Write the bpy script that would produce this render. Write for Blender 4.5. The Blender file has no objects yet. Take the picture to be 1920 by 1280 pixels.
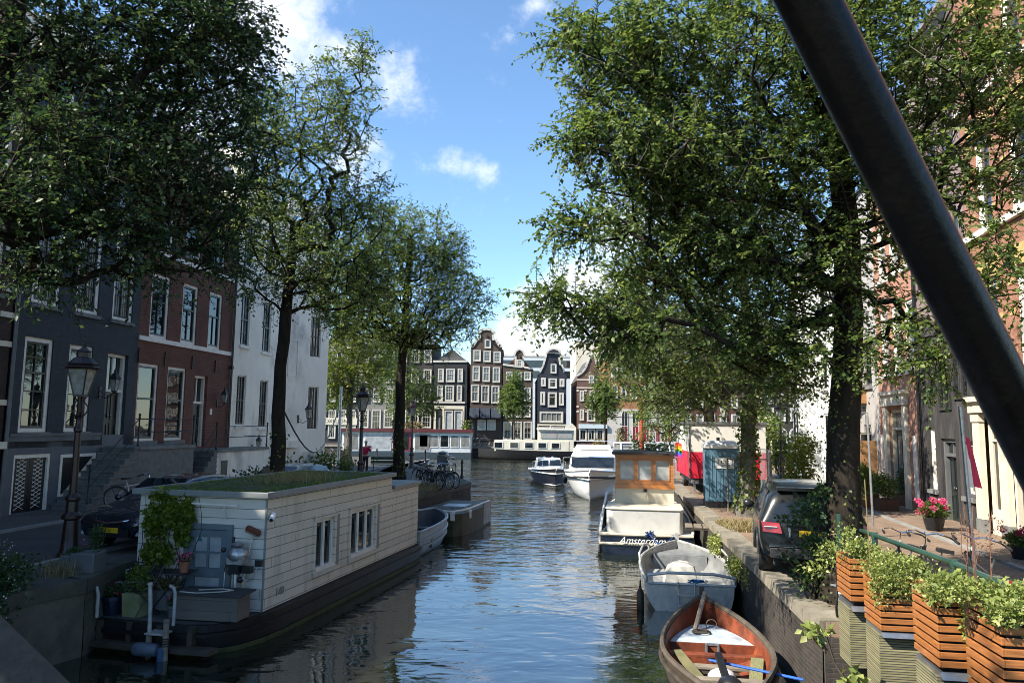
import bpy, math, random
import numpy as np
from mathutils import Matrix, Vector, Euler
R = math.radians
C = bpy.context.scene.collection
rnd = random.Random(7)
# ------------------------------------------------------------------ camera model used to read positions off the photograph
EYE = Vector((0, 0, 2.8)); FPX = 1400.0; PITCH = math.atan(157/1400); ROLL = 0.012
CAMROT = (Matrix.Rotation(R(90)+PITCH, 3, 'X') @ Matrix.Rotation(ROLL, 3, 'Z'))
WZ = -1.3
def ray(px, py): return CAMROT @ Vector(((px-960)/FPX, -(py-640)/FPX, -1))
def G(px, py, z=0.0):
    d = ray(px, py); t = (z-EYE.z)/d.z; return EYE + d*t
def AT(px, py, y):
    d = ray(px, py); return EYE + d*(y/d.y)
# ------------------------------------------------------------------ materials
MATS = {}
def nt(name):
    m = bpy.data.materials.new(name); m.use_nodes = True
    return m, m.node_tree, m.node_tree.nodes['Principled BSDF']
def lk(t, a, b): t.links.new(a, b)
def noise(t, vec, scale, detail=4, rough=.55):
    n = t.nodes.new('ShaderNodeTexNoise'); n.inputs['Scale'].default_value = scale
    n.inputs['Detail'].default_value = detail; n.inputs['Roughness'].default_value = rough
    if vec is not None: lk(t, vec, n.inputs['Vector'])
    return n
def ramp(t, fac, stops):
    r = t.nodes.new('ShaderNodeValToRGB'); e = r.color_ramp.elements
    while len(e) < len(stops): e.new(.5)
    for k, (p, c) in enumerate(stops):
        e[k].position = p; e[k].color = (*c, 1) if len(c) == 3 else c
    lk(t, fac, r.inputs['Fac']); return r
def math_(t, op, a, b=None, clamp=False):
    n = t.nodes.new('ShaderNodeMath'); n.operation = op; n.use_clamp = clamp
    for i, x in enumerate((a, b)):
        if x is None: continue
        if isinstance(x, (int, float)): n.inputs[i].default_value = x
        else: lk(t, x, n.inputs[i])
    return n.outputs[0]
def mixc(t, fac, a, b, mode='MIX'):
    n = t.nodes.new('ShaderNodeMix'); n.data_type = 'RGBA'; n.blend_type = mode
    for idx, x in ((0, fac), (6, a), (7, b)):
        if isinstance(x, (int, float)): n.inputs[idx].default_value = x
        elif isinstance(x, tuple): n.inputs[idx].default_value = (*x, 1)
        else: lk(t, x, n.inputs[idx])
    return n.outputs[2]
def ocoord(t):
    return t.nodes.new('ShaderNodeTexCoord').outputs['Object']
def bump(t, b, h, dist, strength=1.0):
    n = t.nodes.new('ShaderNodeBump'); n.inputs['Strength'].default_value = strength
    n.inputs['Distance'].default_value = dist; lk(t, h, n.inputs['Height']); lk(t, n.outputs[0], b.inputs['Normal'])
def M(name, col, rough=.6, metal=0., var=.25, vs=2.5, bd=0., bs=25., spec=.5, coat=0., dirt=None, stretch=None):
    if name in MATS: return MATS[name]
    m, t, b = nt(name); v = ocoord(t)
    if stretch:
        mp = t.nodes.new('ShaderNodeMapping'); mp.inputs['Scale'].default_value = stretch; lk(t, v, mp.inputs['Vector']); v = mp.outputs[0]
    n = noise(t, v, vs, 6, .62)
    lo = tuple(c*(1-var) for c in col); hi = tuple(min(1, c*(1+var)) for c in col)
    c = ramp(t, n.outputs[0], [(.3, lo), (.7, hi)]).outputs[0]
    if dirt:
        n2 = noise(t, v, vs*.45, 8, .7); k = ramp(t, n2.outputs[0], [(.5, (0, 0, 0)), (.72, (1, 1, 1))]).outputs[0]
        c = mixc(t, k, c, dirt)
    lk(t, c, b.inputs['Base Color'])
    n3 = noise(t, v, vs*3, 4)
    lk(t, math_(t, 'ADD', math_(t, 'MULTIPLY', n3.outputs[0], .25*rough), rough*.86), b.inputs['Roughness'])
    b.inputs['Metallic'].default_value = metal; b.inputs['Specular IOR Level'].default_value = spec
    b.inputs['Coat Weight'].default_value = coat
    if bd: bump(t, b, noise(t, v, bs, 5).outputs[0], bd)
    MATS[name] = m; return m
def BRICK(name, c1, c2, mortar, w=.22, h=.065, rough=.85, flat=False, dirt=.35, bdist=.006):
    if name in MATS: return MATS[name]
    m, t, b = nt(name); v = ocoord(t)
    s = t.nodes.new('ShaderNodeSeparateXYZ'); lk(t, v, s.inputs[0])
    cb = t.nodes.new('ShaderNodeCombineXYZ')
    if flat: lk(t, s.outputs[0], cb.inputs[0]); lk(t, s.outputs[1], cb.inputs[1])
    else: lk(t, math_(t, 'ADD', s.outputs[0], s.outputs[1]), cb.inputs[0]); lk(t, s.outputs[2], cb.inputs[1])
    k = t.nodes.new('ShaderNodeTexBrick'); lk(t, cb.outputs[0], k.inputs['Vector'])
    k.inputs['Scale'].default_value = 1; k.inputs['Brick Width'].default_value = w; k.inputs['Row Height'].default_value = h
    k.inputs['Mortar Size'].default_value = h*.09; k.inputs['Mortar Smooth'].default_value = .3
    k.inputs['Color1'].default_value = (*c1, 1); k.inputs['Color2'].default_value = (*c2, 1); k.inputs['Mortar'].default_value = (*mortar, 1)
    n = noise(t, v, .9, 8, .7)
    g = ramp(t, n.outputs[0], [(.3, (1-dirt,)*3), (.7, (1.15,)*3)]).outputs[0]
    lk(t, mixc(t, 1., k.outputs['Color'], g, 'MULTIPLY'), b.inputs['Base Color'])
    b.inputs['Roughness'].default_value = rough; b.inputs['Specular IOR Level'].default_value = .3
    h1 = math_(t, 'SUBTRACT', 1., k.outputs['Fac'])
    h2 = math_(t, 'ADD', h1, math_(t, 'MULTIPLY', noise(t, v, 40).outputs[0], .5))
    bump(t, b, h2, bdist)
    MATS[name] = m; return m
def STRIPES(name, col, axis=2, pitch=.15, gap=.07, gapcol=(.03, .03, .025), var=.25, rough=.6, stain=None, bd=.008):
    """boards laid along one axis with dark joints"""
    if name in MATS: return MATS[name]
    m, t, b = nt(name); v = ocoord(t)
    s = t.nodes.new('ShaderNodeSeparateXYZ'); lk(t, v, s.inputs[0])
    q = math_(t, 'DIVIDE', s.outputs[axis], pitch)
    fr = math_(t, 'FRACT', q); fl = math_(t, 'FLOOR', q)
    wn = t.nodes.new('ShaderNodeTexWhiteNoise'); wn.noise_dimensions = '1D'; lk(t, fl, wn.inputs['W'])
    mp = t.nodes.new('ShaderNodeMapping'); sc = [1.2, 1.2, 1.2]; sc[axis] = 14; mp.inputs['Scale'].default_value = sc; lk(t, v, mp.inputs['Vector'])
    n = noise(t, mp.outputs[0], 2.2, 6, .65)
    f = math_(t, 'ADD', math_(t, 'MULTIPLY', wn.outputs[0], .35), math_(t, 'MULTIPLY', n.outputs[0], .65))
    c = ramp(t, f, [(.25, tuple(x*(1-var) for x in col)), (.75, tuple(min(1, x*(1+var)) for x in col))]).outputs[0]
    if stain:
        mv = t.nodes.new('ShaderNodeMapping'); mv.inputs['Scale'].default_value = (2.6, 2.6, .55); lk(t, v, mv.inputs['Vector']); n2 = noise(t, mv.outputs[0], 1.1, 8, .72)
        c = mixc(t, ramp(t, n2.outputs[0], [(.5, (0, 0, 0)), (.75, (.8, .8, .8))]).outputs[0], c, stain)
    j = math_(t, 'GREATER_THAN', fr, 1-gap)
    if axis == 2 and pitch > .1:
        u = math_(t, 'FRACT', math_(t, 'ADD', math_(t, 'DIVIDE', math_(t, 'ADD', s.outputs[0], s.outputs[1]), 2.7), math_(t, 'MULTIPLY', wn.outputs[0], 5.)))
        j = math_(t, 'MAXIMUM', j, math_(t, 'MULTIPLY', math_(t, 'GREATER_THAN', u, .9955), .8))
    lk(t, mixc(t, j, c, gapcol), b.inputs['Base Color']); b.inputs['Roughness'].default_value = rough
    bump(t, b, math_(t, 'SUBTRACT', math_(t, 'MULTIPLY', fr, -.5), j), bd)
    MATS[name] = m; return m
def GLASS(name, col, rough=.03, ior=1.6, var=.5, vs=2., inner=None):
    if name in MATS: return MATS[name]
    m, t, b = nt(name); v = ocoord(t)
    n = noise(t, v, vs, 3); c = ramp(t, n.outputs[0], [(.35, tuple(x*(1-var) for x in col)), (.65, tuple(min(1, x*(1+var)) for x in col))]).outputs[0]
    if inner:   # curtain folds behind the pane
        w = t.nodes.new('ShaderNodeTexWave'); w.bands_direction = 'X'; w.inputs['Scale'].default_value = 3.; w.inputs['Distortion'].default_value = 2.; lk(t, v, w.inputs['Vector'])
        c = mixc(t, w.outputs['Fac'], c, inner)
    lk(t, c, b.inputs['Base Color']); b.inputs['Roughness'].default_value = rough; b.inputs['IOR'].default_value = ior
    bump(t, b, noise(t, v, 1.1, 2).outputs[0], .012, .35)
    MATS[name] = m; return m
def LEAF(name, c0, c1, c2, trans=.4, rough=.5):
    if name in MATS: return MATS[name]
    m, t, b = nt(name)
    g = t.nodes.new('ShaderNodeNewGeometry')
    col = ramp(t, g.outputs['Random Per Island'], [(0, c0), (.6, c1), (1, c2)]).outputs[0]
    lk(t, col, b.inputs['Base Color']); b.inputs['Roughness'].default_value = rough; b.inputs['Specular IOR Level'].default_value = .45
    tr = t.nodes.new('ShaderNodeBsdfTranslucent')
    hs = t.nodes.new('ShaderNodeHueSaturation'); hs.inputs['Hue'].default_value = .485; hs.inputs['Saturation'].default_value = 1.05; hs.inputs['Value'].default_value = 1.6
    lk(t, col, hs.inputs['Color']); lk(t, hs.outputs[0], tr.inputs['Color'])
    mx = t.nodes.new('ShaderNodeMixShader'); mx.inputs[0].default_value = trans
    lk(t, b.outputs[0], mx.inputs[1]); lk(t, tr.outputs[0], mx.inputs[2]); lk(t, mx.outputs[0], t.nodes['Material Output'].inputs['Surface'])
    MATS[name] = m; return m
# ------------------------------------------------------------------ mesh builder
class MB:
    def __init__(s, mat=None):
        s.v = []; s.f = []; s.fm = []; s.ms = []; s.cm = 0; s.T = None
        if mat: s.use(mat)
    def use(s, mat):
        if mat not in s.ms: s.ms.append(mat)
        s.cm = s.ms.index(mat); return s
    def at(s, loc=(0, 0, 0), rz=0., rx=0., ry=0., sc=1.):
        s.T = Matrix.Translation(loc) @ Euler((rx, ry, rz)).to_matrix().to_4x4() @ Matrix.Scale(sc, 4); return s
    def add(s, vs, fs):
        o = len(s.v)
        s.v += [tuple(s.T @ Vector(p)) for p in vs] if s.T is not None else [tuple(p) for p in vs]
        for f in fs: s.f.append(tuple(i+o for i in f)); s.fm.append(s.cm)
        return s
    def box(s, x0, x1, y0, y1, z0, z1):
        return s.add([(x0, y0, z0), (x1, y0, z0), (x1, y1, z0), (x0, y1, z0), (x0, y0, z1), (x1, y0, z1), (x1, y1, z1), (x0, y1, z1)],
                     [(0, 3, 2, 1), (4, 5, 6, 7), (0, 1, 5, 4), (1, 2, 6, 5), (2, 3, 7, 6), (3, 0, 4, 7)])
    def quad(s, a, b, c, d): return s.add([a, b, c, d], [(0, 1, 2, 3)])
    def bar(s, p, q, w, h=None, up=(0, 0, 1)):
        p = Vector(p); q = Vector(q); d = (q-p).normalized(); u = Vector(up)
        if abs(d.dot(u)) > .97: u = Vector((1, 0, 0))
        a = d.cross(u).normalized()*w/2; b = a.cross(d).normalized()*(h or w)/2
        vs = [p-a-b, p+a-b, p+a+b, p-a+b, q-a-b, q+a-b, q+a+b, q-a+b]
        return s.add(vs, [(0, 3, 2, 1), (4, 5, 6, 7), (0, 1, 5, 4), (1, 2, 6, 5), (2, 3, 7, 6), (3, 0, 4, 7)])
    def tube(s, pts, r, n=8, cap=True, closed=False):
        pts = [Vector(p) for p in pts]; k = len(pts); rs = r if isinstance(r, (list, tuple)) else [r]*k
        vs = []; fs = []; prev = None
        for i, p in enumerate(pts):
            a = pts[(i-1) % k] if (i or closed) else p; b = pts[(i+1) % k] if (i < k-1 or closed) else p
            d = (b-a).normalized()
            if prev is None:
                u = Vector((0, 0, 1)) if abs(d.z) < .9 else Vector((1, 0, 0))
                x = d.cross(u).normalized()
            else:
                x = (prev - d*prev.dot(d)).normalized()
            prev = x; y = d.cross(x)
            for j in range(n):
                an = 2*math.pi*j/n; vs.append(p + (x*math.cos(an)+y*math.sin(an))*rs[i])
        for i in range(k if closed else k-1):
            for j in range(n):
                a = i*n+j; b = i*n+(j+1) % n; c = ((i+1) % k)*n+(j+1) % n; e = ((i+1) % k)*n+j
                fs.append((a, b, c, e))
        if cap and not closed: fs.append(tuple(range(n))[::-1]); fs.append(tuple((k-1)*n+j for j in range(n)))
        return s.add(vs, fs)
    def lathe(s, prof, n=14, c=(0, 0, 0), cap=True):
        vs = []; fs = []
        for r, z in prof:
            for j in range(n):
                a = 2*math.pi*(j+.5)/n; vs.append((c[0]+r*math.cos(a), c[1]+r*math.sin(a), c[2]+z))
        for i in range(len(prof)-1):
            for j in range(n): fs.append((i*n+j, i*n+(j+1) % n, (i+1)*n+(j+1) % n, (i+1)*n+j))
        if cap: fs.append(tuple(range(n))[::-1]); fs.append(tuple((len(prof)-1)*n+j for j in range(n)))
        return s.add(vs, fs)
    def prism(s, poly, y0, y1):     # poly in x,z counter-clockwise seen from -y
        n = len(poly); vs = [(x, y0, z) for x, z in poly]+[(x, y1, z) for x, z in poly]
        fs = [tuple(range(n)), tuple(range(n, 2*n))[::-1]]+[(i, n+i, n+(i+1) % n, (i+1) % n) for i in range(n)]
        return s.add(vs, fs)
    def prismx(s, poly, x0, x1):    # poly in y,z
        n = len(poly); vs = [(x0, y, z) for y, z in poly]+[(x1, y, z) for y, z in poly]
        fs = [tuple(range(n))[::-1], tuple(range(n, 2*n))]+[(i, (i+1) % n, n+(i+1) % n, n+i) for i in range(n)]
        return s.add(vs, fs)
    def prismz(s, poly, z0, z1):
        n = len(poly); vs = [(x, y, z0) for x, y in poly]+[(x, y, z1) for x, y in poly]
        fs = [tuple(range(n))[::-1], tuple(range(n, 2*n))]+[(i, (i+1) % n, n+(i+1) % n, n+i) for i in range(n)]
        return s.add(vs, fs)
    def ball(s, c, r, n=8, sc=(1, 1, 1)):
        prof = [(max(1e-4, math.sin(math.pi*i/n)), -math.cos(math.pi*i/n)) for i in range(n+1)]
        vs = []; fs = []; m = n*2
        for q, z in prof:
            for j in range(m):
                a = 2*math.pi*j/m; vs.append((c[0]+r*sc[0]*q*math.cos(a), c[1]+r*sc[1]*q*math.sin(a), c[2]+r*sc[2]*z))
        for i in range(n):
            for j in range(m): fs.append((i*m+j, i*m+(j+1) % m, (i+1)*m+(j+1) % m, (i+1)*m+j))
        return s.add(vs, fs)
    def loft(s, rings, closed=True, cap=True):
        n = len(rings[0]); vs = [p for r in rings for p in r]; fs = []
        for i in range(len(rings)-1):
            for j in range(n if closed else n-1):
                fs.append((i*n+j, i*n+(j+1) % n, (i+1)*n+(j+1) % n, (i+1)*n+j))
        if cap: fs.append(tuple(range(n))[::-1]); fs.append(tuple((len(rings)-1)*n+j for j in range(n)))
        return s.add(vs, fs)
def part(name, mb, parent=None, bev=0., smooth=35., sub=0):
    me = bpy.data.meshes.new(name); me.from_pydata(mb.v, [], mb.f)
    for m in mb.ms: me.materials.append(m)
    if len(mb.ms) > 1: me.polygons.foreach_set('material_index', mb.fm)
    me.validate(); me.update()
    if smooth:
        me.polygons.foreach_set('use_smooth', [True]*len(me.polygons)); me.set_sharp_from_angle(angle=R(smooth))
    o = bpy.data.objects.new(name, me); C.objects.link(o)
    if parent: o.parent = parent
    if sub:
        k = o.modifiers.new('sub', 'SUBSURF'); k.levels = sub; k.render_levels = sub
    if bev:
        k = o.modifiers.new('bev', 'BEVEL'); k.width = bev; k.segments = 2; k.limit_method = 'ANGLE'; k.angle_limit = R(40)
    return o
def part_each(name, mb, parent):      # every box of the builder as a part of its own
    for i in range(0, len(mb.v), 8):
        b = MB(mb.ms[0]); b.v = mb.v[i:i+8]; b.f = [tuple(k-i for k in f) for f in mb.f if i <= f[0] < i+8]; b.fm = [0]*len(b.f); part(name, b, parent, smooth=0)
def tag(o, label, cat, group=None, kind=None):
    o['label'] = label; o['category'] = cat
    if group: o['group'] = group
    if kind: o['kind'] = kind
    return o
def thing(name, label, cat, loc=(0, 0, 0), rz=0., group=None, rot=None):
    o = bpy.data.objects.new(name, None); C.objects.link(o); o.empty_display_size = .2
    o.location = loc; o.rotation_euler = rot or (0, 0, rz)
    return tag(o, label, cat, group)
def struct(name, mb, smooth=0.):
    o = part(name, mb, None, smooth=smooth); o['kind'] = 'structure'; return o
def dup(root, loc, rz, label, group=None, rot=None, sc=None):
    r = root.copy(); C.objects.link(r); r.location = loc; r.rotation_euler = rot or (0, 0, rz); r['label'] = label
    if group: r['group'] = group
    if sc: r.scale = (sc, sc, sc)
    for ch in list(root.children):
        c = ch.copy(); C.objects.link(c); c.parent = r
        for g in list(ch.children):
            d = g.copy(); C.objects.link(d); d.parent = c
    return r
def text(name, s, size, mat, parent, loc, rot=(R(90), 0, 0), shear=0., ext=.003, sp=1.):
    cu = bpy.data.curves.new(name, 'FONT'); cu.body = s; cu.size = size; cu.align_x = 'CENTER'; cu.align_y = 'CENTER'; cu.extrude = ext; cu.shear = shear; cu.space_character = sp
    tmp = bpy.data.objects.new(name, cu); C.objects.link(tmp)
    me = bpy.data.meshes.new_from_object(tmp.evaluated_get(bpy.context.evaluated_depsgraph_get())); bpy.data.objects.remove(tmp)
    me.materials.clear(); me.materials.append(mat)
    o = bpy.data.objects.new(name, me); C.objects.link(o); o.parent = parent; o.location = loc; o.rotation_euler = rot; return o
# ------------------------------------------------------------------ leaves, blades and trees
def mesh_np(name, V, F, mat, parent=None, smooth=False):
    me = bpy.data.meshes.new(name); n = F.shape[1]
    me.vertices.add(len(V)); me.vertices.foreach_set('co', np.ascontiguousarray(V, dtype=np.float32).ravel())
    me.loops.add(F.size); me.loops.foreach_set('vertex_index', np.ascontiguousarray(F, dtype=np.int32).ravel())
    me.polygons.add(len(F)); me.polygons.foreach_set('loop_start', np.arange(0, F.size, n, dtype=np.int32))
    me.update(calc_edges=True); me.materials.append(mat)
    if smooth: me.polygons.foreach_set('use_smooth', [True]*len(F))
    o = bpy.data.objects.new(name, me); C.objects.link(o)
    if parent: o.parent = parent
    return o
def unit(a): return a/np.maximum(1e-9, np.linalg.norm(a, axis=-1, keepdims=True))
def leaf_geo(O, D, N, S, wid=.34):
    D = unit(D); N = unit(N - D*(N*D).sum(1, keepdims=True)); B = np.cross(D, N); S = S[:, None]
    V = np.stack([O, O+D*S*.45+B*S*wid+N*S*.1, O+D*S-N*S*.12, O+D*S*.45-B*S*wid+N*S*.1], 1).reshape(-1, 3)
    k = np.arange(len(O))[:, None]*4
    F = np.concatenate([k+np.array([[0, 2, 1]]), k+np.array([[0, 3, 2]])], 1).reshape(-1, 3)
    return V, F
def bush(name, parent, blobs, mat, size=.06, seed=1, up=.3, wid=.34, shell=.35):
    """blobs: (cx,cy,cz,rx,ry,rz,n)"""
    g = np.random.default_rng(seed); Vs = []; Fs = []; o = 0
    for (cx, cy, cz, rx, ry, rz, n) in blobs:
        d = unit(g.normal(size=(n, 3))); r = g.random(n)**shell
        # break the outline into lumps
        lump = .78+.3*np.sin(d[:, 0]*5+seed)*np.sin(d[:, 1]*6+1.3*seed)*np.sin(d[:, 2]*5)+.12*g.normal(size=n)
        O = d*(r*lump)[:, None]*np.array([[rx, ry, rz]])+np.array([[cx, cy, cz]])
        D = unit(d*.6+g.normal(size=(n, 3))*.7); N = unit(g.normal(size=(n, 3))*.7+np.array([[0, 0, up+.4]]))
        V, F = leaf_geo(O, D, N, size*(.6+.8*g.random(n)), wid); Vs.append(V); Fs.append(F+o); o += len(V)
    return mesh_np(name, np.concatenate(Vs), np.concatenate(Fs), mat, parent)
def blades(name, parent, pts, h, mat, seed=1, w=.012, lean=.5):
    g = np.random.default_rng(seed); P = np.array(pts); n = len(P)
    a = g.random(n)*6.283; s = np.stack([np.cos(a), np.sin(a), np.zeros(n)], 1)*w
    H = h*(.5+g.random(n)*.8); L = np.concatenate([g.normal(size=(n, 2))*lean*H[:, None]*.6, H[:, None]], 1)
    Mi = P+L*np.array([[.4, .4, .6]])
    V = np.stack([P-s, P+s, Mi+s*.7, Mi-s*.7, P+L], 1).reshape(-1, 3); k = np.arange(n)[:, None]*5
    F = np.concatenate([k+np.array([[0, 1, 2]]), k+np.array([[0, 2, 3]]), k+np.array([[3, 2, 4]])], 1).reshape(-1, 3)
    return mesh_np(name, V, F, mat, parent)
def tree(name, label, base, trunk, blobs, bark, leafm, seed, r0=.3, leaf=.085, twigs=4, per=11, tl=.7, group=None, bare=0, droop=.25, ivy=None, keep=None):
    """trunk: list of points above the base; blobs in world space (cx,cy,cz,rx,ry,rz,n)"""
    g = np.random.default_rng(seed); base = Vector(base)
    root = thing(name, label, 'tree', base, 0, group)
    off = np.array(base)
    tp = [np.zeros(3)]+[np.array(p)-off for p in trunk]
    nodes = []; par = []
    for i in range(len(tp)-1):
        L = np.linalg.norm(tp[i+1]-tp[i]); k = max(2, int(L/.35))
        for j in range(k):
            nodes.append(tp[i]+(tp[i+1]-tp[i])*j/k+(g.normal(size=3)*.02*(1, 1, 0) if (i or j) else 0)); par.append(len(nodes)-2)
    nodes.append(tp[-1]); par.append(len(nodes)-2); ntr = len(nodes); fork = int(ntr*.55)
    pts = []
    for (cx, cy, cz, rx, ry, rz, n) in blobs:
        d = unit(g.normal(size=(n, 3))); r = g.random(n)**.45
        pts.append(d*r[:, None]*np.array([[rx, ry, rz]])+np.array([[cx, cy, cz]])-off)
    pts = np.concatenate(pts)
    if keep is not None: pts = pts[[keep(p+off) for p in pts]]
    dist = np.array([np.min(np.linalg.norm(np.array(nodes[fork:])-p, axis=1)) for p in pts])
    order = np.argsort(dist); NA = np.zeros((len(pts)*14+ntr+10, 3)); NA[:ntr] = nodes; cnt = ntr; par = list(par); tips = []; ax = []
    for i in order:
        p = pts[i]; A = NA[fork:cnt]; d = np.linalg.norm(A-p, axis=1)+np.maximum(0, A[:, 2]-p[2]+.2)*.9
        j = int(np.argmin(d))+fork; a = NA[j]; L = np.linalg.norm(p-a); k = max(1, min(12, int(L/.4))); last = j
        bow = g.normal(size=3)*L*.09+np.array([0, 0, .10*L])
        for q in range(1, k+1):
            t = q/k; NA[cnt] = a+(p-a)*t+bow*4*t*(1-t)*.5+g.normal(size=3)*.02; par.append(last); last = cnt; cnt += 1
        tips.append(last); ax.append(unit(p-a) if L > .01 else np.array([0, 0, 1.]))
    NA = NA[:cnt]; w = np.zeros(cnt); par = np.array(par)
    for t in tips: w[t] += 1
    for i in range(cnt-1, 0, -1): w[par[i]] += w[i]
    rad = .007*np.maximum(1, w)**.5
    f = r0*.8/max(rad[fork], 1e-6) if rad[fork] > r0*.8 else 1; rad = rad*np.where(w > 6, min(1, max(.5, f)), 1)
    for i in range(ntr):
        t = i/max(1, ntr-1); z = NA[i][2]
        rad[i] = max(rad[i]*.9 if i > fork else 0, r0*(1-.55*t)*(1+.55*math.exp(-z/.35)))
    Vs = []; Fs = []; o = 0
    def seg(P, Q, rp, rq, n):
        nonlocal o
        d = unit(Q-P); u = np.where(np.abs(d[:, 2:3]) < .9, np.array([[0, 0, 1.]]), np.array([[1., 0, 0]])); x = unit(np.cross(d, u)); y = np.cross(d, x)
        an = np.arange(n)*2*np.pi/n; c = np.cos(an)[None, :, None]; s_ = np.sin(an)[None, :, None]
        ringv = x[:, None]*c+y[:, None]*s_
        V = np.concatenate([P[:, None]+ringv*rp[:, None, None], Q[:, None]+ringv*rq[:, None, None]], 1).reshape(-1, 3)
        b = np.arange(len(P))[:, None, None]*2*n; j = np.arange(n); F = np.stack([j, (j+1) % n, n+(j+1) % n, n+j], 1)[None]
        Vs.append(V); Fs.append((b+F).reshape(-1, 4)+o); o += len(V)
    idx = np.arange(ntr, cnt); r_ = rad[idx]; rp = np.minimum(rad[par[idx]], r_*1.5)
    for lo, hi, n in ((0, .02, 3), (.02, .06, 5), (.06, 9, 8)):
        k = (r_ >= lo) & (r_ < hi)
        if k.any(): seg(NA[par[idx[k]]], NA[idx[k]], rp[k], r_[k], n)
    # twigs carrying leaves
    T = np.repeat(np.array(tips), twigs); AX = np.repeat(np.array(ax), twigs, 0); n = len(T)
    D = unit(AX*.7+g.normal(size=(n, 3))*.75+np.array([[0, 0, -.1]])); L = tl*(.5+.8*g.random(n)); P0 = NA[T]
    dr = np.zeros((n, 3)); dr[:, 2] = -droop
    mid = P0+D*(L*.55)[:, None]+dr*(L*.2)[:, None]; end = P0+D*L[:, None]+dr*(L*.75)[:, None]
    tr = np.full(n, .006); seg(P0, mid, tr, tr*.8, 3); seg(mid, end, tr*.8, tr*.4, 3)
    if bare:
        bi = g.integers(0, cnt, bare); bi = bi[(NA[bi][:, 2] > NA[fork][2]) & (w[bi] > 2)]; P = NA[bi]; D2 = unit(g.normal(size=(len(P), 3))); Q = P+D2*(.2+.5*g.random(len(P)))[:, None]; Q2 = Q+unit(D2+g.normal(size=D2.shape)*.6)*.28
        z = np.full(len(P), .007); nk = len(Vs); seg(P, Q, z, z*.7, 3); seg(Q, Q2, z*.7, z*.3, 3)
        b0 = o-sum(len(a) for a in Vs[nk:]); mesh_np('bare_twigs', np.concatenate(Vs[nk:]), np.concatenate(Fs[nk:])-b0, MATS['bare_twig_bark'], root)['kind'] = 'stuff'
        del Vs[nk:]; del Fs[nk:]; o = b0
    # trunk as one smooth tube
    tb = MB(); bm_p = [NA[i] for i in range(0, ntr, 2)]+([NA[ntr-1]] if ntr % 2 == 0 else []); br = [rad[i] for i in range(0, ntr, 2)]+([rad[ntr-1]] if ntr % 2 == 0 else [])
    bm_p = [bm_p[0]-np.array([0, 0, .2])]+bm_p; br = [br[0]*1.15]+br
    tb.tube([tuple(p) for p in bm_p], [float(x) for x in br], 14)
    TV = np.array(tb.v); TF = np.array([f for f in tb.f if len(f) == 4])
    lumpy = 1+.06*np.sin(TV[:, 2:3]*9+np.arctan2(TV[:, 1:2], TV[:, 0:1])*4)
    Vs.append(TV*np.concatenate([lumpy, lumpy, np.ones_like(lumpy)], 1) if len(tp) == 2 else TV); Fs.append(TF+o); o += len(TV)
    mesh_np('trunk', np.concatenate(Vs), np.concatenate(Fs), bark, root, True)
    # leaves alternate along each twig in a flat spray
    u = np.linspace(.12, 1, per)[None, :, None]; pos = np.where(u < .55, P0[:, None]+(mid-P0)[:, None]*(u/.55), mid[:, None]+(end-mid)[:, None]*((u-.55)/.45))
    side = unit(np.cross(D, np.array([[0, 0, 1.]])+g.normal(size=(n, 3))*.35))[:, None]*np.where(np.arange(per) % 2 == 0, 1., -1.)[None, :, None]
    LD = D[:, None]*.6+side*.9+g.normal(size=(n, per, 3))*.3+np.array([[[0, 0, -.25]]])
    LN = np.array([[[0, 0, 1.]]])+g.normal(size=(n, per, 3))*.45+D[:, None]*.2
    O = pos.reshape(-1, 3); S = leaf*(.55+.75*g.random(len(O)))
    kp = g.random(len(O)) > .08
    V, F = leaf_geo(O[kp], LD.reshape(-1, 3)[kp], LN.reshape(-1, 3)[kp], S[kp])
    if ivy:
        (z0, z1, ni, sz) = ivy; zz = z0+(z1-z0)*g.random(ni); a = g.random(ni)*6.283; k = np.clip((zz/NA[ntr-1][2]*(ntr-1)).astype(int), 0, ntr-1)
        rr = rad[k]*1.05+.05*g.random(ni); out = np.stack([np.cos(a), np.sin(a), np.zeros(ni)], 1)
        O2 = NA[k]+out*rr[:, None]; O2[:, 2] = zz
        V2, F2 = leaf_geo(O2, out*.3+g.normal(size=(ni, 3))*.5+np.array([[0, 0, -.6]]), out+g.normal(size=(ni, 3))*.3, sz*(.6+.7*g.random(ni)), .42)
        F = np.concatenate([F, F2+len(V)]); V = np.concatenate([V, V2])
    mesh_np('crown', V, F, leafm, root)
    return root
def pblob(px, py, Y, rx, ry, dy, n):
    c = AT(px, py, Y); s = Y/FPX; return (c.x, c.y, c.z, rx*s, dy, ry*s, n)
# ------------------------------------------------------------------ palette
WHITEF = M('aged_white_paint', (.52, .49, .43), .6, var=.15, vs=1.5)
WHITE = M('white_paint', (.78, .74, .66), .5, var=.08, vs=4, dirt=(.55, .52, .46))
CREAM = M('cream_paint', (.62, .57, .45), .5, var=.1, vs=3)
BLACKP = M('black_paint', (.012, .013, .015), .35, var=.3, vs=6)
DARKSASH = M('dark_green_sash', (.014, .02, .02), .35, var=.3)
IRON = M('black_iron', (.018, .017, .018), .45, var=.4, vs=8, bd=.002, bs=40)
LAMPRED = M('dark_red_brown_paint', (.018, .0065, .0065), .35, var=.35, vs=7, bd=.002, bs=30)
STONE = M('grey_blue_stone', (.17, .175, .17), .75, var=.3, vs=3, bd=.01, bs=14, dirt=(.09, .1, .08))
STEPSTONE = M('step_stone', (.13, .135, .13), .7, var=.3, vs=4, bd=.008, bs=16)
CONCRETE = M('old_concrete', (.085, .08, .062), .85, var=.35, vs=2, bd=.015, bs=10, dirt=(.025, .032, .014))
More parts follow.
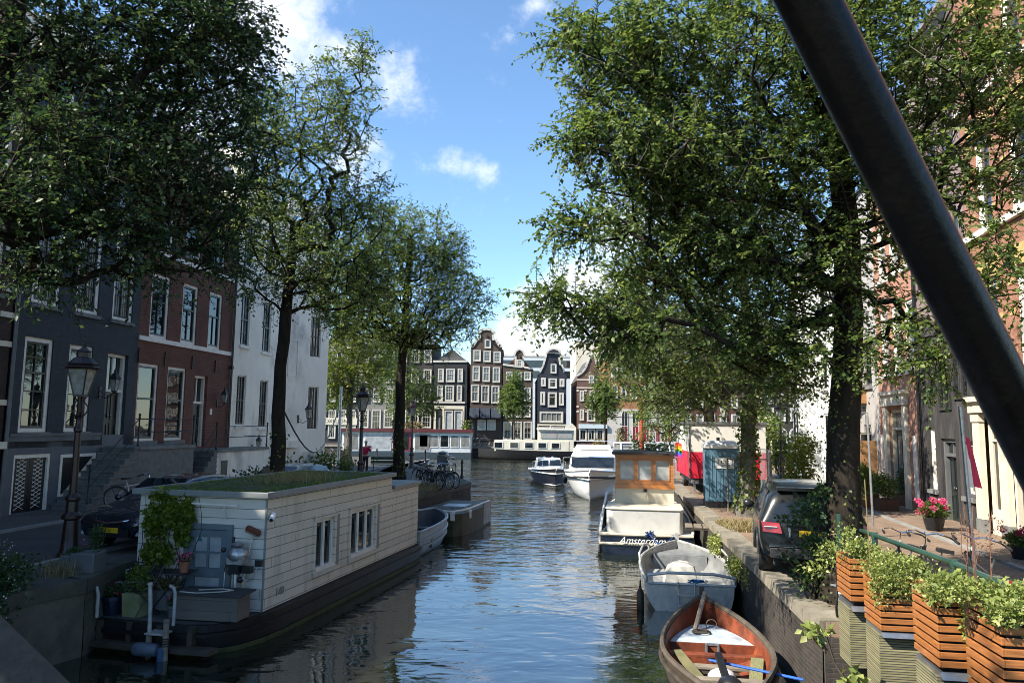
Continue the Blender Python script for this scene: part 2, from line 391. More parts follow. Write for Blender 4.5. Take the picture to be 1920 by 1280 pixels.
QUAYB = BRICK('quay_brick', (.075, .06, .05), (.05, .045, .04), (.11, .105, .095), .22, .07, .85, bdist=.012, dirt=.55)
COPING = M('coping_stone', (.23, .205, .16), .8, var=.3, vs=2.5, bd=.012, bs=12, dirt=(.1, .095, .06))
PAVE = BRICK('clay_paving', (.30, .2, .135), (.24, .17, .12), (.13, .115, .1), .2, .1, .85, flat=True, bdist=.008, dirt=.4)
PAVEG = BRICK('grey_paving', (.105, .095, .082), (.085, .078, .068), (.08, .08, .075), .3, .3, .8, flat=True, bdist=.006, dirt=.35)
ASPH = BRICK('street_brick', (.085, .078, .072), (.065, .06, .058), (.04, .04, .038), .2, .09, .8, flat=True, bdist=.008, dirt=.4)
KERB = M('kerb_stone', (.24, .235, .22), .75, var=.25, vs=3, bd=.008, bs=15)
ROOFT = BRICK('red_roof_tile', (.2, .085, .05), (.15, .07, .045), (.05, .03, .025), .22, .3, .75, flat=False, bdist=.03, dirt=.45)
ROOFG = BRICK('grey_roof_tile', (.15, .145, .14), (.12, .118, .115), (.05, .05, .05), .22, .3, .7, bdist=.03, dirt=.4)
LEAD = M('lead_grey', (.13, .135, .14), .55, .2, var=.25)
G_DARK = GLASS('dark_glass', (.012, .016, .018), .02, 1.75)
G_MID = GLASS('glass_with_curtain', (.05, .052, .05), .03, 1.6, inner=(.32, .32, .30))
G_LIGHT = GLASS('pale_blind_glass', (.34, .36, .37), .06, 1.5, .2)
G_LAMP = GLASS('lantern_glass', (.30, .31, .28), .08, 1.45, .35, 6.)
ALU = M('brushed_aluminium', (.5, .49, .46), .4, .35, var=.18, vs=5, bd=.002, bs=60, dirt=(.25, .25, .25))
ALUD = M('dull_aluminium', (.3, .31, .31), .55, .5, var=.25, vs=4, dirt=(.14, .14, .13))
STEEL = M('galvanised_steel', (.42, .44, .45), .45, .8, var=.25, vs=8)
CHROME = M('chrome', (.7, .7, .7), .12, 1., var=.1)
RUBBER = M('black_rubber', (.012, .012, .012), .7, var=.3)
GELW = M('white_gelcoat', (.8, .8, .78), .25, var=.06, vs=2, coat=.4)
NAVY = M('navy_hull_paint', (.007, .013, .032), .35, var=.3, vs=2)
HULLB = M('black_hull_tar', (.007, .0075, .008), .5, var=.5, vs=3, bd=.008, bs=9, spec=.3)
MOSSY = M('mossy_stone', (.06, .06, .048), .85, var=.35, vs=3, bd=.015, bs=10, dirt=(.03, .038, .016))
WOODW = M('weathered_wood', (.2, .17, .13), .75, var=.35, vs=2, stretch=(1, 1, 9), bd=.004, bs=30)
WOODD = M('dark_wet_wood', (.045, .035, .025), .7, var=.5, vs=3, bd=.006, bs=20)
VARN = M('varnished_wood', (.42, .15, .03), .3, var=.3, vs=2, stretch=(1, 1, 8), coat=.5)
DRIFT = M('dark_driftwood', (.085, .068, .05), .75, var=.4, vs=3, bd=.005, bs=25)
REDO = M('red_oxide_paint', (.19, .045, .017), .6, var=.45, vs=4, bd=.004, bs=25, dirt=(.04, .02, .015))
PALEBL = M('pale_blue_paint', (.42, .5, .56), .6, var=.12, vs=6, dirt=(.2, .2, .19))
TERRA = M('terracotta', (.28, .11, .06), .8, var=.25)
M('bare_twig_bark', (.17, .145, .11), .85, var=.4, vs=5)
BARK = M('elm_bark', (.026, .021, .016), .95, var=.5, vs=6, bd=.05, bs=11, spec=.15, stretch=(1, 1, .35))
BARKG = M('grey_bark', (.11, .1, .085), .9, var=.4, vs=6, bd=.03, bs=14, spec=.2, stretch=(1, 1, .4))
LF_ELM = LEAF('elm_leaf', (.04, .08, .018), (.095, .155, .034), (.2, .25, .06), .45)
LF_DARK = LEAF('deep_green_leaf', (.018, .044, .016), (.036, .078, .025), (.1, .15, .04), .34)
LF_YEL = LEAF('yellow_green_leaf', (.07, .115, .018), (.14, .2, .032), (.26, .29, .055), .5)
LF_PALE = LEAF('pale_green_leaf', (.11, .16, .035), (.24, .29, .07), (.4, .42, .16), .32)
LF_VINE = LEAF('vine_leaf', (.07, .12, .012), (.12, .18, .02), (.24, .28, .04), .4)
LF_DRY = LEAF('dry_grass', (.18, .15, .06), (.26, .21, .09), (.32, .28, .13), .2)
GRASS = LEAF('grass_blade', (.055, .11, .012), (.1, .17, .02), (.17, .21, .045), .3)
FL_RED = LEAF('crimson_petal', (.42, .012, .05), (.5, .02, .09), (.6, .06, .14), .25)
FL_PINK = LEAF('pink_petal', (.55, .05, .16), (.65, .09, .22), (.7, .2, .3), .25)
FL_WHITE = LEAF('white_petal', (.6, .6, .55), (.7, .7, .66), (.75, .75, .72), .2)
# ------------------------------------------------------------------ sky, sun, camera
SUN_AZ = Vector((-.90, -.40)).normalized(); SUN_EL = R(43)
sc = bpy.context.scene
w = bpy.data.worlds.new('World'); sc.world = w; w.use_nodes = True; t = w.node_tree; t.nodes.clear()
out = t.nodes.new('ShaderNodeOutputWorld'); bg = t.nodes.new('ShaderNodeBackground'); lk(t, bg.outputs[0], out.inputs[0])
sky = t.nodes.new('ShaderNodeTexSky'); sky.sky_type = 'NISHITA'; sky.sun_disc = False; sky.sun_elevation = SUN_EL
sky.sun_rotation = math.atan2(SUN_AZ.x, SUN_AZ.y); sky.air_density = 1.0; sky.dust_density = .15; sky.ozone_density = 3.0; sky.altitude = 0
bg.inputs[1].default_value = .115
gen = t.nodes.new('ShaderNodeTexCoord').outputs['Generated']
sep = t.nodes.new('ShaderNodeSeparateXYZ'); lk(t, gen, sep.inputs[0])
def cloud_blob(px, py, rx, ry, wt=1.):
    d = ray(px, py).normalized(); right = Vector((d.y, -d.x, 0)).normalized(); upv = right.cross(d).normalized()
    def dot(v):
        n = t.nodes.new('ShaderNodeVectorMath'); n.operation = 'DOT_PRODUCT'; lk(t, gen, n.inputs[0]); n.inputs[1].default_value = v; return n.outputs['Value']
    f = 1/FPX; a = math_(t, 'DIVIDE', dot(right), rx*f); b = math_(t, 'DIVIDE', dot(upv), ry*f)
    rr = math_(t, 'SQRT', math_(t, 'ADD', math_(t, 'MULTIPLY', a, a), math_(t, 'MULTIPLY', b, b)))
    m = math_(t, 'SUBTRACT', 1., rr)
    front = math_(t, 'GREATER_THAN', dot(d), 0.)
    return math_(t, 'MULTIPLY', math_(t, 'MULTIPLY', math_(t, 'MAXIMUM', m, 0.), front), wt)
CLOUDS = [(470, 40, 230, 250, .95), (640, 90, 120, 62), (740, 160, 110, 110, .85), (660, 290, 120, 120, .85), (835, 312, 105, 52, .62), (915, 320, 45, 40, .6), (1000, 640, 150, 80, 1.5), (1060, 590, 150, 90, 1.4), (1130, 540, 150, 90, 1.3), (1170, 440, 130, 130), (1000, 10, 60, 40, .7), (560, -80, 160, 90), (330, 250, 260, 300), (1300, 640, 200, 90)]
acc = None
for c in CLOUDS:
    b = cloud_blob(*c); acc = b if acc is None else math_(t, 'MAXIMUM', acc, b)
zc = math_(t, 'ADD', math_(t, 'MAXIMUM', sep.outputs[2], 0.), .35)
n1 = noise(t, gen, 13., 10, .68); n2 = noise(t, gen, 4.5, 5, .55)
nn = math_(t, 'ADD', math_(t, 'MULTIPLY', n1.outputs[0], .62), math_(t, 'MULTIPLY', n2.outputs[0], .38))
dens = math_(t, 'ADD', math_(t, 'MULTIPLY', acc, .6), math_(t, 'MULTIPLY', math_(t, 'SUBTRACT', nn, .5), 2.3))
cm = ramp(t, dens, [(.1, (0, 0, 0)), (.78, (1, 1, 1))]); cm.color_ramp.interpolation = 'EASE'
n3 = noise(t, gen, 13., 6, .6)
shade = ramp(t, math_(t, 'ADD', math_(t, 'MULTIPLY', dens, .55), math_(t, 'MULTIPLY', n3.outputs[0], .55)), [(.25, (4.2, 4.6, 5.2)), (.5, (5.6, 5.7, 5.9)), (.8, (4.6, 4.8, 5.2))]).outputs[0]
tint = mixc(t, 1., sky.outputs[0], (.91, 1.03, 1.08), 'MULTIPLY')
lk(t, mixc(t, math_(t, 'MULTIPLY', cm.outputs[0], .93), tint, shade), bg.inputs[0])
sl = bpy.data.lights.new('sun', 'SUN'); sl.energy = 5.0; sl.angle = R(.5); sl.color = (1, .92, .79)
so = bpy.data.objects.new('sun', sl); C.objects.link(so)
sd = Vector((SUN_AZ.x*math.cos(SUN_EL), SUN_AZ.y*math.cos(SUN_EL), math.sin(SUN_EL))); so.rotation_euler = sd.to_track_quat('Z', 'Y').to_euler()
so.location = sd*60
cd = bpy.data.cameras.new('camera'); cam = bpy.data.objects.new('camera', cd); C.objects.link(cam); sc.camera = cam
cd.sensor_width = 36; cd.lens = FPX/1920*36; cd.clip_start = .05; cd.clip_end = 3000
cam.matrix_world = Matrix.Translation(EYE) @ CAMROT.to_4x4()
cd.dof.use_dof = True; cd.dof.focus_distance = 28; cd.dof.aperture_fstop = 8
sc.view_settings.view_transform = 'Standard'; sc.view_settings.look = 'None'; sc.view_settings.exposure = 1.15; sc.view_settings.gamma = 1
sc.render.engine = 'CYCLES'; sc.cycles.filter_width = .9; sc.cycles.use_denoising = True; sc.cycles.max_bounces = 8; sc.cycles.transparent_max_bounces = 4
sc.cycles.caustics_reflective = False; sc.cycles.caustics_refractive = False; sc.cycles.sample_clamp_indirect = 6
# ------------------------------------------------------------------ water
m, t, b = nt('canal_water'); MATS['canal_water'] = m; v = ocoord(t)
lk(t, ramp(t, noise(t, v, .2, 3).outputs[0], [(.3, (.008, .012, .008)), (.7, (.014, .018, .01))]).outputs[0], b.inputs['Base Color'])
b.inputs['Roughness'].default_value = .015; b.inputs['IOR'].default_value = 3.8
mp = t.nodes.new('ShaderNodeMapping'); mp.inputs['Scale'].default_value = (.75, 1.25, 1); lk(t, v, mp.inputs['Vector'])
a1 = noise(t, mp.outputs[0], 1.45, 2, .45); a2 = noise(t, mp.outputs[0], 5.2, 3, .5); a3 = noise(t, mp.outputs[0], .22, 2)
a1.inputs['Distortion'].default_value = .6
s = t.nodes.new('ShaderNodeSeparateXYZ'); lk(t, v, s.inputs[0])
far = t.nodes.new('ShaderNodeMapRange'); far.inputs[1].default_value = 12; far.inputs[2].default_value = 55; far.inputs[3].default_value = .22; far.inputs[4].default_value = 1.5; lk(t, s.outputs[1], far.inputs[0])
patch = ramp(t, a3.outputs[0], [(.4, (.45,)*3), (.62, (1.25,)*3)]).outputs[0]
hh = math_(t, 'ADD', math_(t, 'MULTIPLY', a1.outputs[0], 1.0), math_(t, 'MULTIPLY', a2.outputs[0], .17))
hh = math_(t, 'MULTIPLY', math_(t, 'MULTIPLY', hh, patch), far.outputs[0])
bump(t, b, hh, .078, 1.)
WATER = m
struct('canal_water', MB(m).quad((-160, -30, WZ), (160, -30, WZ), (160, 99, WZ), (-160, 99, WZ)))
struct('ground', MB(M('earth_bed', (.06, .05, .035), .9, bd=.02, bs=5)).quad((-900, -200, -2.6), (900, -200, -2.6), (900, 1500, -2.6), (-900, 1500, -2.6)))
# ------------------------------------------------------------------ left quay
LQ = [(-8.6, -6), (-8.35, 8), (-7.95, 12.6), (-7.5, 13.6), (-7.62, 15.0), (-5.85, 23.8), (-1.95, 36.9), (-2.6, 39.6), (-4.1, 44), (-7.0, 54), (-9.6, 63.5), (-60, 70)]
def facL(Y): return -14.7+.148*(Y-22)
poly = LQ+[(-60, -6)]
struct('left_pavement', MB(PAVEG).prismz([(x, y) for x, y in poly], -.9, 0.))
wall = MB(CONCRETE)
for i in range(len(LQ)-1):
    (x0, y0), (x1, y1) = LQ[i], LQ[i+1]; wall.use(CONCRETE if i < 5 else QUAYB)
    d = Vector((x1-x0, y1-y0, 0)).normalized(); n = Vector((d.y, -d.x, 0))
    a = Vector((x0, y0, 0)); bb = Vector((x1, y1, 0)); o = n*.02; o2 = n*.08
    wall.quad(a+o2+Vector((0, 0, -2.4)), bb+o2+Vector((0, 0, -2.4)), bb+o+Vector((0, 0, -.22)), a+o+Vector((0, 0, -.22)))
struct('left_quay_wall', wall)
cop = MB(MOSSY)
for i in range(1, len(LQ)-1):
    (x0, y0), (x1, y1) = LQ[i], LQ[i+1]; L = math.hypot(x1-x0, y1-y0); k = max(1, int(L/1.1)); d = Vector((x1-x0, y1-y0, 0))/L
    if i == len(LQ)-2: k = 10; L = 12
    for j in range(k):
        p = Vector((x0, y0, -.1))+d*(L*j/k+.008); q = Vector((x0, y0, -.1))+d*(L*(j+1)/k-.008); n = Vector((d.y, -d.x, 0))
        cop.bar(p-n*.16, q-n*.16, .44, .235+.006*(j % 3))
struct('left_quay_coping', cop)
# street between kerb strip and facades
fL = lambda Y, o: (facL(Y)+o, Y)
struct('left_street', MB(ASPH).prismz([fL(-5, 2.6), (-9.6, -5), (-9.4, 10), (-9.0, 15), (-7.1, 24), (-5.2, 33), (-6.1, 41), (-8, 52), fL(60, 2.6)], -.5, .006))
kb = MB(KERB)
for a, bb in (((-9.6, -5), (-9.4, 10)), ((-9.4, 10), (-9.0, 15)), ((-9.0, 15), (-7.1, 24)), ((-7.1, 24), (-5.2, 33)), (fL(-5, 2.6), fL(60, 2.6))):
    L = math.hypot(bb[0]-a[0], bb[1]-a[1]); k = int(L/1.0); d = Vector((bb[0]-a[0], bb[1]-a[1], 0))/L
    for j in range(k):
        p = Vector((*a, .02))+d*(L*j/k+.006); kb.bar(p, Vector((*a, .02))+d*(L*(j+1)/k-.006), .15, .1)
struct('left_kerb', kb)
# ------------------------------------------------------------------ right quay
RQ = [(4.4, -6), (4.75, 6.1), (5.38, 11.15), (4.6, 11.3), (4.62, 12), (5.86, 21.8), (7.25, 32), (9.2, 46), (11, 60), (80, 66)]
def facR(Y): return 13.1+.18*(Y-21)
struct('right_street', MB(PAVE).prismz([(80, -6), (80, 66)]+RQ[-2::-1], -.9, 0.))
wall = MB(QUAYB)
for i in range(len(RQ)-1):
    (x0, y0), (x1, y1) = RQ[i], RQ[i+1]; d = Vector((x1-x0, y1-y0, 0)).normalized(); n = Vector((-d.y, d.x, 0)); a = Vector((x0, y0, 0)); bb = Vector((x1, y1, 0)); o = n*.02; o2 = n*.06
    wall.quad(bb+o2+Vector((0, 0, -2.4)), a+o2+Vector((0, 0, -2.4)), a+o+Vector((0, 0, -.2)), bb+o+Vector((0, 0, -.2)))
struct('right_quay_wall', wall)
cop = MB(COPING)
for i in range(3, len(RQ)-2):
    (x0, y0), (x1, y1) = RQ[i], RQ[i+1]; L = math.hypot(x1-x0, y1-y0); k = max(1, int(L/1.25)); d = Vector((x1-x0, y1-y0, 0))/L; n = Vector((d.y, -d.x, 0))
    for j in range(k):
        p = Vector((x0, y0, -.08))+d*(L*j/k+.009)+n*.2; cop.bar(p, Vector((x0, y0, -.08))+d*(L*(j+1)/k-.009)+n*.2, .5, .2+.008*(j % 2))
struct('right_quay_coping', cop)
struct('right_pavement', MB(PAVE).prismz([(facR(-5)-1.6, -5), (facR(-5)+.3, -5), (facR(60)+.3, 60), (facR(60)-1.6, 60)], -.5, .035))
kb = MB(KERB)
a = Vector((facR(-5)-1.68, -5, 0)); bb = Vector((facR(60)-1.68, 60, 0)); L = (bb-a).length; d = (bb-a)/L
for j in range(64): kb.bar(a+d*(L*j/64+.006), a+d*(L*(j+1)/64-.006), .15, .1)
struct('right_kerb', kb)
# ------------------------------------------------------------------ far quay
struct('far_street', MB(ASPH).prismz([(-160, 97.2), (160, 97.2), (160, 260), (-160, 260)], -.9, 0))
fw = MB(QUAYB).quad((-160, 97.15, -2.4), (160, 97.15, -2.4), (160, 97.15, -.2), (-160, 97.15, -.2))
struct('far_quay_wall', fw)
fk = MB(COPING)
for i in range(90): fk.box(-60+i*1.4+.01, -60+(i+1)*1.4-.01, 97.05, 97.6, -.2, .03)
struct('far_quay_coping', fk)
# ramp up to the bridge on the right bank, and the ramp on the left bank
rm = MB(PAVE); rp_ = [(5.5, 12.6, .01), (5.4, 11.15, .15), (4.78, 6.1, .66), (4.55, 1.6, 1.12), (4.45, -6, 1.12)]
for a, bb in zip(rp_[:-1], rp_[1:]): rm.use(PAVE).quad(a, (12, a[1], a[2]), (12, bb[1], bb[2]), bb).use(QUAYB).quad((a[0], a[1], -.3), a, bb, (bb[0], bb[1], -.3)).quad((12, a[1], -.3), (12, bb[1], -.3), (12, bb[1], bb[2]), (12, a[1], a[2]))
struct('bridge_ramp', rm.use(PAVE).prismx([(1.6, -.3), (11.0, -.05), (11.0, .01), (1.6, 1.12), (-6, 1.12), (-6, -.3)], -16.5, -9.9))
# ------------------------------------------------------------------ houses: local x along the front (left to right seen from outside), y into the house
def wall_open(mb, W, H, ops, rev=.16, x0=0., z0=0.):
    xs = sorted({x0, W, *[a for o in ops for a in (o[0], o[1])]}); zs = sorted({z0, H, *[a for o in ops for a in (o[2], o[3])]})
    for i in range(len(xs)-1):
        for j in range(len(zs)-1):
            cx = (xs[i]+xs[i+1])/2; cz = (zs[j]+zs[j+1])/2
            if any(o[0] < cx < o[1] and o[2] < cz < o[3] for o in ops): continue
            mb.quad((xs[i], 0, zs[j]), (xs[i+1], 0, zs[j]), (xs[i+1], 0, zs[j+1]), (xs[i], 0, zs[j+1]))
    for a, b, c, d in [o[:4] for o in ops]:
        mb.quad((a, 0, c), (a, rev, c), (a, rev, d), (a, 0, d)); mb.quad((b, rev, c), (b, 0, c), (b, 0, d), (b, rev, d))
        mb.quad((a, 0, d), (a, rev, d), (b, rev, d), (b, 0, d)); mb.quad((a, rev, c), (a, 0, c), (b, 0, c), (b, rev, c))
def shell(mb, W, D, H, z0=0.):
    mb.quad((0, D, z0), (0, 0, z0), (0, 0, H), (0, D, H)); mb.quad((W, 0, z0), (W, D, z0), (W, D, H), (W, 0, H))
    mb.quad((W, D, z0), (0, D, z0), (0, D, H), (W, D, H)); mb.quad((0, 0, H), (W, 0, H), (W, D, H), (0, D, H))
def window(par, x0, x1, z0, z1, y=.1, case=WHITE, sash=DARKSASH, cw=.1, sw=.05, trans=.38, nv=1, nh=0, glass=G_DARK, sill=STONE, upnv=None, proud=.0, name='window'):
    """casing + sashes as the window, with pane and sill below it"""
    f = MB(case); yo = y-.05-proud; yi = y+.05
    f.box(x0, x0+cw, yo, yi, z0, z1); f.box(x1-cw, x1, yo, yi, z0, z1); f.box(x0+cw, x1-cw, yo, yi, z1-cw, z1); f.box(x0+cw, x1-cw, yo, yi, z0, z0+cw*.9)
    f.use(sash); a, b, c, d = x0+cw, x1-cw, z0+cw*.9, z1-cw; ys = y-.02-proud; ye = y+.04
    f.box(a, a+sw, ys, ye, c, d); f.box(b-sw, b, ys, ye, c, d); f.box(a+sw, b-sw, ys, ye, d-sw, d); f.box(a+sw, b-sw, ys, ye, c, c+sw*1.3)
    zt = d-(d-c)*trans if trans else d
    if trans: f.box(a+sw, b-sw, ys-.015, ye, zt-.03, zt+.04)
    th = .018 if x1-x0 < 1.6 else .022
    for k in range(nv):
        x = a+(b-a)*(k+1)/(nv+1); f.box(x-th, x+th, ys+.01, ye, c, zt if upnv is not None else d)
    for k in range(upnv or 0):
        x = a+(b-a)*(k+1)/(upnv+1); f.box(x-th, x+th, ys+.01, ye, zt, d)
    for k in range(nh):
        z = c+(zt-c)*(k+1)/(nh+1); f.box(a, b, ys+.012, ye, z-th, z+th)
    if nh and trans and upnv is not None:
        z = (zt+d)/2; f.box(a, b, ys+.012, ye, z-th, z+th)
    o = part(name, f, par, smooth=0)
    part('pane', MB(glass).quad((a, y+.03-proud*.5, c), (b, y+.03-proud*.5, c), (b, y+.03-proud*.5, d), (a, y+.03-proud*.5, d)), o, smooth=0)
    if sill: part('sill', MB(sill).box(x0-.07, x1+.07, -.09-proud, y, z0-.13, z0-.003), o, smooth=0)
    return o
def door(par, x0, x1, z0, z1, y=.22, col=BLACKP, case=WHITE, light=.8, leaves=1, glass=G_DARK, panes=False, name='door'):
    f = MB(case); cw = .11; zl = z1-light if light else z1-cw
    f.box(x0, x0+cw, y-.12, y+.05, z0, z1); f.box(x1-cw, x1, y-.12, y+.05, z0, z1); f.box(x0+cw, x1-cw, y-.12, y+.05, z1-cw, z1)
    if light: f.box(x0+cw, x1-cw, y-.11, y+.05, zl-.05, zl+.05)
    if light: f.box((x0+x1)/2-.03, (x0+x1)/2+.03, y-.05, y+.05, zl+.05, z1-cw)
    fr = part('door_frame', f, par, smooth=0)
    if light: part('fanlight', MB(glass).quad((x0+cw, y, zl), (x1-cw, y, zl), (x1-cw, y, z1-cw), (x0+cw, y, z1-cw)), fr, smooth=0)
    L = (x1-x0-2*cw)/leaves
    for k in range(leaves):
        a = x0+cw+k*L+.005; b = x0+cw+(k+1)*L-.005; d = MB(col).box(a, b, y, y+.05, z0, zl-.06)
        for (p, q) in ((.06, .4), (.46, .95)):
            H = zl-z0
            for (u0, u1, w0, w1) in ((.16, .84, p, p+.025), (.16, .84, q-.025, q), (.16, .2, p+.025, q-.025), (.8, .84, p+.025, q-.025)):
                d.box(a+(b-a)*u0, a+(b-a)*u1, y-.025, y, z0+H*w0, z0+H*w1)
        o = part(name, d, par, smooth=0)
        if panes: part('door_pane', MB(glass).box(a+(b-a)*.22, b-(b-a)*.22, y-.012, y-.004, z0+(zl-z0)*.48, z0+(zl-z0)*.9), o, smooth=0)
        part('handle', MB(CHROME).ball((b-.07 if k == 0 else a+.07, y-.05, z0+1.02), .03, 6), o)
def gable_roof(par, W, D, z, h, mat, ov=.15, y0=0., axis='x'):
    r = MB(mat)
    if axis == 'x': r.prismx([(y0-ov, z-.02), (D+ov, z-.02), ((y0+D)/2, z+h)], -.02, W+.02)
    else: r.prism([(-.02, z-.02), (W+.02, z-.02), (W/2, z+h)], y0, D)
    return part('roof', r, par, smooth=0)
def cornice(par, W, z, h=.5, out=.4, mat=WHITE, name='cornice', x0=-.03):
    m = MB(mat).prismx([(-.02, z), (-.1, z), (-out*.5, z+h*.45), (-out*.6, z+h*.7), (-out, z+h*.8), (-out, z+h), (-.02, z+h)][::-1], x0, W+.03)
    return part(name, m, par, smooth=0)
def wall_lantern(name, label, parent_rz, loc, s=1., mat=IRON, group='wall lanterns on the canal houses', arm=.45):
    r = thing(name, label, 'lantern', loc, parent_rz, group)
    a = MB(mat).box(-.05, .05, -.03, 0, -.16*s, .16*s).tube([(0, -.03, -.1*s), (0, -arm*.5, -.16*s), (0, -arm, -.02*s)], .016, 6).tube([(0, -.03, .05), (0, -arm*.4, -.08*s)], .01, 5).ball((0, -arm, 0), .035, 5)
    part('bracket', a, r)
    part('lamp_glass', MB(G_LAMP).lathe([(.07*s, .05*s), (.125*s, .36*s)], 4, (0, -arm, 0)), r, smooth=0)
    c = MB(mat).lathe([(.15*s, .36*s), (.16*s, .385*s), (.07*s, .52*s), (.03*s, .56*s), (.045*s, .6*s), (.01*s, .66*s)], 4, (0, -arm, 0)).lathe([(.04*s, 0), (.085*s, .04*s), (.07*s, .055*s)], 4, (0, -arm, 0))
    for k in range(4):
        q = math.pi/2*(k+.5); c.bar((.07*s*math.cos(q), -arm+.07*s*math.sin(q), .05*s), (.127*s*math.cos(q), -arm+.127*s*math.sin(q), .37*s), .014)
    part('lamp_cap', c, r, smooth=0)
    return r
def onhouse(o, x, y, z):
    rz = o.rotation_euler.z; c, s_ = math.cos(rz), math.sin(rz); return (o.location.x+c*x-s_*y, o.location.y+s_*x+c*y, o.location.z+z)
# ================================================================= left row
RZL = math.atan2(1, .148)
def xl(px):      # distance along the left facade of a photograph column (taken at eye height)
    k = (px-960)/FPX; D = (-14.7-.148*22)/(k-.148); return (D-22.0)*math.hypot(1, .148)
LB = lambda x: (-14.7+x*.148/1.0109, 22.0+x/1.0109, 0)
BLUE = BRICK('slate_blue_brick', (.03, .041, .053), (.022, .031, .041), (.045, .055, .065), .22, .065, .6, dirt=.2, bdist=.01)
BLUEPL = M('blue_grey_plaster', (.1, .115, .13), .6, var=.15, vs=3, dirt=(.06, .075, .085))
REDB = BRICK('deep_red_brick', (.17, .062, .04), (.125, .046, .031), (.19, .135, .105), .22, .065, .75, dirt=.3, bdist=.01)
WPL = M('weathered_white_plaster', (.86, .8, .7), .75, var=.08, vs=1.6, bd=.004, bs=8, dirt=(.38, .36, .32), stretch=(1, 1, .4))
# blue house
WB = 5.62
h = thing('canal_house', 'slate blue painted brick house with tall white framed windows and raised front door', 'house', LB(0), RZL)
o_g = [(.35, 1.5, 2.42, 5.3), (2.2, 3.3, 2.42, 5.25), (4.05, 5.15, 1.95, 5.15)]
o_1 = [(.45, 1.6, 6.35, 9.0), (2.3, 3.4, 6.35, 9.0), (4.1, 5.2, 6.35, 9.0)]; o_2 = [(a, b, 9.95, 12.1) for a, b, _, _ in o_1]; o_3 = [(a, b, 13.0, 14.4) for a, b, _, _ in o_1]
o_b = [(.3, 1.75, .03, 1.75)]
m = MB(BLUE); wall_open(m, WB, 15.2, o_g+o_1+o_2+o_3, z0=2.3); shell(m, WB, 11, 15.2)
m.use(BLUEPL); wall_open(m, WB, 2.3, [(.3, 1.75, .03, 1.75)]); m.box(-.02, WB-1.75, -.07, .0, 2.14, 2.34); m.box(-.02, WB-1.75, -.11, .0, 2.3, 2.38)
part('wall', m, h, smooth=0)
for i, o in enumerate(o_g[:2]): window(h, *o, nv=1, nh=2, trans=.36, upnv=1, glass=G_DARK, sill=STONE, cw=.13, sw=.06)
for k, o in enumerate(o_1): window(h, *o, nv=1, nh=1, trans=.34, upnv=1, glass=G_MID, cw=.13, sw=.06)
for k, o in enumerate(o_2+o_3): window(h, *o, nv=1, nh=1, trans=.4, upnv=1, glass=G_DARK, cw=.12)
door(h, *o_g[2], leaves=2, light=1.3, y=.25)
b = MB(WHITE).box(.3, .38, .02, .12, .03, 1.75).box(1.67, 1.75, .02, .12, .03, 1.75).box(.38, 1.67, .02, .12, 1.64, 1.75)
fr = part('cellar_door_frame', b, h, smooth=0)
for k in range(2):
    a = .39+k*.645; d = MB(BLACKP).box(a, a+.635, .1, .14, .04, 1.62); dd = part('cellar_door', d, h, smooth=0)
    g = MB(WHITE)
    for q in range(12): g.bar((a+.14, .085, .12+q*.125), (a+.5, .085, .2+q*.125+.1), .014); g.bar((a+.5, .09, .12+q*.125), (a+.14, .09, .2+q*.125+.1), .014)
    part('lattice_grille', g, dd, smooth=0)
sw = MB(WHITE).prism([(2.15, 1.7), (3.75, 1.7), (3.75, 1.5), (2.3, .3), (2.15, .3)], -.03, -.005); s_o = part('slanted_cellar_window', sw, h, smooth=0)
part('grille', MB(BLACKP).prism([(2.24, 1.6), (3.6, 1.6), (2.3, .45), (2.24, .45)], -.04, -.032), s_o, smooth=0)
cornice(h, WB, 14.7, .6, .5); gable_roof(h, WB, 11, 15.2, 2.6, ROOFG)
part('drainpipe', MB(LEAD).tube([(-.12, -.08, 0), (-.12, -.08, 15)], .055, 8), h)
# red house
xR0 = WB; WR = 6.7
h2 = thing('canal_house', 'dark red brick house with white sill bands between the blue and white houses', 'house', LB(xR0+.01), RZL); HR = h2
o_g = [(.12, 1.35, 2.05, 4.95), (1.95, 3.2, 2.05, 4.95), (3.85, 4.85, 1.75, 4.75)]; o_1 = [(.6, 1.75, 5.98, 8.45), (2.65, 3.75, 5.98, 8.45), (4.65, 5.7, 5.98, 8.45)]
o_2 = [(a, b, 9.6, 11.5) for a, b, _, _ in o_1]; o_b = [(.25, 1.3, .25, 1.15), (2.0, 3.1, .25, 1.15)]
m = MB(REDB); wall_open(m, WR, 12.6, o_g+o_1+o_2+o_b); shell(m, WR, 11, 12.6); part('wall', m, h2, smooth=0)
for o in o_g[:2]: window(h2, *o, nv=0, nh=0, trans=.45, glass=G_DARK, cw=.1, upnv=0, sw=.06)
for o in o_1: window(h2, *o, nv=1, nh=0, trans=.42, upnv=0, glass=G_DARK, sill=None, cw=.12, sw=.06)
for o in o_2: window(h2, *o, nv=1, nh=0, trans=.42, upnv=0, glass=G_DARK, cw=.1)
for o in o_b: window(h2, *o, nv=1, trans=0, glass=G_DARK, sill=None, name='cellar_window')
door(h2, *o_g[2], light=1.15, y=.25)
part_each('band', MB(WHITE).box(-.0, WR, -.06, -.003, 5.8, 5.97).box(0, WR, -.06, -.003, 9.2, 9.36), h2)
for x in (-.0, 1.62, 3.5, 5.3): part('wall_anchor', MB(IRON).bar((x+.05, -.03, 4.95), (x+.05, -.03, 5.5), .05, .03), h2, smooth=0)
part('house_number', MB(WHITE).box(5.15, 5.3, -.02, -.003, 3.1, 3.35), h2, smooth=0)
cornice(h2, WR, 12.1, .6, .5); gable_roof(h2, WR, 11, 12.6, 3.2, ROOFT)
part('chimney', MB(REDB).box(1., 1.7, 4, 5, 13, 17), h2, smooth=0)
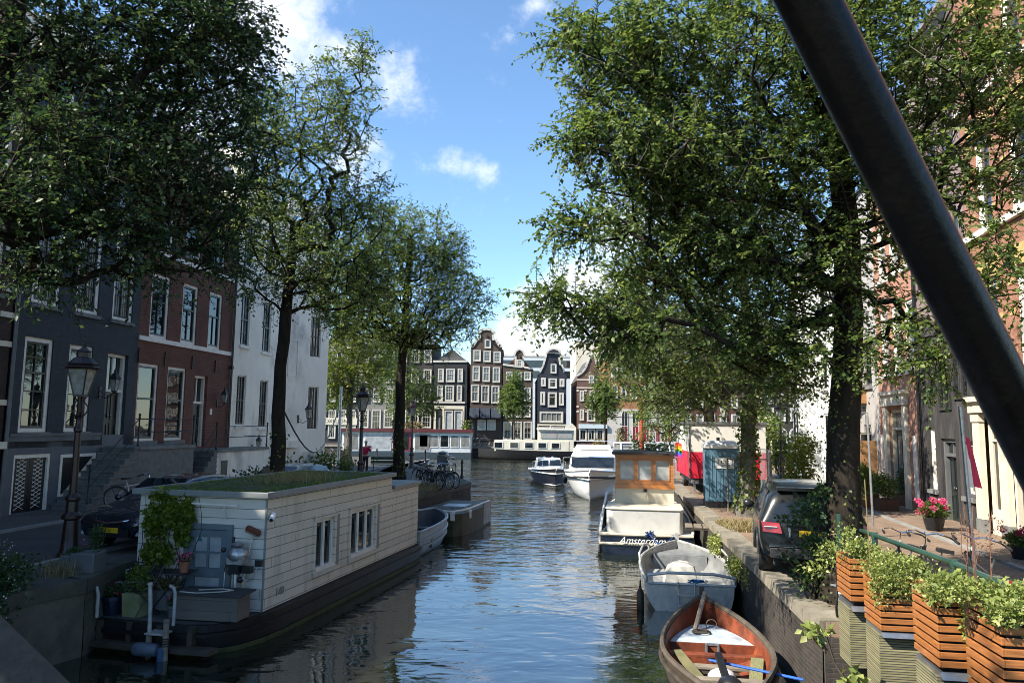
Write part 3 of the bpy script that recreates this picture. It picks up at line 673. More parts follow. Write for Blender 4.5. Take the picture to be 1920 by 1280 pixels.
part('drainpipe', MB(BLACKP).tube([(WR-.05, -.09, 0), (WR-.05, -.09, 12.4)], .05, 8).box(WR-.12, WR+.02, -.16, -.02, 5.2, 5.35), h2)
# white house: front and the wall turned towards the cross canal
xW0 = xR0+WR; WW = 5.1
h3 = thing('canal_house', 'white plastered corner house with black sash windows behind the big tree', 'house', LB(xW0+.02), RZL); HW = h3
o_g = [(.65, 1.5, 2.65, 5.0), (2.9, 3.75, 2.55, 4.9)]; o_1 = [(.7, 1.55, 6.4, 8.9), (2.9, 3.75, 6.3, 8.8)]; o_2 = [(a, b, 10.2, 12.3) for a, b, _, _ in o_1]
m = MB(WPL); wall_open(m, WW, 13.8, o_g+o_1+o_2); m.quad((0, 9, 0), (0, 0, 0), (0, 0, 13.8), (0, 9, 13.8))
c_, s_ = math.cos(R(-24)), math.sin(R(-24)); m.T = Matrix.Translation((WW, 0, 0)) @ Matrix.Rotation(R(-24), 4, 'Z')
WS = 3.3; o_s = [(1.95, 2.7, 2.45, 4.8), (1.95, 2.7, 6.4, 8.7)]; wall_open(m, WS, 13.8, o_s); m.T = None
e = (WW+WS*c_, WS*s_); m.quad((e[0], e[1], 0), (e[0]+1.5, 9, 0), (e[0]+1.5, 9, 13.8), (e[0], e[1], 13.8))
m.add([(0, 0, 13.8), (WW, 0, 13.8), (e[0], e[1], 13.8), (e[0]+1.5, 9, 13.8), (0, 9, 13.8)], [(0, 1, 2, 3, 4)])
part('wall', m, h3, smooth=0)
for o in o_g+o_1+o_2: window(h3, *o, case=WHITE, sash=BLACKP, nv=2, nh=1, trans=.5, upnv=2, cw=.05, glass=G_MID, sill=WHITE)
sd_ = bpy.data.objects.new('side_wall_trim', bpy.data.meshes.new('side_wall_trim')); C.objects.link(sd_); sd_.parent = h3; sd_.location = (WW, 0, 0); sd_.rotation_euler = (0, 0, R(-24))
mm = MB(WPL); mm.box(.45, 1.1, -.03, -.003, 5.25, 5.3).box(.45, .5, -.03, -.003, 5.3, 7.2).box(1.05, 1.1, -.03, -.003, 5.3, 7.2).box(.45, 1.1, -.03, -.003, 7.15, 7.22); part('ledge', MB(WPL).box(.3, 1.3, -.28, -.003, 1.5, 1.85), sd_, smooth=0); part('blind_panel', MB(WPL).box(1.8, 2.7, -.05, -.003, 0, 1.25), sd_, smooth=0)
me = bpy.data.meshes.new('side_wall_trim'); me.from_pydata(mm.v, [], mm.f); me.materials.append(WPL); sd_.data = me
for o in o_s: window(sd_, *o, case=WHITE, sash=BLACKP, nv=2, nh=1, trans=.5, upnv=2, cw=.05, glass=G_MID, sill=None)
cornice(h3, WW, 13.4, .7, .5)
bl = MB(WHITE)
for k in range(20): bl.lathe([(.05, 0), (.09, .25), (.05, .6), (.07, .7)], 6, (WW+.15*c_+k*.16*c_, .15*s_+k*.16*s_+.1, 14.2))
bl.bar((0, .1, 14.15), (WW, .1, 14.15), .2, .12).bar((WW, .1, 14.15), (e[0], e[1]+.1, 14.15), .2, .12).bar((WW, .1, 14.95), (e[0], e[1]+.1, 14.95), .2, .12)
part('balustrade', bl, h3)
part('roof', MB(ROOFG).prismx([(.6, 13.7), (8.5, 13.7), (7, 16.6), (2.5, 16.6)], .0, WW), h3, smooth=0)
dm = MB(WHITE).box(1.2, 2.6, .6, 2.5, 14.2, 16.2); part('dormer', dm, h3, smooth=0); window(h3, 1.3, 2.5, 14.4, 15.9, y=.58, proud=.05, nv=1, nh=1, case=WHITE, sash=BLACKP, sill=None)
# partly visible brown house at the picture's edge
hb = thing('canal_house', 'dark brown brick house with white stone bands at the left picture edge', 'house', LB(-6.2), RZL)
BRB = BRICK('brown_brick', (.055, .035, .03), (.045, .03, .026), (.07, .06, .05), .22, .065, .8)
og = [(1.2, 2.4, 2.3, 4.9), (4.1, 5.5, 2.3, 4.6), (1.2, 2.4, 6.4, 8.8), (4.1, 5.5, 6.4, 8.8), (1.2, 2.4, 10, 12), (4.1, 5.5, 10, 12)]
m = MB(BRB); wall_open(m, 6.0, 14.5, og); shell(m, 6.0, 11, 14.5); part('wall', m, hb, smooth=0)
for o in og: window(hb, *o, nv=1, nh=0, trans=.35, upnv=0, case=CREAM)
bd = MB(CREAM)
for z in (3.2, 4.9, 5.75, 6.5, 7.7, 8.95): bd.box(5.55, 6.02, -.05, -.003, z, z+.16)
bd.box(-.1, 6.06, -.14, -.003, 1.95, 2.15); part_each('band', bd, hb); cornice(hb, 6.0, 14, .6, .5); gable_roof(hb, 6, 11, 14.5, 3, ROOFG)
# houses of the same row standing nearer than the picture's edge (they shade the houseboat)
for x0, W_, H_, mt, lab in ((-12.6, 6.3, 14, REDB, 'red brick house beyond the left picture edge'), (-20.4, 7.7, 13, BRB, 'brown brick house beside the bridge, beyond the left picture edge')):
    r = thing('canal_house', lab, 'house', LB(x0), RZL); og = [(a, b, z0, z1) for z0, z1 in ((2.3, 4.8), (6.2, 8.6), (9.8, 11.8)) for a, b in ((.7, 1.8), (2.7, 3.8), (4.6, 5.7))]
    m = MB(mt); wall_open(m, W_, H_, og); shell(m, W_, 11, H_); part('wall', m, r, smooth=0); cornice(r, W_, H_-.5, .6, .5); gable_roof(r, W_, 11, H_, 3, ROOFG)
    for q in og: window(r, *q, nv=1, nh=0, trans=.35, upnv=0)
# stoops -----------------------------------------------------------------------------------------------
def stoop(label, x0, n, rise, run, xe, z, depth=1.25, white=False, origin=LB, g='stone stoops with iron railings'):
    r = thing('stoop', label, 'stoop', origin(x0), RZL, g)
    s = MB(STEPSTONE)
    for k in range(n): s.box(k*run, n*run, -depth, -.01, k*rise, (k+1)*rise-.05); s.box(k*run-.04, n*run, -depth-.03, -.012, (k+1)*rise-.05, (k+1)*rise)
    part('steps', s, r, bev=.008, smooth=0)
    p = MB(WPL if white else STEPSTONE).box(n*run, xe, -depth, -.01, 0, z-.12).use(STONE).box(n*run-.03, xe+.05, -depth-.06, -.011, z-.12, z)
    if white: p.use(BLACKP).box(n*run+.35, n*run+.85, -depth-.015, -depth, .25, 1.2).use(WHITE).box(xe-.8, xe-.45, -depth-.015, -depth, .3, .9)
    part('landing', p, r, smooth=0)
    q = MB(IRON); yy = -depth+.06
    for (x, zz, hh) in ((.1, rise, 1.15), (n*run, z, 1.05), (xe, z, 1.05)):
        q.lathe([(.035, 0), (.05, .06), (.028, .12), (.028, hh-.1), (.045, hh-.06), (.03, hh), (.05, hh+.05), (.005, hh+.1)], 8, (x, yy, zz))
    for dz in (.95, .5): q.tube([(.1, yy, rise+dz), (n*run, yy, z+dz), (xe, yy, z+dz)], .018, 6); q.tube([(xe, yy, z+dz), (xe, -.05, z+dz)], .018, 6)
    part('railing', q, r)
    return r
stoop('stone steps and landing up to the blue house door', 1.9, 10, .19, .24, 5.75, 1.92)
stoop('dark steps with white based landing beside the red house door', xR0+2.0, 8, .2, .22, xR0+2.0+4.6-xR0-.4, 1.66, white=True)
wall_lantern('wall_lantern', 'black wall lantern beside the blue house door', RZL, onhouse(h, 3.75, 0, 3.75), 1.25, arm=.55)
wall_lantern('wall_lantern', 'slim black lantern on the red brick wall under an iron anchor', RZL, onhouse(h2, 5.7, 0, 3.6), 1.1, arm=.35)
wall_lantern('wall_lantern', 'small lantern low on the white house front left of the trunk', RZL, onhouse(h3, 2.35, 0, 1.55), 1.0, arm=.35)
rr = RZL+R(-24); pw = onhouse(h3, WW+1.3*c_, 1.3*s_, 3.0)
wall_lantern('wall_lantern', 'ornate bracket lantern on the white side wall right of the trunk', rr, pw, 1.35, arm=.8)
# ================================================================= right row (local x runs towards the camera)
RZR = math.atan2(-1, -.18)
def RB(Y): return (facR(Y), Y, 0)
PINKB = BRICK('pink_brick', (.42, .2, .13), (.36, .165, .11), (.42, .36, .28), .21, .062, .8, dirt=.15, bdist=.01)
BANDB = BRICK('banded_brick', (.34, .15, .09), (.28, .12, .075), (.36, .3, .24), .21, .062, .8, dirt=.15, bdist=.01)
YELB = BRICK('yellow_brick', (.5, .36, .12), (.44, .3, .1), (.4, .35, .25), .21, .062, .8, dirt=.1)
MAUVE = M('mauve_plaster', (.23, .17, .165), .8, var=.12, vs=2, dirt=(.13, .1, .1))
SOOT = M('sooty_black_plaster', (.03, .028, .028), .8, var=.5, vs=3, stretch=(2, 2, .35), dirt=(.09, .08, .075))
K = math.hypot(1, .18)
# nearest house: banded brick over a cream pilastered shopfront
Y0, Y1 = 21.2, 9.0; W = (Y0-Y1)*K
h = thing('canal_house', 'orange banded brick house over cream pilasters and green doors', 'house', RB(Y0), RZR); HN = h
cols = [(.75+k*1.95, 1.75+k*1.95) for k in range(6)]
ops = [(a, b, z0, z1) for z0, z1 in ((4.3, 6.9), (8.3, 10.9), (12.1, 14.3)) for a, b in cols]
m = MB(BANDB); wall_open(m, W, 17, ops, z0=3.7); shell(m, W, 10, 17)
m.use(YELB)
for z0, z1 in ((4.3, 6.9), (8.3, 10.9), (12.1, 14.3)):
    for a, b in cols:
        m.prism([(a-.2, z1+.02), (b+.2, z1+.02), (b+.35, z1+.55), (a-.35, z1+.55)], -.03, -.002)
        for q in (.15, .55, .85): m.box(a-.28, a-.01, -.02, -.002, z0+(z1-z0)*q, z0+(z1-z0)*q+.14); m.box(b+.01, b+.28, -.02, -.002, z0+(z1-z0)*q, z0+(z1-z0)*q+.14)
part('wall', m, h, smooth=0)
for o in ops: window(h, *o, y=.14, cw=.12, nv=0, trans=.4, glass=G_MID if int(o[0]*3+o[2]) % 2 else G_DARK, sill=None, sash=WHITE, case=WHITE, upnv=0)
sl_ = MB(WHITE)
for z in (4.3, 8.3, 12.1): sl_.box(0, W, -.12, -.003, z-.18, z-.003)
part_each('sill_band', sl_, h)
s = MB(CREAM); s.box(-.02, W, -.2, .02, 3.3, 3.72).box(-.02, W, -.3, .02, 3.6, 3.74)
for k in range(9): x = .02+k*1.5; s.box(x, x+.45, -.12, .02, .4, 3.3); s.box(x-.03, x+.48, -.15, .02, 3.05, 3.25)
s.use(STONE)
for k in range(9): x = .02+k*1.5; s.box(x-.02, x+.47, -.14, .02, 0, .4)
part('shopfront', s, h, smooth=0)
for k in range(8):
    x = .49+k*1.5
    if k % 2: door(h, x, x+1.0, .03, 3.28, y=.15, col=MATS.get('green_door') or M('green_door', (.03, .045, .045), .35, var=.2), case=CREAM, light=.75, panes=True)
    else: window(h, x, x+1.0, .55, 3.28, y=.15, case=CREAM, sash=CREAM, nv=0, trans=.25, upnv=0, sill=None); part('stall_riser', MB(CREAM).box(x, x+1, .08, .2, 0, .548), h, smooth=0)
cornice(h, W, 16.5, .6, .5); gable_roof(h, W, 10, 17, 2.5, ROOFT)
# black and mauve house with arched windows
Y0, Y1 = 25.4, 21.21; W = (Y0-Y1)*K
h = thing('canal_house', 'sooty black house with pointed arch windows and mauve upper storeys', 'house', RB(Y0), RZR)
m = MB(SOOT); ops = [(.55, 1.15, .9, 2.9), (1.6, 2.75, .03, 2.55), (3.25, 3.95, .9, 2.5)]; wall_open(m, W, 6.3, ops); m.quad((0, 10, 0), (0, 0, 0), (0, 0, 6.3), (0, 10, 6.3))
m.use(MAUVE); wall_open(m, W, 15.6, [], z0=6.3); m.quad((0, 10, 6.3), (0, 0, 6.3), (0, 0, 15.6), (0, 10, 15.6)); m.quad((0, 0, 15.6), (W, 0, 15.6), (W, 10, 15.6), (0, 10, 15.6))
part('wall', m, h, smooth=0)
def arch_poly(a, b, z0, z1, n=8):
    c = (a+b)/2; r = (b-a)/2; zc = z1-r*1.3
    return [(a, z0), (b, z0)]+[(c+r*math.cos(math.pi*k/n), zc+1.3*r*math.sin(math.pi*k/n)) for k in range(n+1)]
def archwin(par, a, b, z0, z1, case, glass=G_DARK, name='arched_window', mul=True, t_=.09):
    out = arch_poly(a-t_, b+t_, z0-t_, z1+t_); inn = arch_poly(a, b, z0, z1); n = len(out); f = MB(case)
    for i in range(n):
        j = (i+1) % n; p, q, r_, s2 = out[i], out[j], inn[j], inn[i]
        f.quad((p[0], -.06, p[1]), (q[0], -.06, q[1]), (r_[0], -.06, r_[1]), (s2[0], -.06, s2[1]))
        f.quad((p[0], 0, p[1]), (q[0], 0, q[1]), (q[0], -.06, q[1]), (p[0], -.06, p[1])); f.quad((s2[0], -.06, s2[1]), (r_[0], -.06, r_[1]), (r_[0], -.005, r_[1]), (s2[0], -.005, s2[1]))
    if mul: f.box((a+b)/2-.03, (a+b)/2+.03, -.05, -.006, z0, z1); f.box(a, b, -.048, -.007, z0+(z1-z0)*.55, z0+(z1-z0)*.55+.07)
    o = part(name, f, par, smooth=0); part('pane', MB(glass).add([(x, -.012, z) for x, z in inn], [tuple(range(n))]), o, smooth=0)
    return o
for z0, z1 in ((3.5, 5.6), (7.2, 9.5), (10.6, 12.9)):
    for k, (a, b) in enumerate(((.35, .75), (.95, 1.35), (1.75, 2.55), (2.95, 3.35), (3.55, 3.95))): archwin(h, a, b, z0+(.0 if k == 2 else .3), z1+(.3 if k == 2 else 0), MAUVE if z0 > 6 else SOOT, mul=(k == 2), t_=.07)
window(h, *ops[0], y=.14, case=WHITE, sash=WHITE, nv=0, trans=.3, upnv=0); door(h, *ops[1], y=.2, col=DARKSASH, case=LEAD, light=.5, leaves=2, panes=True); window(h, *ops[2], y=.14, case=LEAD, sash=WHITE, nv=0, trans=.0)
cornice(h, W, 15.2, .5, .4, mat=MAUVE); gable_roof(h, W, 10, 15.6, 2.4, ROOFG)
part('drainpipe', MB(BLACKP).tube([(.06, -.09, 0), (.06, -.09, 15)], .05, 8), h)
# pink brick house with a cream door case
Y0, Y1 = 29.9, 25.42; W = (Y0-Y1)*K
h = thing('canal_house', 'pink brick house with a large cream door case', 'house', RB(Y0), RZR)
ops = [(1.1, 2.9, .05, 3.55)]+[(a, b, z0, z1) for z0, z1 in ((4.9, 7.4), (8.6, 10.8)) for a, b in ((.5, 1.5), (1.9, 2.9), (3.3, 4.2))]
m = MB(PINKB); wall_open(m, W, 13.5, ops); shell(m, W, 10, 13.5); part('wall', m, h, smooth=0)
d = MB(CREAM).box(.72, 1.1, -.1, .03, 0, 3.7).box(2.9, 3.28, -.1, .03, 0, 3.7).box(.65, 3.35, -.16, .03, 3.7, 4.1).box(.55, 3.45, -.26, .03, 4.1, 4.22); part('door_case', d, h, smooth=0)
door(h, *ops[0], y=.22, col=MATS['green_door'], case=CREAM, light=.7, leaves=2, panes=True, glass=G_MID)
for o in ops[1:]: window(h, *o, case=WHITE, sash=WHITE, nv=0, trans=.4, upnv=0, glass=G_MID, sill=WHITE)
for x in (.12, 3.75): part('shutter', MB(WHITE).box(x, x+.35, -.05, -.01, .3, 2.6), h, smooth=0)
cornice(h, W, 13, .6, .5); gable_roof(h, W, 10, 13.5, 2.6, ROOFT)
# grey house in scaffold behind the trunk
Y0, Y1 = 34.4, 29.92; W = (Y0-Y1)*K
h = thing('canal_house', 'plain grey rendered house under repair behind the big right trunk', 'house', RB(Y0), RZR)
GR = M('grey_render', (.36, .34, .32), .85, var=.12, vs=2, dirt=(.25, .23, .21)); ops = [(.5, 1.5, 1.1, 3.1), (2.3, 3.3, .1, 3.0), (.6, 1.6, 4.6, 6.6), (2.7, 3.7, 4.6, 6.6)]
m = MB(GR); wall_open(m, W, 13, ops); shell(m, W, 10, 13); part('wall', m, h, smooth=0)
for o in ops: window(h, *o, case=LEAD, sash=BLACKP, nv=1, trans=.3, glass=G_DARK)
gable_roof(h, W, 10, 13, 2.5, ROOFG)
# white house with bay farther along
Y0, Y1 = 47.5, 34.6; W = (Y0-Y1)*K
h = thing('canal_house', 'bright white plastered house with a tall bay beyond the lamp posts', 'house', RB(Y0), RZR)
WH2 = M('bright_white_plaster', (.78, .78, .75), .7, var=.05, vs=2, dirt=(.6, .6, .57)); ops = [(a, b, z0, z1) for z0, z1 in ((1.2, 3.6), (4.8, 7.2), (8.2, 10.2)) for a, b in ((.8, 1.9), (3, 4.1), (8.2, 9.3), (10.4, 11.5))]
m = MB(WH2); wall_open(m, W, 12.5, ops); shell(m, W, 10, 12.5); m.box(5.0, 7.2, -.9, 0, 0, 8); part('wall', m, h, smooth=0)
for o in ops: window(h, *o, case=WHITE, sash=BLACKP, nv=1, nh=1, trans=.4, upnv=1, glass=G_DARK)
window(h, 5.3, 6.9, 1.2, 3.8, y=-.88, proud=.06, case=WHITE, sash=BLACKP, nv=1, trans=.3, sill=None); window(h, 5.3, 6.9, 4.8, 7.2, y=-.88, proud=.06, case=WHITE, sash=BLACKP, nv=1, trans=.3, sill=None)
cornice(h, W, 12, .6, .5); gable_roof(h, W, 10, 12.5, 2.6, ROOFG)
# ================================================================= far row across the cross canal, facing the camera
YF = 107.
def FX(px, py=760): return AT(px, py, YF).x
def FZ(py, px=960): return AT(px, py, YF).z
BROWN = BRICK('brown_painted_brick', (.085, .058, .045), (.075, .05, .04), (.09, .07, .055), .3, .1, .8, dirt=.2)
DBRN = BRICK('dark_grey_brick', (.05, .043, .04), (.045, .04, .037), (.06, .055, .05), .3, .1, .8, dirt=.2)
NAVYB = M('navy_black_brick', (.012, .015, .024), .7, var=.3, vs=3)
BLACKB = M('black_painted_brick', (.018, .018, .02), .7, var=.3, vs=3)
ORB = BRICK('orange_brick', (.38, .15, .06), (.32, .12, .05), (.3, .22, .16), .3, .1, .8, dirt=.2)
REDW = BRICK('red_banded_brick', (.14, .065, .05), (.12, .055, .045), (.15, .12, .1), .3, .1, .8, dirt=.2)
BEIGE = M('beige_concrete', (.62, .56, .44), .8, var=.08, vs=.5, stretch=(1, 1, .3))
def farwin(par, px0, px1, py0, py1, yo, case=WHITEF, sash=None, nv=1, nh=1, glass=G_MID, trans=.4, ox=0, cw=.14, name='window'):
    x0, x1 = FX(px0)-ox, FX(px1)-ox; z1, z0 = FZ(py0, px0), FZ(py1, px0)
    return window(par, x0, x1, z0, z1, y=-.03+yo, proud=.07, case=case, sash=sash or case, nv=nv, nh=nh, upnv=nv, trans=trans, cw=cw, sw=.07, glass=glass, sill=None, name=name)
def outline(pts, ox): return [(FX(px, py)-ox, FZ(py, px)) for px, py in pts]
def gable_trim(par, pts, ox, mat=WHITEF, w_=.38, y0=-.14, y1=.35, name='gable_trim'):
    P = [Vector((a, 0, b)) for a, b in outline(pts, ox)]; f = MB(mat)
    for a, b in zip(P[:-1], P[1:]):
        d = (b-a).normalized(); n = Vector((-d.z, 0, d.x))*w_; a2 = a-d*.03; b2 = b+d*.03
        if n.z < 0 and abs(d.x) > .2: n = -n
        f.prism([(a2.x, a2.z), (b2.x, b2.z), (b2.x+n.x*.9, b2.z+n.z*.9), (a2.x+n.x*.9, a2.z+n.z*.9)], y0, y1)
    return part(name, f, par, smooth=0)
def farhouse(label, pts, mat, roofmat, depth=11, ridge=True, base=None, px_l=None, px_r=None, eave=None, tall=0, roof_px=None):
    """front outline in photograph columns and rows, turned into metres at the far quay"""
    xs = [p[0] for p in pts]; ox = FX((min(xs)+max(xs))/2)
    r = thing('canal_house', label, 'house', (ox, YF, 0), 0)
    poly = [(FX(min(xs))-ox, 0), (FX(max(xs))-ox, 0)]+outline(pts, ox)
    part('wall', MB(mat).prism(poly, 0, .45), r, smooth=0)
    W0, W1 = FX(min(xs))-ox, FX(max(xs))-ox; ez = FZ(eave) if eave else min(FZ(pts[0][1]), FZ(pts[-1][1]))
    s = MB(mat).box(W0+.02, W1-.02, .44, depth, 0, ez); part('side_wall', s, r, smooth=0)
    if ridge:
        top = FZ(roof_px) if roof_px else ez+3.6
        part('roof', MB(roofmat).prism([(W0-.1, ez-.05), (W1+.1, ez-.05), ((W0+W1)/2, top)], .46, depth), r, smooth=0)
    return r, ox
def bell(cx, w, neck, top, shoulder, eave):
    """bell gable outline from right to left"""
    return [(cx+w, eave), (cx+w, shoulder), (cx+w*.8, shoulder-1), (cx+neck*1.35, shoulder-7), (cx+neck*1.08, shoulder-14), (cx+neck, shoulder-24), (cx+neck*.85, top+6), (cx+neck*.5, top+1), (cx, top), (cx-neck*.5, top+1), (cx-neck*.85, top+6), (cx-neck, shoulder-24), (cx-neck*1.08, shoulder-14), (cx-neck*1.35, shoulder-7), (cx-w*.8, shoulder-1), (cx-w, shoulder), (cx-w, eave)]
def hoist(par, px, py, ox):
    x, z = FX(px)-ox, FZ(py); part('hoist_beam', MB(BLACKB).box(x-.1, x+.1, -1.2, 0, z, z+.22).tube([(x, -1.1, z), (x, -1.1, z-.35)], .04, 5), par, smooth=0)
# brown bell gable
pts = bell(912, 29.5, 14.5, 619, 651, 655); r, ox = farhouse('tall brown house with a white edged bell gable and navy awnings', pts, BROWN, ROOFG, roof_px=640); gable_trim(r, pts[1:-1], ox)
farwin(r, 907, 919, 636, 653, 0, nv=0, nh=0, trans=0, ox=ox, glass=G_DARK)
hoist(r, 912, 633, ox)
for k in range(3):
    x = 887+k*19; farwin(r, x-1, x+13, 656+k*1.5, 677+k*1.5, 0, ox=ox, nv=2, nh=1); farwin(r, x-2, x+12, 686+k, 714+k*1.5, 0, ox=ox, nv=1, nh=0); farwin(r, x-4, x+11, 721+k, 754+k, 0, ox=ox, nv=1, nh=0)
aw = MB(M('navy_canvas', (.012, .02, .035), .8, var=.3))
for k in range(3): a, b = FX(881+k*20)-ox, FX(899+k*20)-ox; z = FZ(765); aw.prismx([(-.02, z), (-1.3, z-1.35), (-1.3, z-1.45), (-.02, z-1.45)], a, b)
part('awning', aw, r, smooth=0)
farwin(r, 896, 912, 786, 806, 0, ox=ox, nv=1, nh=0, glass=G_LIGHT, trans=0); farwin(r, 914, 930, 786, 806, 0, ox=ox, nv=1, nh=0, glass=G_LIGHT, trans=0); farwin(r, 881, 891, 790, 822, 0, ox=ox, nv=0, nh=0, name='door', case=BLACKP)
# black house left of it
pts = [(876, 679), (813, 679)]; r, ox = farhouse('black fronted house with stacked white windows and a white ground floor', pts, BLACKB, ROOFG, roof_px=655)
gable_trim(r, [(876, 679), (813, 679)], ox, name='cornice', w_=.3); part('gutter_board', MB(WHITEF).box(FX(813)-ox, FX(872)-ox, -.12, -.003, FZ(757), FZ(754)), r, smooth=0)
for (a, b) in ((820, 831), (835, 852), (857, 867)):
    farwin(r, a, b, 691, 716, 0, ox=ox, nv=2 if b-a > 12 else 1, nh=1, glass=G_LIGHT, cw=.16); farwin(r, a-1, b-1, 722, 752, 0, ox=ox, nv=2, nh=2, glass=G_MID, cw=.16)
part('shopfront', MB(CREAM).box(FX(814)-ox, FX(871)-ox, -.1, -.003, FZ(768), FZ(762)).box(FX(814)-ox, FX(818)-ox, -.1, -.003, 0, FZ(768)).box(FX(830)-ox, FX(833)-ox, -.1, -.003, 0, FZ(768)).box(FX(868)-ox, FX(871)-ox, -.1, -.003, 0, FZ(768)).use(DBRN).box(FX(813)-ox, FX(872)-ox, -.16, -.003, 0, FZ(817)), r, smooth=0)
farwin(r, 834, 850, 769, 808, 0, ox=ox, nv=0, nh=0, trans=0, glass=G_LIGHT); farwin(r, 852, 868, 769, 808, 0, ox=ox, nv=0, nh=0, trans=0, glass=G_LIGHT); farwin(r, 818, 829, 778, 812, 0, ox=ox, nv=0, nh=0, trans=0, case=BLACKP, name='door')
# grey brick houses behind the left trees
for (a, b, lab, mat, cs) in ((742, 812, 'grey house with small paned windows right behind the left trees', DBRN, 3), (672, 741, 'grey stone house with a wide ground floor window behind the left trees', M('grey_stone_front', (.2, .19, .18), .8, var=.15), 3), (596, 671, 'dark shop house with a lettered cream fascia behind the left trees', BLACKB, 4)):
    pts = [(b, 640 if cs == 3 else 655), (a, 640 if cs == 3 else 655)]; r, ox = farhouse(lab, pts, mat, ROOFG, roof_px=612); cornice(r, FX(b)-ox, FZ(pts[0][1])-.6, .6, .5, x0=FX(a)-ox)
    st = (b-a)/cs
    for k in range(cs):
        for (y0, y1) in ((655, 680), (692, 718), (728, 754)): farwin(r, a+st*(k+.18), a+st*(k+.82), y0, y1, 0, ox=ox, nv=2, nh=2, glass=G_MID if (k+y0) % 2 else G_DARK)
        farwin(r, a+st*(k+.12), a+st*(k+.88), 768, 802 if k != 1 else 822, 0, ox=ox, nv=2, nh=1, glass=G_DARK)
    if cs == 4:
        part('fascia', MB(CREAM).box(FX(a)-ox, FX(b)-ox, -.25, -.005, FZ(800), FZ(787)), r, smooth=0); text('fascia_lettering', 'OXELJON', .75, BLACKP, r, (FX(632)-ox, -.26, FZ(793.5)))
# brown grey house with small neck gable
pts = [(999, 693), (983, 688), (983, 668), (979, 659), (974, 656), (969, 659), (965, 668), (965, 688), (943, 684)]; r, ox = farhouse('brown grey house with a small neck gable behind a street tree', pts, BROWN, ROOFT, roof_px=664)
gable_trim(r, [(983, 688), (983, 668), (979, 659), (974, 656), (969, 659), (965, 668), (965, 688)], ox, w_=.3); gable_trim(r, [(999, 693), (983, 690)], ox, w_=.3, name='cornice'); gable_trim(r, [(965, 688), (943, 685)], ox, w_=.3, name='cornice')
hoist(r, 974, 670, ox); farwin(r, 968, 979, 674, 689, 0, ox=ox, nv=1, nh=1)
for k in range(3):
    x = 948+k*17
    for (y0, y1) in ((697, 713), (726, 752), (760, 782)): farwin(r, x, x+13, y0, y1, 0, ox=ox, nv=1, nh=0)
for k in range(3): farwin(r, 944+k*19, 960+k*19, 790, 824, 0, ox=ox, nv=1, nh=1, glass=G_DARK, trans=.25)
# black neck gable
pts = [(1062, 704), (1056, 697), (1052, 684), (1050, 670), (1048.5, 663), (1026.5, 662), (1024, 672), (1020, 686), (1014, 698), (1008, 703)]; r, ox = farhouse('narrow black neck gable house with white rimmed windows', pts, NAVYB, ROOFT, eave=708, roof_px=668, depth=13)
gable_trim(r, [(1056, 697), (1052, 684), (1050, 670), (1048.5, 663)], ox, w_=.28); gable_trim(r, [(1026.5, 662), (1024, 672), (1020, 686), (1014, 698)], ox, w_=.28)
c = outline([(1052, 662), (1052, 658), (1047, 654), (1038, 652), (1029, 654), (1024, 658), (1024, 662)], ox); part('gable_crown', MB(WHITEF).prism(c, -.3, .4), r, smooth=0)
part('crown_panel', MB(NAVYB).prism(outline([(1049, 661), (1045, 657), (1038, 655), (1031, 657), (1027, 661)], ox), -.33, -.302), r, smooth=0)
hoist(r, 1038, 676, ox); farwin(r, 1032, 1043, 682, 700, 0, ox=ox, nv=0, nh=0, trans=.0, glass=G_DARK)
for (a, b, y0, y1) in ((1014, 1023, 708, 724), (1028, 1044, 709, 728), (1049, 1058, 710, 725), (1013, 1022, 734, 759), (1027, 1044, 735, 763), (1048, 1057, 736, 760)): farwin(r, a, b, y0, y1, 0, ox=ox, nv=0, nh=0, trans=0 if b-a < 12 else .3, glass=G_DARK, cw=.22)
farwin(r, 1012, 1056, 771, 792, 0, ox=ox, nv=3, nh=0, trans=.0, glass=G_MID, cw=.22)
part('shopfront', MB(CREAM).box(FX(1008)-ox, FX(1062)-ox, -.12, -.003, FZ(797), FZ(794)).box(FX(1008)-ox, FX(1010)-ox, -.1, -.003, 0, FZ(797)).box(FX(1031)-ox, FX(1034)-ox, -.1, -.003, 0, FZ(797)).box(FX(1059)-ox, FX(1062)-ox, -.1, -.003, 0, FZ(797)), r, smooth=0)
for a, b in ((1011, 1020), (1021, 1031), (1035, 1058)): farwin(r, a, b, 800, 824, 0, ox=ox, nv=1 if b-a < 12 else 3, nh=2, glass=G_DARK, trans=.45, cw=.12)
lg = MB(CREAM).prism(outline([(1080, 826), (1080, 801), (1076, 797), (1072, 793), (1068, 797), (1063, 801), (1063, 826)], ox), -.3, -.01); part('porch_gable', lg, r, smooth=0)
# red banded house with steep dormer gable
pts = [(1126, 700), (1119, 690), (1117, 683), (1113, 668), (1111, 664), (1108, 668), (1102, 684), (1100, 690), (1092, 700), (1082, 706)]; r, ox = farhouse('dark red house with white stone bands and a pointed ornate gable', pts, REDW, ROOFG, eave=712, roof_px=672)
gable_trim(r, [(1126, 700), (1119, 690), (1117, 683), (1113, 668), (1111, 664)], ox, w_=.3); gable_trim(r, [(1111, 664), (1108, 668), (1102, 684), (1100, 690), (1092, 700), (1082, 706)], ox, w_=.3, name='gable_trim')
part('finial', MB(WHITEF).lathe([(.25, 0), (.15, .5), (.05, 1.2), (.01, 1.9)], 6, (FX(1111)-ox, .1, FZ(664))), r)
bm_ = MB(CREAM)
for y in (709, 724, 729, 759, 768): bm_.box(FX(1081)-ox, FX(1126)-ox, -.06, -.003, FZ(y+2), FZ(y)) if y in (709, 724) else [bm_.box(FX(x)-ox, FX(x+4)-ox, -.06, -.003, FZ(y+3), FZ(y)) for x in (1081, 1096, 1110, 1122)]
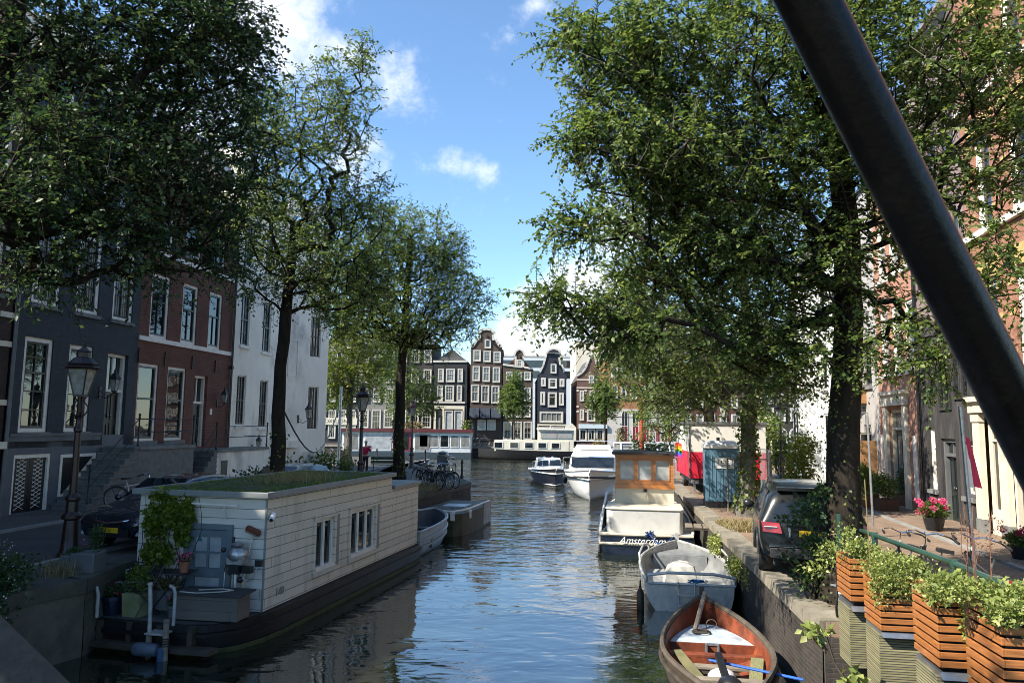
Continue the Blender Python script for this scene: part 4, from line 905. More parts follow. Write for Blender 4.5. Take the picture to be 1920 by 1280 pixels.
part_each('band', bm_, r)
for (a, b, y0, y1) in ((1104, 1114, 703, 719), (1087, 1095, 732, 752), (1105, 1115, 732, 752), (1087, 1095, 767, 788), (1101, 1116, 767, 790)): farwin(r, a, b, y0, y1, 0, ox=ox, nv=1, nh=1, glass=G_DARK, cw=.16)
part('shopfront', MB(M('pale_blue_fascia', (.5, .58, .62), .5, var=.1)).box(FX(1085)-ox, FX(1138)-ox, -.4, -.003, FZ(801), FZ(793)), r, smooth=0)
for k in range(3): farwin(r, 1086+k*16, 1100+k*16, 804, 826, 0, ox=ox, nv=1, nh=0, glass=G_DARK, trans=0)
# orange brick house with tall arched ground floor
pts = [(1210, 668), (1139, 668)]; r, ox = farhouse('orange brick house with white surrounds and arched red ground floor doors', pts, ORB, ROOFG, roof_px=640); cornice(r, FX(1210)-ox, FZ(668)-.6, .7, .6, x0=FX(1139)-ox)
for k in range(4):
    x = 1146+k*18
    for (y0, y1) in ((681, 708), (722, 748)): farwin(r, x, x+12, y0, y1, 0, ox=ox, nv=0, nh=0, trans=.45, glass=G_DARK if k % 2 else G_MID, cw=.2)
part('ground_floor', MB(M('pale_stucco', (.5, .47, .43), .7, var=.1)).box(FX(1139)-ox, FX(1240)-ox, -.1, -.003, 0, FZ(764)), r, smooth=0)
RDP = M('crimson_panel', (.2, .012, .025), .5, var=.2)
for k in range(5):
    x0, x1 = FX(1166+k*20)-ox, FX(1176+k*20)-ox; gg = bpy.data.objects.new('tmp', None)
    o = archwin(r, x0, x1, .2, FZ(768), WHITEF, G_DARK); o.location.y = -.1; part('lower_panel', MB(RDP).box(x0, x1, -.03, -.015, .2, FZ(796)), o, smooth=0)
# red brick rows seen under the right hand trees
for (a, b, top, lab, mat, ar) in ((1211, 1300, 690, 'brown brick house with white windows seen under the right tree crowns', REDW, 0), (1301, 1388, 700, 'dark red brick house with white sashes above the site cabin', BRICK('wine_brick', (.13, .045, .035), (.11, .04, .03), (.14, .1, .08), .3, .1, .8), 0), (1389, 1520, 690, 'grey brick house with white arched doorways behind the street lamp', DBRN, 1), (1521, 1700, 690, 'brown brick house far behind the big right trunk', REDW, 0), (500, 595, 650, 'brown house far behind the white corner house', DBRN, 0)):
    pts = [(b, top), (a, top)]; r, ox = farhouse(lab, pts, mat, ROOFT, roof_px=top-26); cornice(r, FX(b)-ox, FZ(top)-.6, .6, .5, x0=FX(a)-ox)
    n = max(3, int((b-a)/19)); st = (b-a)/n
    for k in range(n):
        x0, x1 = a+st*(k+.2), a+st*(k+.8)
        for (y0, y1) in ((703, 727), (738, 757), (764, 790)) if ar else ((706, 728), (742, 766), (776, 800)): farwin(r, x0, x1, y0, y1, 0, ox=ox, nv=2 if ar else 1, nh=2 if ar else 1, glass=G_DARK if (k % 2) else G_MID, cw=.2)
        if ar: archwin(r, FX(x0)-ox, FX(x1)-ox, 1.0, FZ(799), WHITEF, t_=.22)
        else: farwin(r, x0, x1, 808, 830, 0, ox=ox, nv=1, nh=0, glass=G_DARK)
# modern blocks standing behind the far row
def block(label, px0, px1, top, Y, mat, d=14, wins=None, base=0):
    a, b = AT(px0, top, Y), AT(px1, top, Y); r = thing('office_block', label, 'building', ((a.x+b.x)/2, Y, 0), 0)
    w2 = (b.x-a.x)/2; z = a.z; part('wall', MB(mat).box(-w2, w2, 0, d, 0, z), r, smooth=0); part('parapet', MB(WHITEF).box(-w2-.1, w2+.1, -.1, d, z, z+.4), r, smooth=0)
    if wins:
        g = MB(G_DARK)
        for (zz, h_) in wins: g.box(-w2+.4, w2-.4, -.06, -.01, z-zz-h_, z-zz)
        part('window_band', g, r, smooth=0)
    return r, w2, z
r, w2, z = block('tall plain beige concrete block rising behind the far row', 1080, 1148, 640, 128, BEIGE, 12)
part('stair_tower', MB(BEIGE).box(w2-2.3, w2-.02, -.3, 8, z-2, z+3.2), r, smooth=0)
block('low modern grey office with window bands behind the far gables', 930, 1084, 668, 170, M('pale_panel', (.55, .57, .58), .6, var=.06), 14, [(.8, 1.6), (3.2, 1.6)])
# ================================================================= the houseboat (local y along the hull, origin at the cabin's front right corner on the waterline)
RZH = -math.atan(.222)
HB = thing('houseboat', 'pale grey boarded houseboat with a grass roof moored on the left', 'houseboat', (-4.69, 14.67, WZ), RZH)
def onhb(x, y, z): c, s = math.cos(RZH), math.sin(RZH); return (HB.location.x+c*x-s*y, HB.location.y+s*x+c*y, WZ+z)
BOARD = STRIPES('grey_white_boards', (.62, .57, .48), 2, .187, .055, (.10, .1, .09), .1, .65, stain=(.36, .33, .26))
BOARD2 = STRIPES('blue_white_boards', (.62, .58, .52), 2, .187, .05, (.15, .15, .14), .07, .6)
DECKG = M('dark_grey_deck', (.05, .052, .05), .8, var=.4, vs=3, bd=.006, bs=14)
TRIM = M('grey_trim', (.2, .215, .215), .5, var=.15)
DOORB = M('blue_grey_door', (.12, .155, .18), .45, var=.12, vs=5)
hull = MB(HULLB)
ol = [(-3.0, -1.15), (-.95, -1.2), (-.45, -1.05), (-.08, -.65), (.1, -.1), (.16, .6), (.16, 8.2), (.05, 8.9), (-.4, 9.2), (-2.75, 9.2), (-2.95, 8.8)]
def grow(p, s): return [(-1.4+(x+1.4)*s, 4+(y-4)*(1+(s-1)*.35)) for x, y in p]
rings = [[(x, y, z) for x, y in grow(ol, s)] for s, z in ((.9, -.7), (.95, -.25), (.985, .05), (1.0, .2), (1.0, .3), (1.03, .305), (1.03, .37), (1., .38), (.995, .5), (.97, .505))]
hull.loft(rings); part('hull', hull, HB, smooth=30)
part('waterline_algae', MB(M('green_algae', (.04, .05, .015), .8, var=.6, vs=5)).loft([[(x, y, z) for x, y in grow(ol, s)] for s, z in ((.992, -.06), (1.002, .03), (1.003, .075), (.999, .085))], cap=False), HB, smooth=30)
part('deck', MB(DECKG).prismz([(-2.9, -1.02), (-.9, -1.08), (-.42, -.93), (-.1, -.55), (.0, -.02), (-2.8, -.02)], .5, .515), HB, smooth=0)
# cabin walls with real window openings on the canal side
cab = MB(BOARD2)
def rect_wall(mb, P, u, L, z0, z1, ops, rev, n):
    sub = MB(); wall_open(sub, L, z1, ops, rev, 0, z0)
    rz = math.atan2(u[1], u[0]); mb.T = Matrix.Translation(P) @ Matrix.Rotation(rz, 4, 'Z'); mb.add(sub.v, sub.f); mb.T = None
ZT = 2.66
wy = [(2.05, 2.95), (3.85, 5.35)]
rect_wall(cab, (-2.8, 0, 0), (1, 0), 2.8, .52, ZT, [(1.18, 2.02, .53, 2.02)], .1, 0)
cab.use(BOARD)
rect_wall(cab, (0, 0, 0), (0, 1), 6.5, .52, ZT, [(a, b, .88, 1.98) for a, b in wy], .09, 0)
rect_wall(cab, (0, 6.5, 0), (0, 1), 2.2, .52, ZT-.36, [], .09, 0)
cab.quad((-2.8, 6.5, .52), (-2.8, 0, .52), (-2.8, 0, ZT), (-2.8, 6.5, ZT)); cab.quad((0, 6.5, ZT-.36), (-2.8, 6.5, ZT-.36), (-2.8, 6.5, ZT), (0, 6.5, ZT)); cab.quad((0, 8.7, .52), (-2.8, 8.7, .52), (-2.8, 8.7, ZT-.36), (0, 8.7, ZT-.36)); cab.quad((-2.8, 8.7, .52), (-2.8, 6.5, .52), (-2.8, 6.5, ZT-.36), (-2.8, 8.7, ZT-.36))
part('cabin', cab, HB, smooth=0)
rf = MB(TRIM)
for a, b in (((-2.9, -.1), (.1, -.1)), ((.06, -.06), (.06, 6.56)), ((-2.86, -.06), (-2.86, 6.56)), ((-2.9, 6.54), (.1, 6.54))): rf.bar((*a, ZT+.045), (*b, ZT+.045), .09, .11)
rf.box(-2.83, .02, -.05, 6.5, ZT-.01, ZT+.02); rf.box(-2.86, .07, 6.6, 8.78, ZT-.37, ZT-.27)
RF = part('roof', rf, HB, smooth=0, bev=.008)
g = np.random.default_rng(3)
sod = MB(M('mossy_soil', (.05, .055, .018), .95, var=.5, vs=3, bd=.03, bs=8)); nx, ny = 18, 36; vs = []
for j in range(ny+1):
    for i in range(nx+1):
        x = -2.78+2.76*i/nx; y = .0+6.45*j/ny; e = min(i, nx-i, j, ny-j); vs.append((x, y, ZT+.035+.05*min(1, e/3)+.03*g.random()*min(1, e)))
sod.add(vs, [(j*(nx+1)+i, j*(nx+1)+i+1, (j+1)*(nx+1)+i+1, (j+1)*(nx+1)+i) for j in range(ny) for i in range(nx)]); S_ = part('roof_turf', sod, RF)
n = 15000; P = np.stack([-2.72+2.64*g.random(n), .05+6.35*g.random(n), np.full(n, ZT+.06)], 1)
q = np.sin(P[:, 0]*3.1+1)*np.sin(P[:, 1]*1.7)+.6*np.sin(P[:, 1]*4+P[:, 0]*5); P = P[q+g.random(n)*1.2 > -.1]
o = blades('roof_grass', S_, P, .055, GRASS, 4, .009, 1.0); o['kind'] = 'stuff'
P = np.stack([-1.0+.5*g.normal(size=700)*.7, 2.9+.55*g.normal(size=700), np.full(700, ZT+.06)], 1); o = blades('tall_roof_grass', S_, P, .26, LF_DRY, 5, .006, .9); o['kind'] = 'stuff'
# windows on the canal side
for (a, b), nm in zip(wy, (1, 2)):
    f = MB(WHITE); X = -.05
    def bx(y0, y1, z0, z1, x0=-.08, x1=-.02): f.box(x0, x1, y0, y1, z0, z1)
    bx(a, a+.07, .88, 1.98); bx(b-.07, b, .88, 1.98); bx(a, b, 1.91, 1.98); bx(a, b, .88, .96, -.08, .05)
    for k in range(nm): y = a+(b-a)*(k+1)/(nm+1); bx(y-.05, y+.05, .96, 1.91)
    f.use(BOARD).box(.0, .035, a-.1, a-.001, .8, 2.06).box(.0, .035, b+.001, b+.1, .8, 2.06).box(.0, .05, a-.1, b+.1, 1.985, 2.09).box(.0, .06, a-.1, b+.1, .78, .876)
    o = part('window', f, HB, smooth=0); part('pane', MB(G_DARK).quad((-.06, a, .9), (-.06, b, .9), (-.06, b, 1.95), (-.06, a, 1.95)), o, smooth=0)
    part('shutter', MB(TRIM).box(.0, .03, b+.002, b+.26, .86, 2.0), o, smooth=0)
# front door with four panes
d = MB(DOORB); x0, x1 = -1.62, -.78
d.box(x0-.1, x0, -.06, .05, .52, 2.02).box(x1, x1+.1, -.06, .05, .52, 2.02).box(x0-.1, x1+.1, -.06, .05, 2.02, 2.12)
fr = part('door_frame', d, HB, smooth=0)
d = MB(DOORB).box(x0, x1, .0, .04, .52, 2.02)
for a, b, c, e in ((x0, x0+.14, .52, 2.0), (x1-.14, x1, .52, 2.0), (x0+.14, x1-.14, 1.88, 2.0), (x0+.14, x1-.14, 1.12, 1.28), (x0+.14, x1-.14, .52, .66)): d.box(a, b, -.035, 0, c, e)
d.box((x0+x1)/2-.025, (x0+x1)/2+.025, -.035, 0, 1.28, 1.88).box(x0+.14, x1-.14, -.034, 0, 1.56, 1.6)
D_ = part('door', d, HB, smooth=0)
part('door_pane', MB(G_LIGHT).box(x0+.14, x1-.14, -.012, -.004, 1.29, 1.87), D_, smooth=0); part('lower_panel', MB(G_LIGHT).box(x0+.16, x1-.16, -.012, -.004, .68, 1.1), D_, smooth=0)
part('triangular_sticker', MB(M('teal_sticker', (.02, .12, .16), .4)).prism([(x0+.16, 1.78), (x0+.28, 1.78), (x0+.22, 1.88)], -.018, -.013), D_, smooth=0)
text('house_number', '140', .22, M('dull_metal_figures', (.32, .31, .28), .5, .5), HB, (.012, .62, .78), (R(90), 0, R(90)), ext=.006)
part('corner_trim', MB(TRIM).box(-.02, .012, -.012, .02, .52, ZT-.02), HB, smooth=0)
part('camera_lamp', MB(WHITE).tube([(.01, .12, 2.3), (.1, .1, 2.3)], .018, 6).use(GELW).tube([(.07, .14, 2.33), (.12, -.02, 2.24)], .05, 10).use(BLACKP).tube([(.12, -.02, 2.24), (.123, -.03, 2.235)], .035, 10), HB)
part('awning_rail', MB(WHITE).bar((-1.9, -.12, 2.52), (-.55, -.12, 2.5), .03).bar((-.85, -.12, 2.5), (-.85, -.03, 2.22), .02), HB)
fr_ = MB(WOODD).box(-3.4, -.15, -1.42, -1.12, .1, .17)
for k in range(5): fr_.box(-3.2+k*.62, -3.1+k*.62, -1.22, -1.1, .1, .5)
part('landing_plank', fr_, HB, smooth=0)
# things standing on the front deck ------------------------------------------------------------------
def dthing(name, label, cat, x, y, z=.515, rz=0, group=None): return thing(name, label, cat, onhb(x, y, z), RZH+rz, group)
r = dthing('deck_chest', 'grey wooden storage chest with a rope on its lid', 'chest', -.62, -.64, .515, R(4))
CH = STRIPES('grey_brown_chest_boards', (.12, .105, .09), 2, .19, .02, (.03, .03, .03), .2, .7)
part('box', MB(CH).box(-.6, .6, -.24, .24, .02, .45), r, bev=.01, smooth=0); part('lid', MB(M('black_felt', (.03, .031, .033), .85, var=.3)).prismx([(-.3, .452), (.3, .47), (.3, .5), (-.3, .48)], -.66, .68), r, smooth=0)
part('rope', MB(M('pale_rope', (.4, .38, .33), .9)).tube([(-.55, -.2, .5), (-.2, -.25, .5), (.2, -.12, .51), (.35, .05, .51), (.1, .12, .51), (-.3, .0, .5)], .012, 6), r)
r = dthing('outboard_motor', 'silver outboard motor clamped to a stand by the houseboat door', 'motor', -.42, -.22, .515)
ST = M('polished_silver', (.4, .41, .42), .38, .8, var=.3, vs=7, dirt=(.12, .12, .12))
part('cowl', MB(ST).ball((.02, -.05, 1.1), .19, 9, (1.1, .9, .85)).box(-.14, .2, -.17, .07, .93, 1.05).lathe([(.05, .0), (.12, .03), (.13, .06), (.03, .1)], 10, (.02, -.05, 1.24)), r)
part('fuel_cap', MB(BLACKP).tube([(-.08, -.05, 1.2), (-.08, -.05, 1.42)], .026, 8).ball((-.25, -.1, 1.18), .05, 6), r)
part('bracket', MB(BLACKP).box(-.12, .1, -.14, .04, .75, .98).tube([(-.16, -.1, .95), (-.2, -.1, .8), (-.08, -.08, .72)], .025, 6).box(.12, .3, -.06, .06, .76, .88).ball((.1, -.05, .64), .06, 6), r)
part('shaft', MB(STEEL).tube([(.0, -.05, .8), (.0, -.05, .1)], .05, 8).tube([(-.2, -.1, .9), (-.22, -.1, .1)], .012, 6), r)
part('stand', MB(WOODW).bar((-.14, .0, 0), (.05, -.02, .8), .05).bar((.2, .0, 0), (.0, -.02, .8), .05), r)
part('tiller', MB(STEEL).tube([(.12, -.05, .68), (.25, -.06, .62), (.38, -.06, .7), (.44, -.04, .92)], .014, 6).use(BLACKP).box(.4, .54, -.08, .0, .9, 1.02), r)
r = dthing('broom', 'broom with red brown bristles leaning head up on the boards', 'broom', -.25, -.06, .515)
part('handle', MB(CREAM).tube([(-.16, -.16, 0), (.02, .0, 1.46)], .014, 6), r); part('brush', MB(M('brown_bristle', (.13, .04, .02), .9, var=.4, vs=30)).at((.03, -.02, 1.5), rx=R(10), ry=R(20)).box(-.15, .15, -.05, .05, -.02, .07).use(WOODW).box(-.15, .15, -.05, .05, -.05, -.018), r, bev=.02)
r = dthing('bistro_table', 'black folding bistro table carrying a terracotta flower pot', 'table', -1.68, -.42, .515, R(5)); TB = r
part('table_top', MB(IRON).box(-.36, .36, -.26, .26, .73, .75), r, bev=.01)
for s in (-1, 1): part('leg', MB(IRON).tube([(-.3, .22*s, 0), (.28, .22*s, .73)], .014, 6).tube([(.3, .2*s, 0), (-.28, .2*s, .73)], .014, 6), r)
part('leaf_support', MB(IRON).bar((.1, -.25, .45), (.66, -.25, .86), .03), r)
def pot_plant(r, rad, hh, matp, z, blobs, leaf, size, flower=None, fl=60, seed=1):
    part('pot', MB(matp).lathe([(rad*.72, 0), (rad*.95, hh*.8), (rad*1.06, hh*.8), (rad*1.08, hh), (rad*.9, hh), (rad*.88, hh*.9)], 14, (0, 0, z)), r)
    bush('foliage', r, blobs, leaf, size, seed)
    if flower: b = blobs[0]; bush('blossom', r, [(b[0], b[1], b[2]+b[5]*.25, b[3]*1.05, b[4]*1.05, b[5]*.9, fl)], flower, size*.7, seed+1, wid=.5, shell=.12)
r = dthing('potted_flowers', 'terracotta pot of pink flowers on the black folding table', 'potted plant', -1.42, -.42, 1.266); pot_plant(r, .1, .2, TERRA, 0, [(0, 0, .26, .17, .17, .1, 170)], LF_DARK, .05, FL_PINK, 90, 3)
def folding_chair(label, x, y, rz):
    r = dthing('folding_chair', label, 'chair', x, y, .515, rz, 'black folding chairs on the houseboat deck')
    part('seat', MB(IRON).box(-.2, .2, -.19, .19, .44, .46), r)
    b = MB(IRON)
    for k in range(5): b.bar((-.17+k*.085, .2, .5+.12), (-.17+k*.085, .26, .86), .012)
    for k in range(4): b.bar((-.17, .21+.012*k, .62+.07*k), (.17, .22+.012*k, .68+.06*k), .012)
    part('backrest', b, r)
    for s in (-1, 1): part('leg', MB(IRON).tube([(.19*s, -.22, 0), (.19*s, .27, .9)], .011, 6).tube([(.17*s, .24, 0), (.17*s, -.17, .45)], .011, 6), r)
    return r
folding_chair('black folding chair with crossed wires against the vine', -2.45, -.45, R(14)); folding_chair('black folding chair half behind the table by the boards', -2.02, -.72, R(-30))
# climbing vine on the cabin corner
r = dthing('climbing_vine', 'yellow green climbing vine covering the left corner of the houseboat wall', 'plant', -2.28, -.06, .515)
st = MB(WOODD); gg = random.Random(5)
for k in range(9):
    x = -.25+gg.random()*.75; p = [(x, -.02, 0)]
    for q in range(7): x += gg.uniform(-.12, .13); p.append((x, -.03-gg.random()*.05, (q+1)*.3))
    st.tube(p, [.014-.0014*i for i in range(8)], 5)
part('stem', st, r)
bush('foliage', r, [(.0, -.08, 1.66, .36, .1, .46, 850), (.35, -.07, 1.78, .3, .12, .28, 700), (-.1, -.08, 1.0, .25, .1, .35, 320), (.15, -.08, 1.0, .35, .1, .25, 260), (-.22, -.15, .62, .28, .16, .16, 380), (.05, 0, 2.15, .35, .14, .1, 300)], LF_VINE, .085, 6, .0, .45)
bush('hanging_foliage', r, [(.62, -.06, 1.75, .14, .07, .38, 700), (.55, -.06, 1.35, .16, .06, .18, 280)], LF_YEL, .1, 8, .0, .46)
# deck pots, crate, gangway rails, ladder
r = dthing('flower_tub', 'dark blue tub of crimson flowers behind the bent rail', 'potted plant', -2.62, -.78); pot_plant(r, .24, .34, M('dark_blue_glaze', (.012, .016, .03), .25), 0, [(0, 0, .42, .27, .25, .14, 380)], LF_DARK, .06, FL_RED, 45, 9)
r = dthing('square_planter', 'mossy pale square planter with a leggy green plant', 'planter', -2.12, -.78); part('box', MB(M('mossy_pot', (.2, .21, .1), .85, var=.3, vs=5)).prismx([(-.15, 0), (.15, 0), (.19, .42), (-.19, .42)], -.18, .18), r, smooth=0); bush('foliage', r, [(0, 0, .6, .3, .25, .28, 420)], LF_ELM, .05, 11)
r = dthing('flower_tub', 'small grey pot of pink flowers at the chest corner', 'potted plant', -1.36, -.72); pot_plant(r, .14, .22, LEAD, 0, [(0, 0, .3, .16, .16, .12, 220)], LF_DARK, .05, FL_PINK, 60, 13)
r = dthing('trough_planter', 'grey trough of pale twigs under the climbing vine', 'planter', -2.0, -.2); part('trough', MB(TRIM).box(-.45, .45, -.15, .15, 0, .36), r, smooth=0, bev=.01); bush('foliage', r, [(0, 0, .45, .45, .16, .13, 420)], LF_DRY, .06, 12)
AG = M('old_rail_grey', (.36, .37, .36), .6, .3, var=.25, vs=5)
r = dthing('handrail', 'grey bent tube handrail at the left end of the deck', 'handrail', -2.8, -1.3, .12); part('rail', MB(AG).tube([(-.28, 0, 0), (-.28, 0, .85), (-.24, 0, .97), (-.12, 0, 1.03), (.12, 0, 1.03), (.24, 0, .97), (.28, 0, .85), (.28, 0, .45)], .032, 10), r)
r = dthing('swim_ladder', 'metal boarding ladder with a chequered step at the deck edge', 'ladder', -1.2, -1.38, -.1)
part('rail', MB(AG).tube([(-.15, .0, .5), (-.17, .0, 1.0), (-.2, 0, 1.32)], .036, 10).tube([(-.2, 0, 1.32), (-.202, 0, 1.36)], .045, 10), r); part('rail', MB(AG).tube([(.17, .2, .6), (.17, .2, 1.15), (.15, .18, 1.25), (.08, .16, 1.29)], .03, 10), r)
part('step', MB(M('chequer_plate', (.45, .45, .43), .45, .6, var=.6, vs=45)).box(-.17, .2, -.12, .16, .5, .53), r, bev=.006)
part('post', MB(WOODW).tube([(.3, -.1, -.6), (.25, -.1, .3), (.25, -.1, .78)], .05, 9), r); part('post', MB(WOODW).tube([(-.13, -.02, -.6), (-.14, -.02, .5)], .05, 9), r)
rp = MB(BLACKP)
for k in range(4): rp.tube([(.25+.065*math.cos(a*.785), -.1+.065*math.sin(a*.785), .35+.04*k) for a in range(8)], .012, 5, closed=True)
part('rope_lashing', rp, r)
r = dthing('boat_fender', 'blue grey inflatable fender hanging under the ladder step', 'fender', -1.28, -1.5, .16, R(4)); part('bladder', MB(M('blue_grey_rubber', (.07, .09, .12), .5, var=.3, vs=4)).tube([(-.27, 0, 0), (-.25, 0, 0), (-.2, 0, 0), (.12, 0, 0), (.19, 0, 0), (.23, 0, 0)], [.02, .09, .115, .115, .1, .03], 14), r)
r = dthing('boat_fender', 'small upright blue fender tied beside the ladder post', 'fender', -1.0, -1.5, .08); part('bladder', MB(M('blue_fender', (.03, .07, .14), .45)).tube([(0, 0, -.22), (0, 0, -.2), (0, 0, -.1), (0, 0, .1), (0, 0, .15)], [.01, .06, .075, .075, .02], 10), r)
r = thing('gangway', 'dark boarded gangway between the left quay and the deck', 'gangway', G(270, 1135, WZ+.5), R(8))
part('boards', MB(WOODD).box(-1.0, .55, -.3, .4, -.04, .0).prism([(-1.0, 0), (.5, 0), (.5, .42), (-.2, .34), (-1.0, .12)], .4, .43), r, smooth=0)
part('rail', MB(AG).tube([(-1.05, -.28, .42), (.3, -.28, .02)], .028, 8).tube([(-1.05, -.28, .42), (-1.05, -.28, -.02)], .028, 8).tube([(-1.05, -.28, .52), (.1, -.28, .5)], .02, 6).tube([(-1.05, -.28, .52), (.35, .35, .86)], .015, 6), r)
r = thing('mooring_pole', 'thin grey pole with slack lines beside the houseboat corner', 'pole', G(252, 1098, WZ+.5)); part('pole', MB(AG).tube([(0, 0, 0), (.06, 0, 1.3), (.2, 0, 1.33)], .018, 8), r); part('line', MB(AG).tube([(.2, 0, 1.33), (.08, 0, .5), (-.05, 0, -.1)], .008, 5).tube([(.18, 0, 1.33), (.02, 0, .3)], .008, 5), r)
r = thing('mooring_rope', 'slack mooring rope sagging from the left quay wall to the houseboat', 'rope', (0, 0, 0)); a = G(100, 1228, WZ+.03); b = Vector(onhb(-2.6, -1.15, .3)); part('rope', MB(M('grey_rope', (.12, .115, .1), .9)).tube([a+(b-a)*t_/10+Vector((0, 0, -.35*math.sin(math.pi*t_/10)*(1 if t_ > 2 else .3))) if False else a+(b-a)*t_/10+Vector((0, 0, .9*(t_/10)**2-.9*t_/10+.02)) * .3 for t_ in range(11)], .022, 6), r)
# ================================================================= boats. local: +y bow, +x starboard, z up from the waterline
def lerp(a, b, t): return a+(b-a)*t
def stations(L, B, sheer0, sheer1, tr=.8, full=2.2, n=16, zmid=None):
    """half beam and gunwale height from stern (0) to bow (1)"""
    S = []
    for i in range(n+1):
        t = i/n; a = tr+(1-tr)*math.sin(min(1, t/.45)*math.pi/2); k = 1 if t < .45 else max(0, 1-((t-.45)/.55)**full)
        zz = lerp(sheer0, sheer1, t**2) if zmid is None else (lerp(sheer0, zmid, min(1, t/.4)) if t < .4 else lerp(zmid, sheer1, ((t-.4)/.6)**1.7))
        S.append((t*L, max(.015, B/2*a*k), zz))
    return S
PROF = [(1, 1), (.985, .72), (.93, .45), (.8, .22), (.45, .04), (.0, -.02)]
def hull_shell(S, zb, outm, inm=None, th=.05, floor=None, rake=.0, prof=PROF, rimm=None, bowrise=.5):
    m = MB(outm); rings = []; ins = []
    L = S[-1][0]
    for (y, b, zg) in S:
        t = y/L; z0 = zb+(zg*.55-zb)*max(0, (t-.62)/.38)**2*bowrise
        pr = [(b*fx, y+rake*max(0, (t-.5)/.5)*fz, z0+(zg-z0)*fz) for fx, fz in prof]
        rings.append([(-x, yy, z) for x, yy, z in pr[:-1]]+[(0, pr[-1][1], pr[-1][2])]+[(x, yy, z) for x, yy, z in pr[:-1]][::-1])
        bi = max(.004, b-th); z0i = max(z0+th, floor if floor is not None else -9)
        pi_ = [(bi*fx, y+rake*max(0, (t-.5)/.5)*fz-(th if t > .95 else 0)+(th if t < .03 else 0), max(z0i, z0i+(zg-z0i)*fz)) for fx, fz in prof]
        ins.append([(-x, yy, z) for x, yy, z in pi_[:-1]]+[(0, pi_[-1][1], pi_[-1][2])]+[(x, yy, z) for x, yy, z in pi_[:-1]][::-1])
    m.loft(rings, closed=False, cap=False); n = len(rings[0]); m.add(rings[0], [tuple(range(n))])
    if inm:
        m.use(inm); m.loft([r[::-1] for r in ins], closed=False, cap=False); m.add(ins[0], [tuple(range(n))[::-1]])
        m.use(rimm or outm)
        for side in (0, -1):
            for a, b, c, d in zip(rings[:-1], rings[1:], ins[1:], ins[:-1]): m.quad(a[side], b[side], c[side], d[side])
        m.quad(rings[0][0], rings[0][-1], ins[0][-1], ins[0][0])
    return m
def rail_line(S, rake=.0, off=0., dz=0.):
    L = S[-1][0]
    return [(-(b+off), y+rake*max(0, (y/L-.5)/.5), z+dz) for y, b, z in S], [((b+off), y+rake*max(0, (y/L-.5)/.5), z+dz) for y, b, z in S]
# open aluminium sloop on the right
a0 = G(1288, 1088, -.72); b0 = G(1302, 1012, -.5)
d = b0-a0; rz = math.atan2(-d.x, d.y); rz = R(-9)
AB = thing('aluminium_boat', 'open bare aluminium boat with a white cover inside behind the red sloop', 'boat', (4.08, 17.25, WZ), rz)
S = stations(4.9, 2.2, .58, .82, .86, 2.4)
part('hull', hull_shell(S, -.22, ALU, ALUD, .06, .1, .12), AB, smooth=40)
l_, r_ = rail_line(S, .12, 0, .02); part('gunwale', MB(ALU).tube(l_+r_[::-1], .035, 8).tube([l_[0], r_[0]], .03, 8), AB)
part('stem_post', MB(ALU).bar((0, 4.98, .5), (0, 5.02, 1.05), .09).bar((-.16, 5.02, .98), (.16, 5.02, .98), .03), AB)
part('fore_deck', MB(ALUD).prismz([(-.72, 3.75), (.72, 3.75), (.42, 4.5), (0.02, 4.82), (-.42, 4.5)], .6, .63).box(-.72, .72, 3.72, 3.75, .1, .6), AB, smooth=0)
part('thwart', MB(ALU).box(-.95, .95, .5, .95, .34, .38).box(-.93, -.45, .95, 3.2, .3, .34).box(.5, .93, .95, 3.2, .3, .34).box(-.93, -.9, .5, 3.2, .1, .3).box(-.47, -.45, .95, 3.2, .1, .3).box(.5, .52, .95, 3.2, .1, .3), AB, smooth=0)
for sx in (-1, 1): part('grab_rail', MB(ALU).tube([(sx*1.09, 2.3, .64), (sx*1.11, 2.4, .86), (sx*1.0, 3.3, .94), (sx*.86, 3.75, .9), (sx*.82, 3.8, .72)], .028, 8), AB)
part('stern_rail', MB(ALU).tube([(-.98, .1, .6), (-.96, -.04, .78), (-.5, -.1, .86), (.5, -.1, .86), (.96, -.04, .78), (.98, .1, .6)], .035, 8), AB)
part('boarding_ladder', MB(ALU).tube([(-.28, -.06, .66), (-.28, -.12, -.1)], .02, 6).tube([(.08, -.06, .66), (.08, -.12, -.1)], .02, 6).box(-.28, .08, -.14, -.08, .36, .4).box(-.28, .08, -.15, -.09, .14, .18), AB)
def onb(o, x, y, z):
    e = o.rotation_euler.z; c, s = math.cos(e), math.sin(e); x *= o.scale.x; y *= o.scale.y
    return (o.location.x+c*x-s*y, o.location.y+s*x+c*y, o.location.z+z)
r = thing('boat_cover', 'crumpled white cloth over the console of the aluminium boat', 'cover', onb(AB, -.12, 1.6, .12), rz)
cv = MB(M('white_canvas', (.72, .69, .6), .85, var=.08, vs=6, bd=.01, bs=8))
cv.loft([[(x*s+q*.05*math.sin(x*9+z*5), y*s2+.06*math.cos(x*11), z) for x, y in ((-.34, -.26), (-.1, -.3), (.14, -.28), (.36, -.2), (.4, .1), (.32, .28), (0, .32), (-.3, .27), (-.38, .05))] for s, s2, z, q in ((1.2, 1.15, 0, 1), (1.08, 1.05, .2, 1), (1., .95, .42, .6), (.8, .8, .62, .5), (.45, .5, .7, .2))]); part('cloth', cv, r, smooth=18)
r = thing('boat_fender', 'black fender hanging off the left quarter of the aluminium boat', 'fender', onb(AB, -1.12, .12, .2)); part('bladder', MB(RUBBER).tube([(0, 0, -.3), (0, 0, -.27), (0, 0, -.15), (0, 0, .15), (0, 0, .25), (0, 0, .45)], [.02, .07, .085, .085, .03, .01], 10), r)
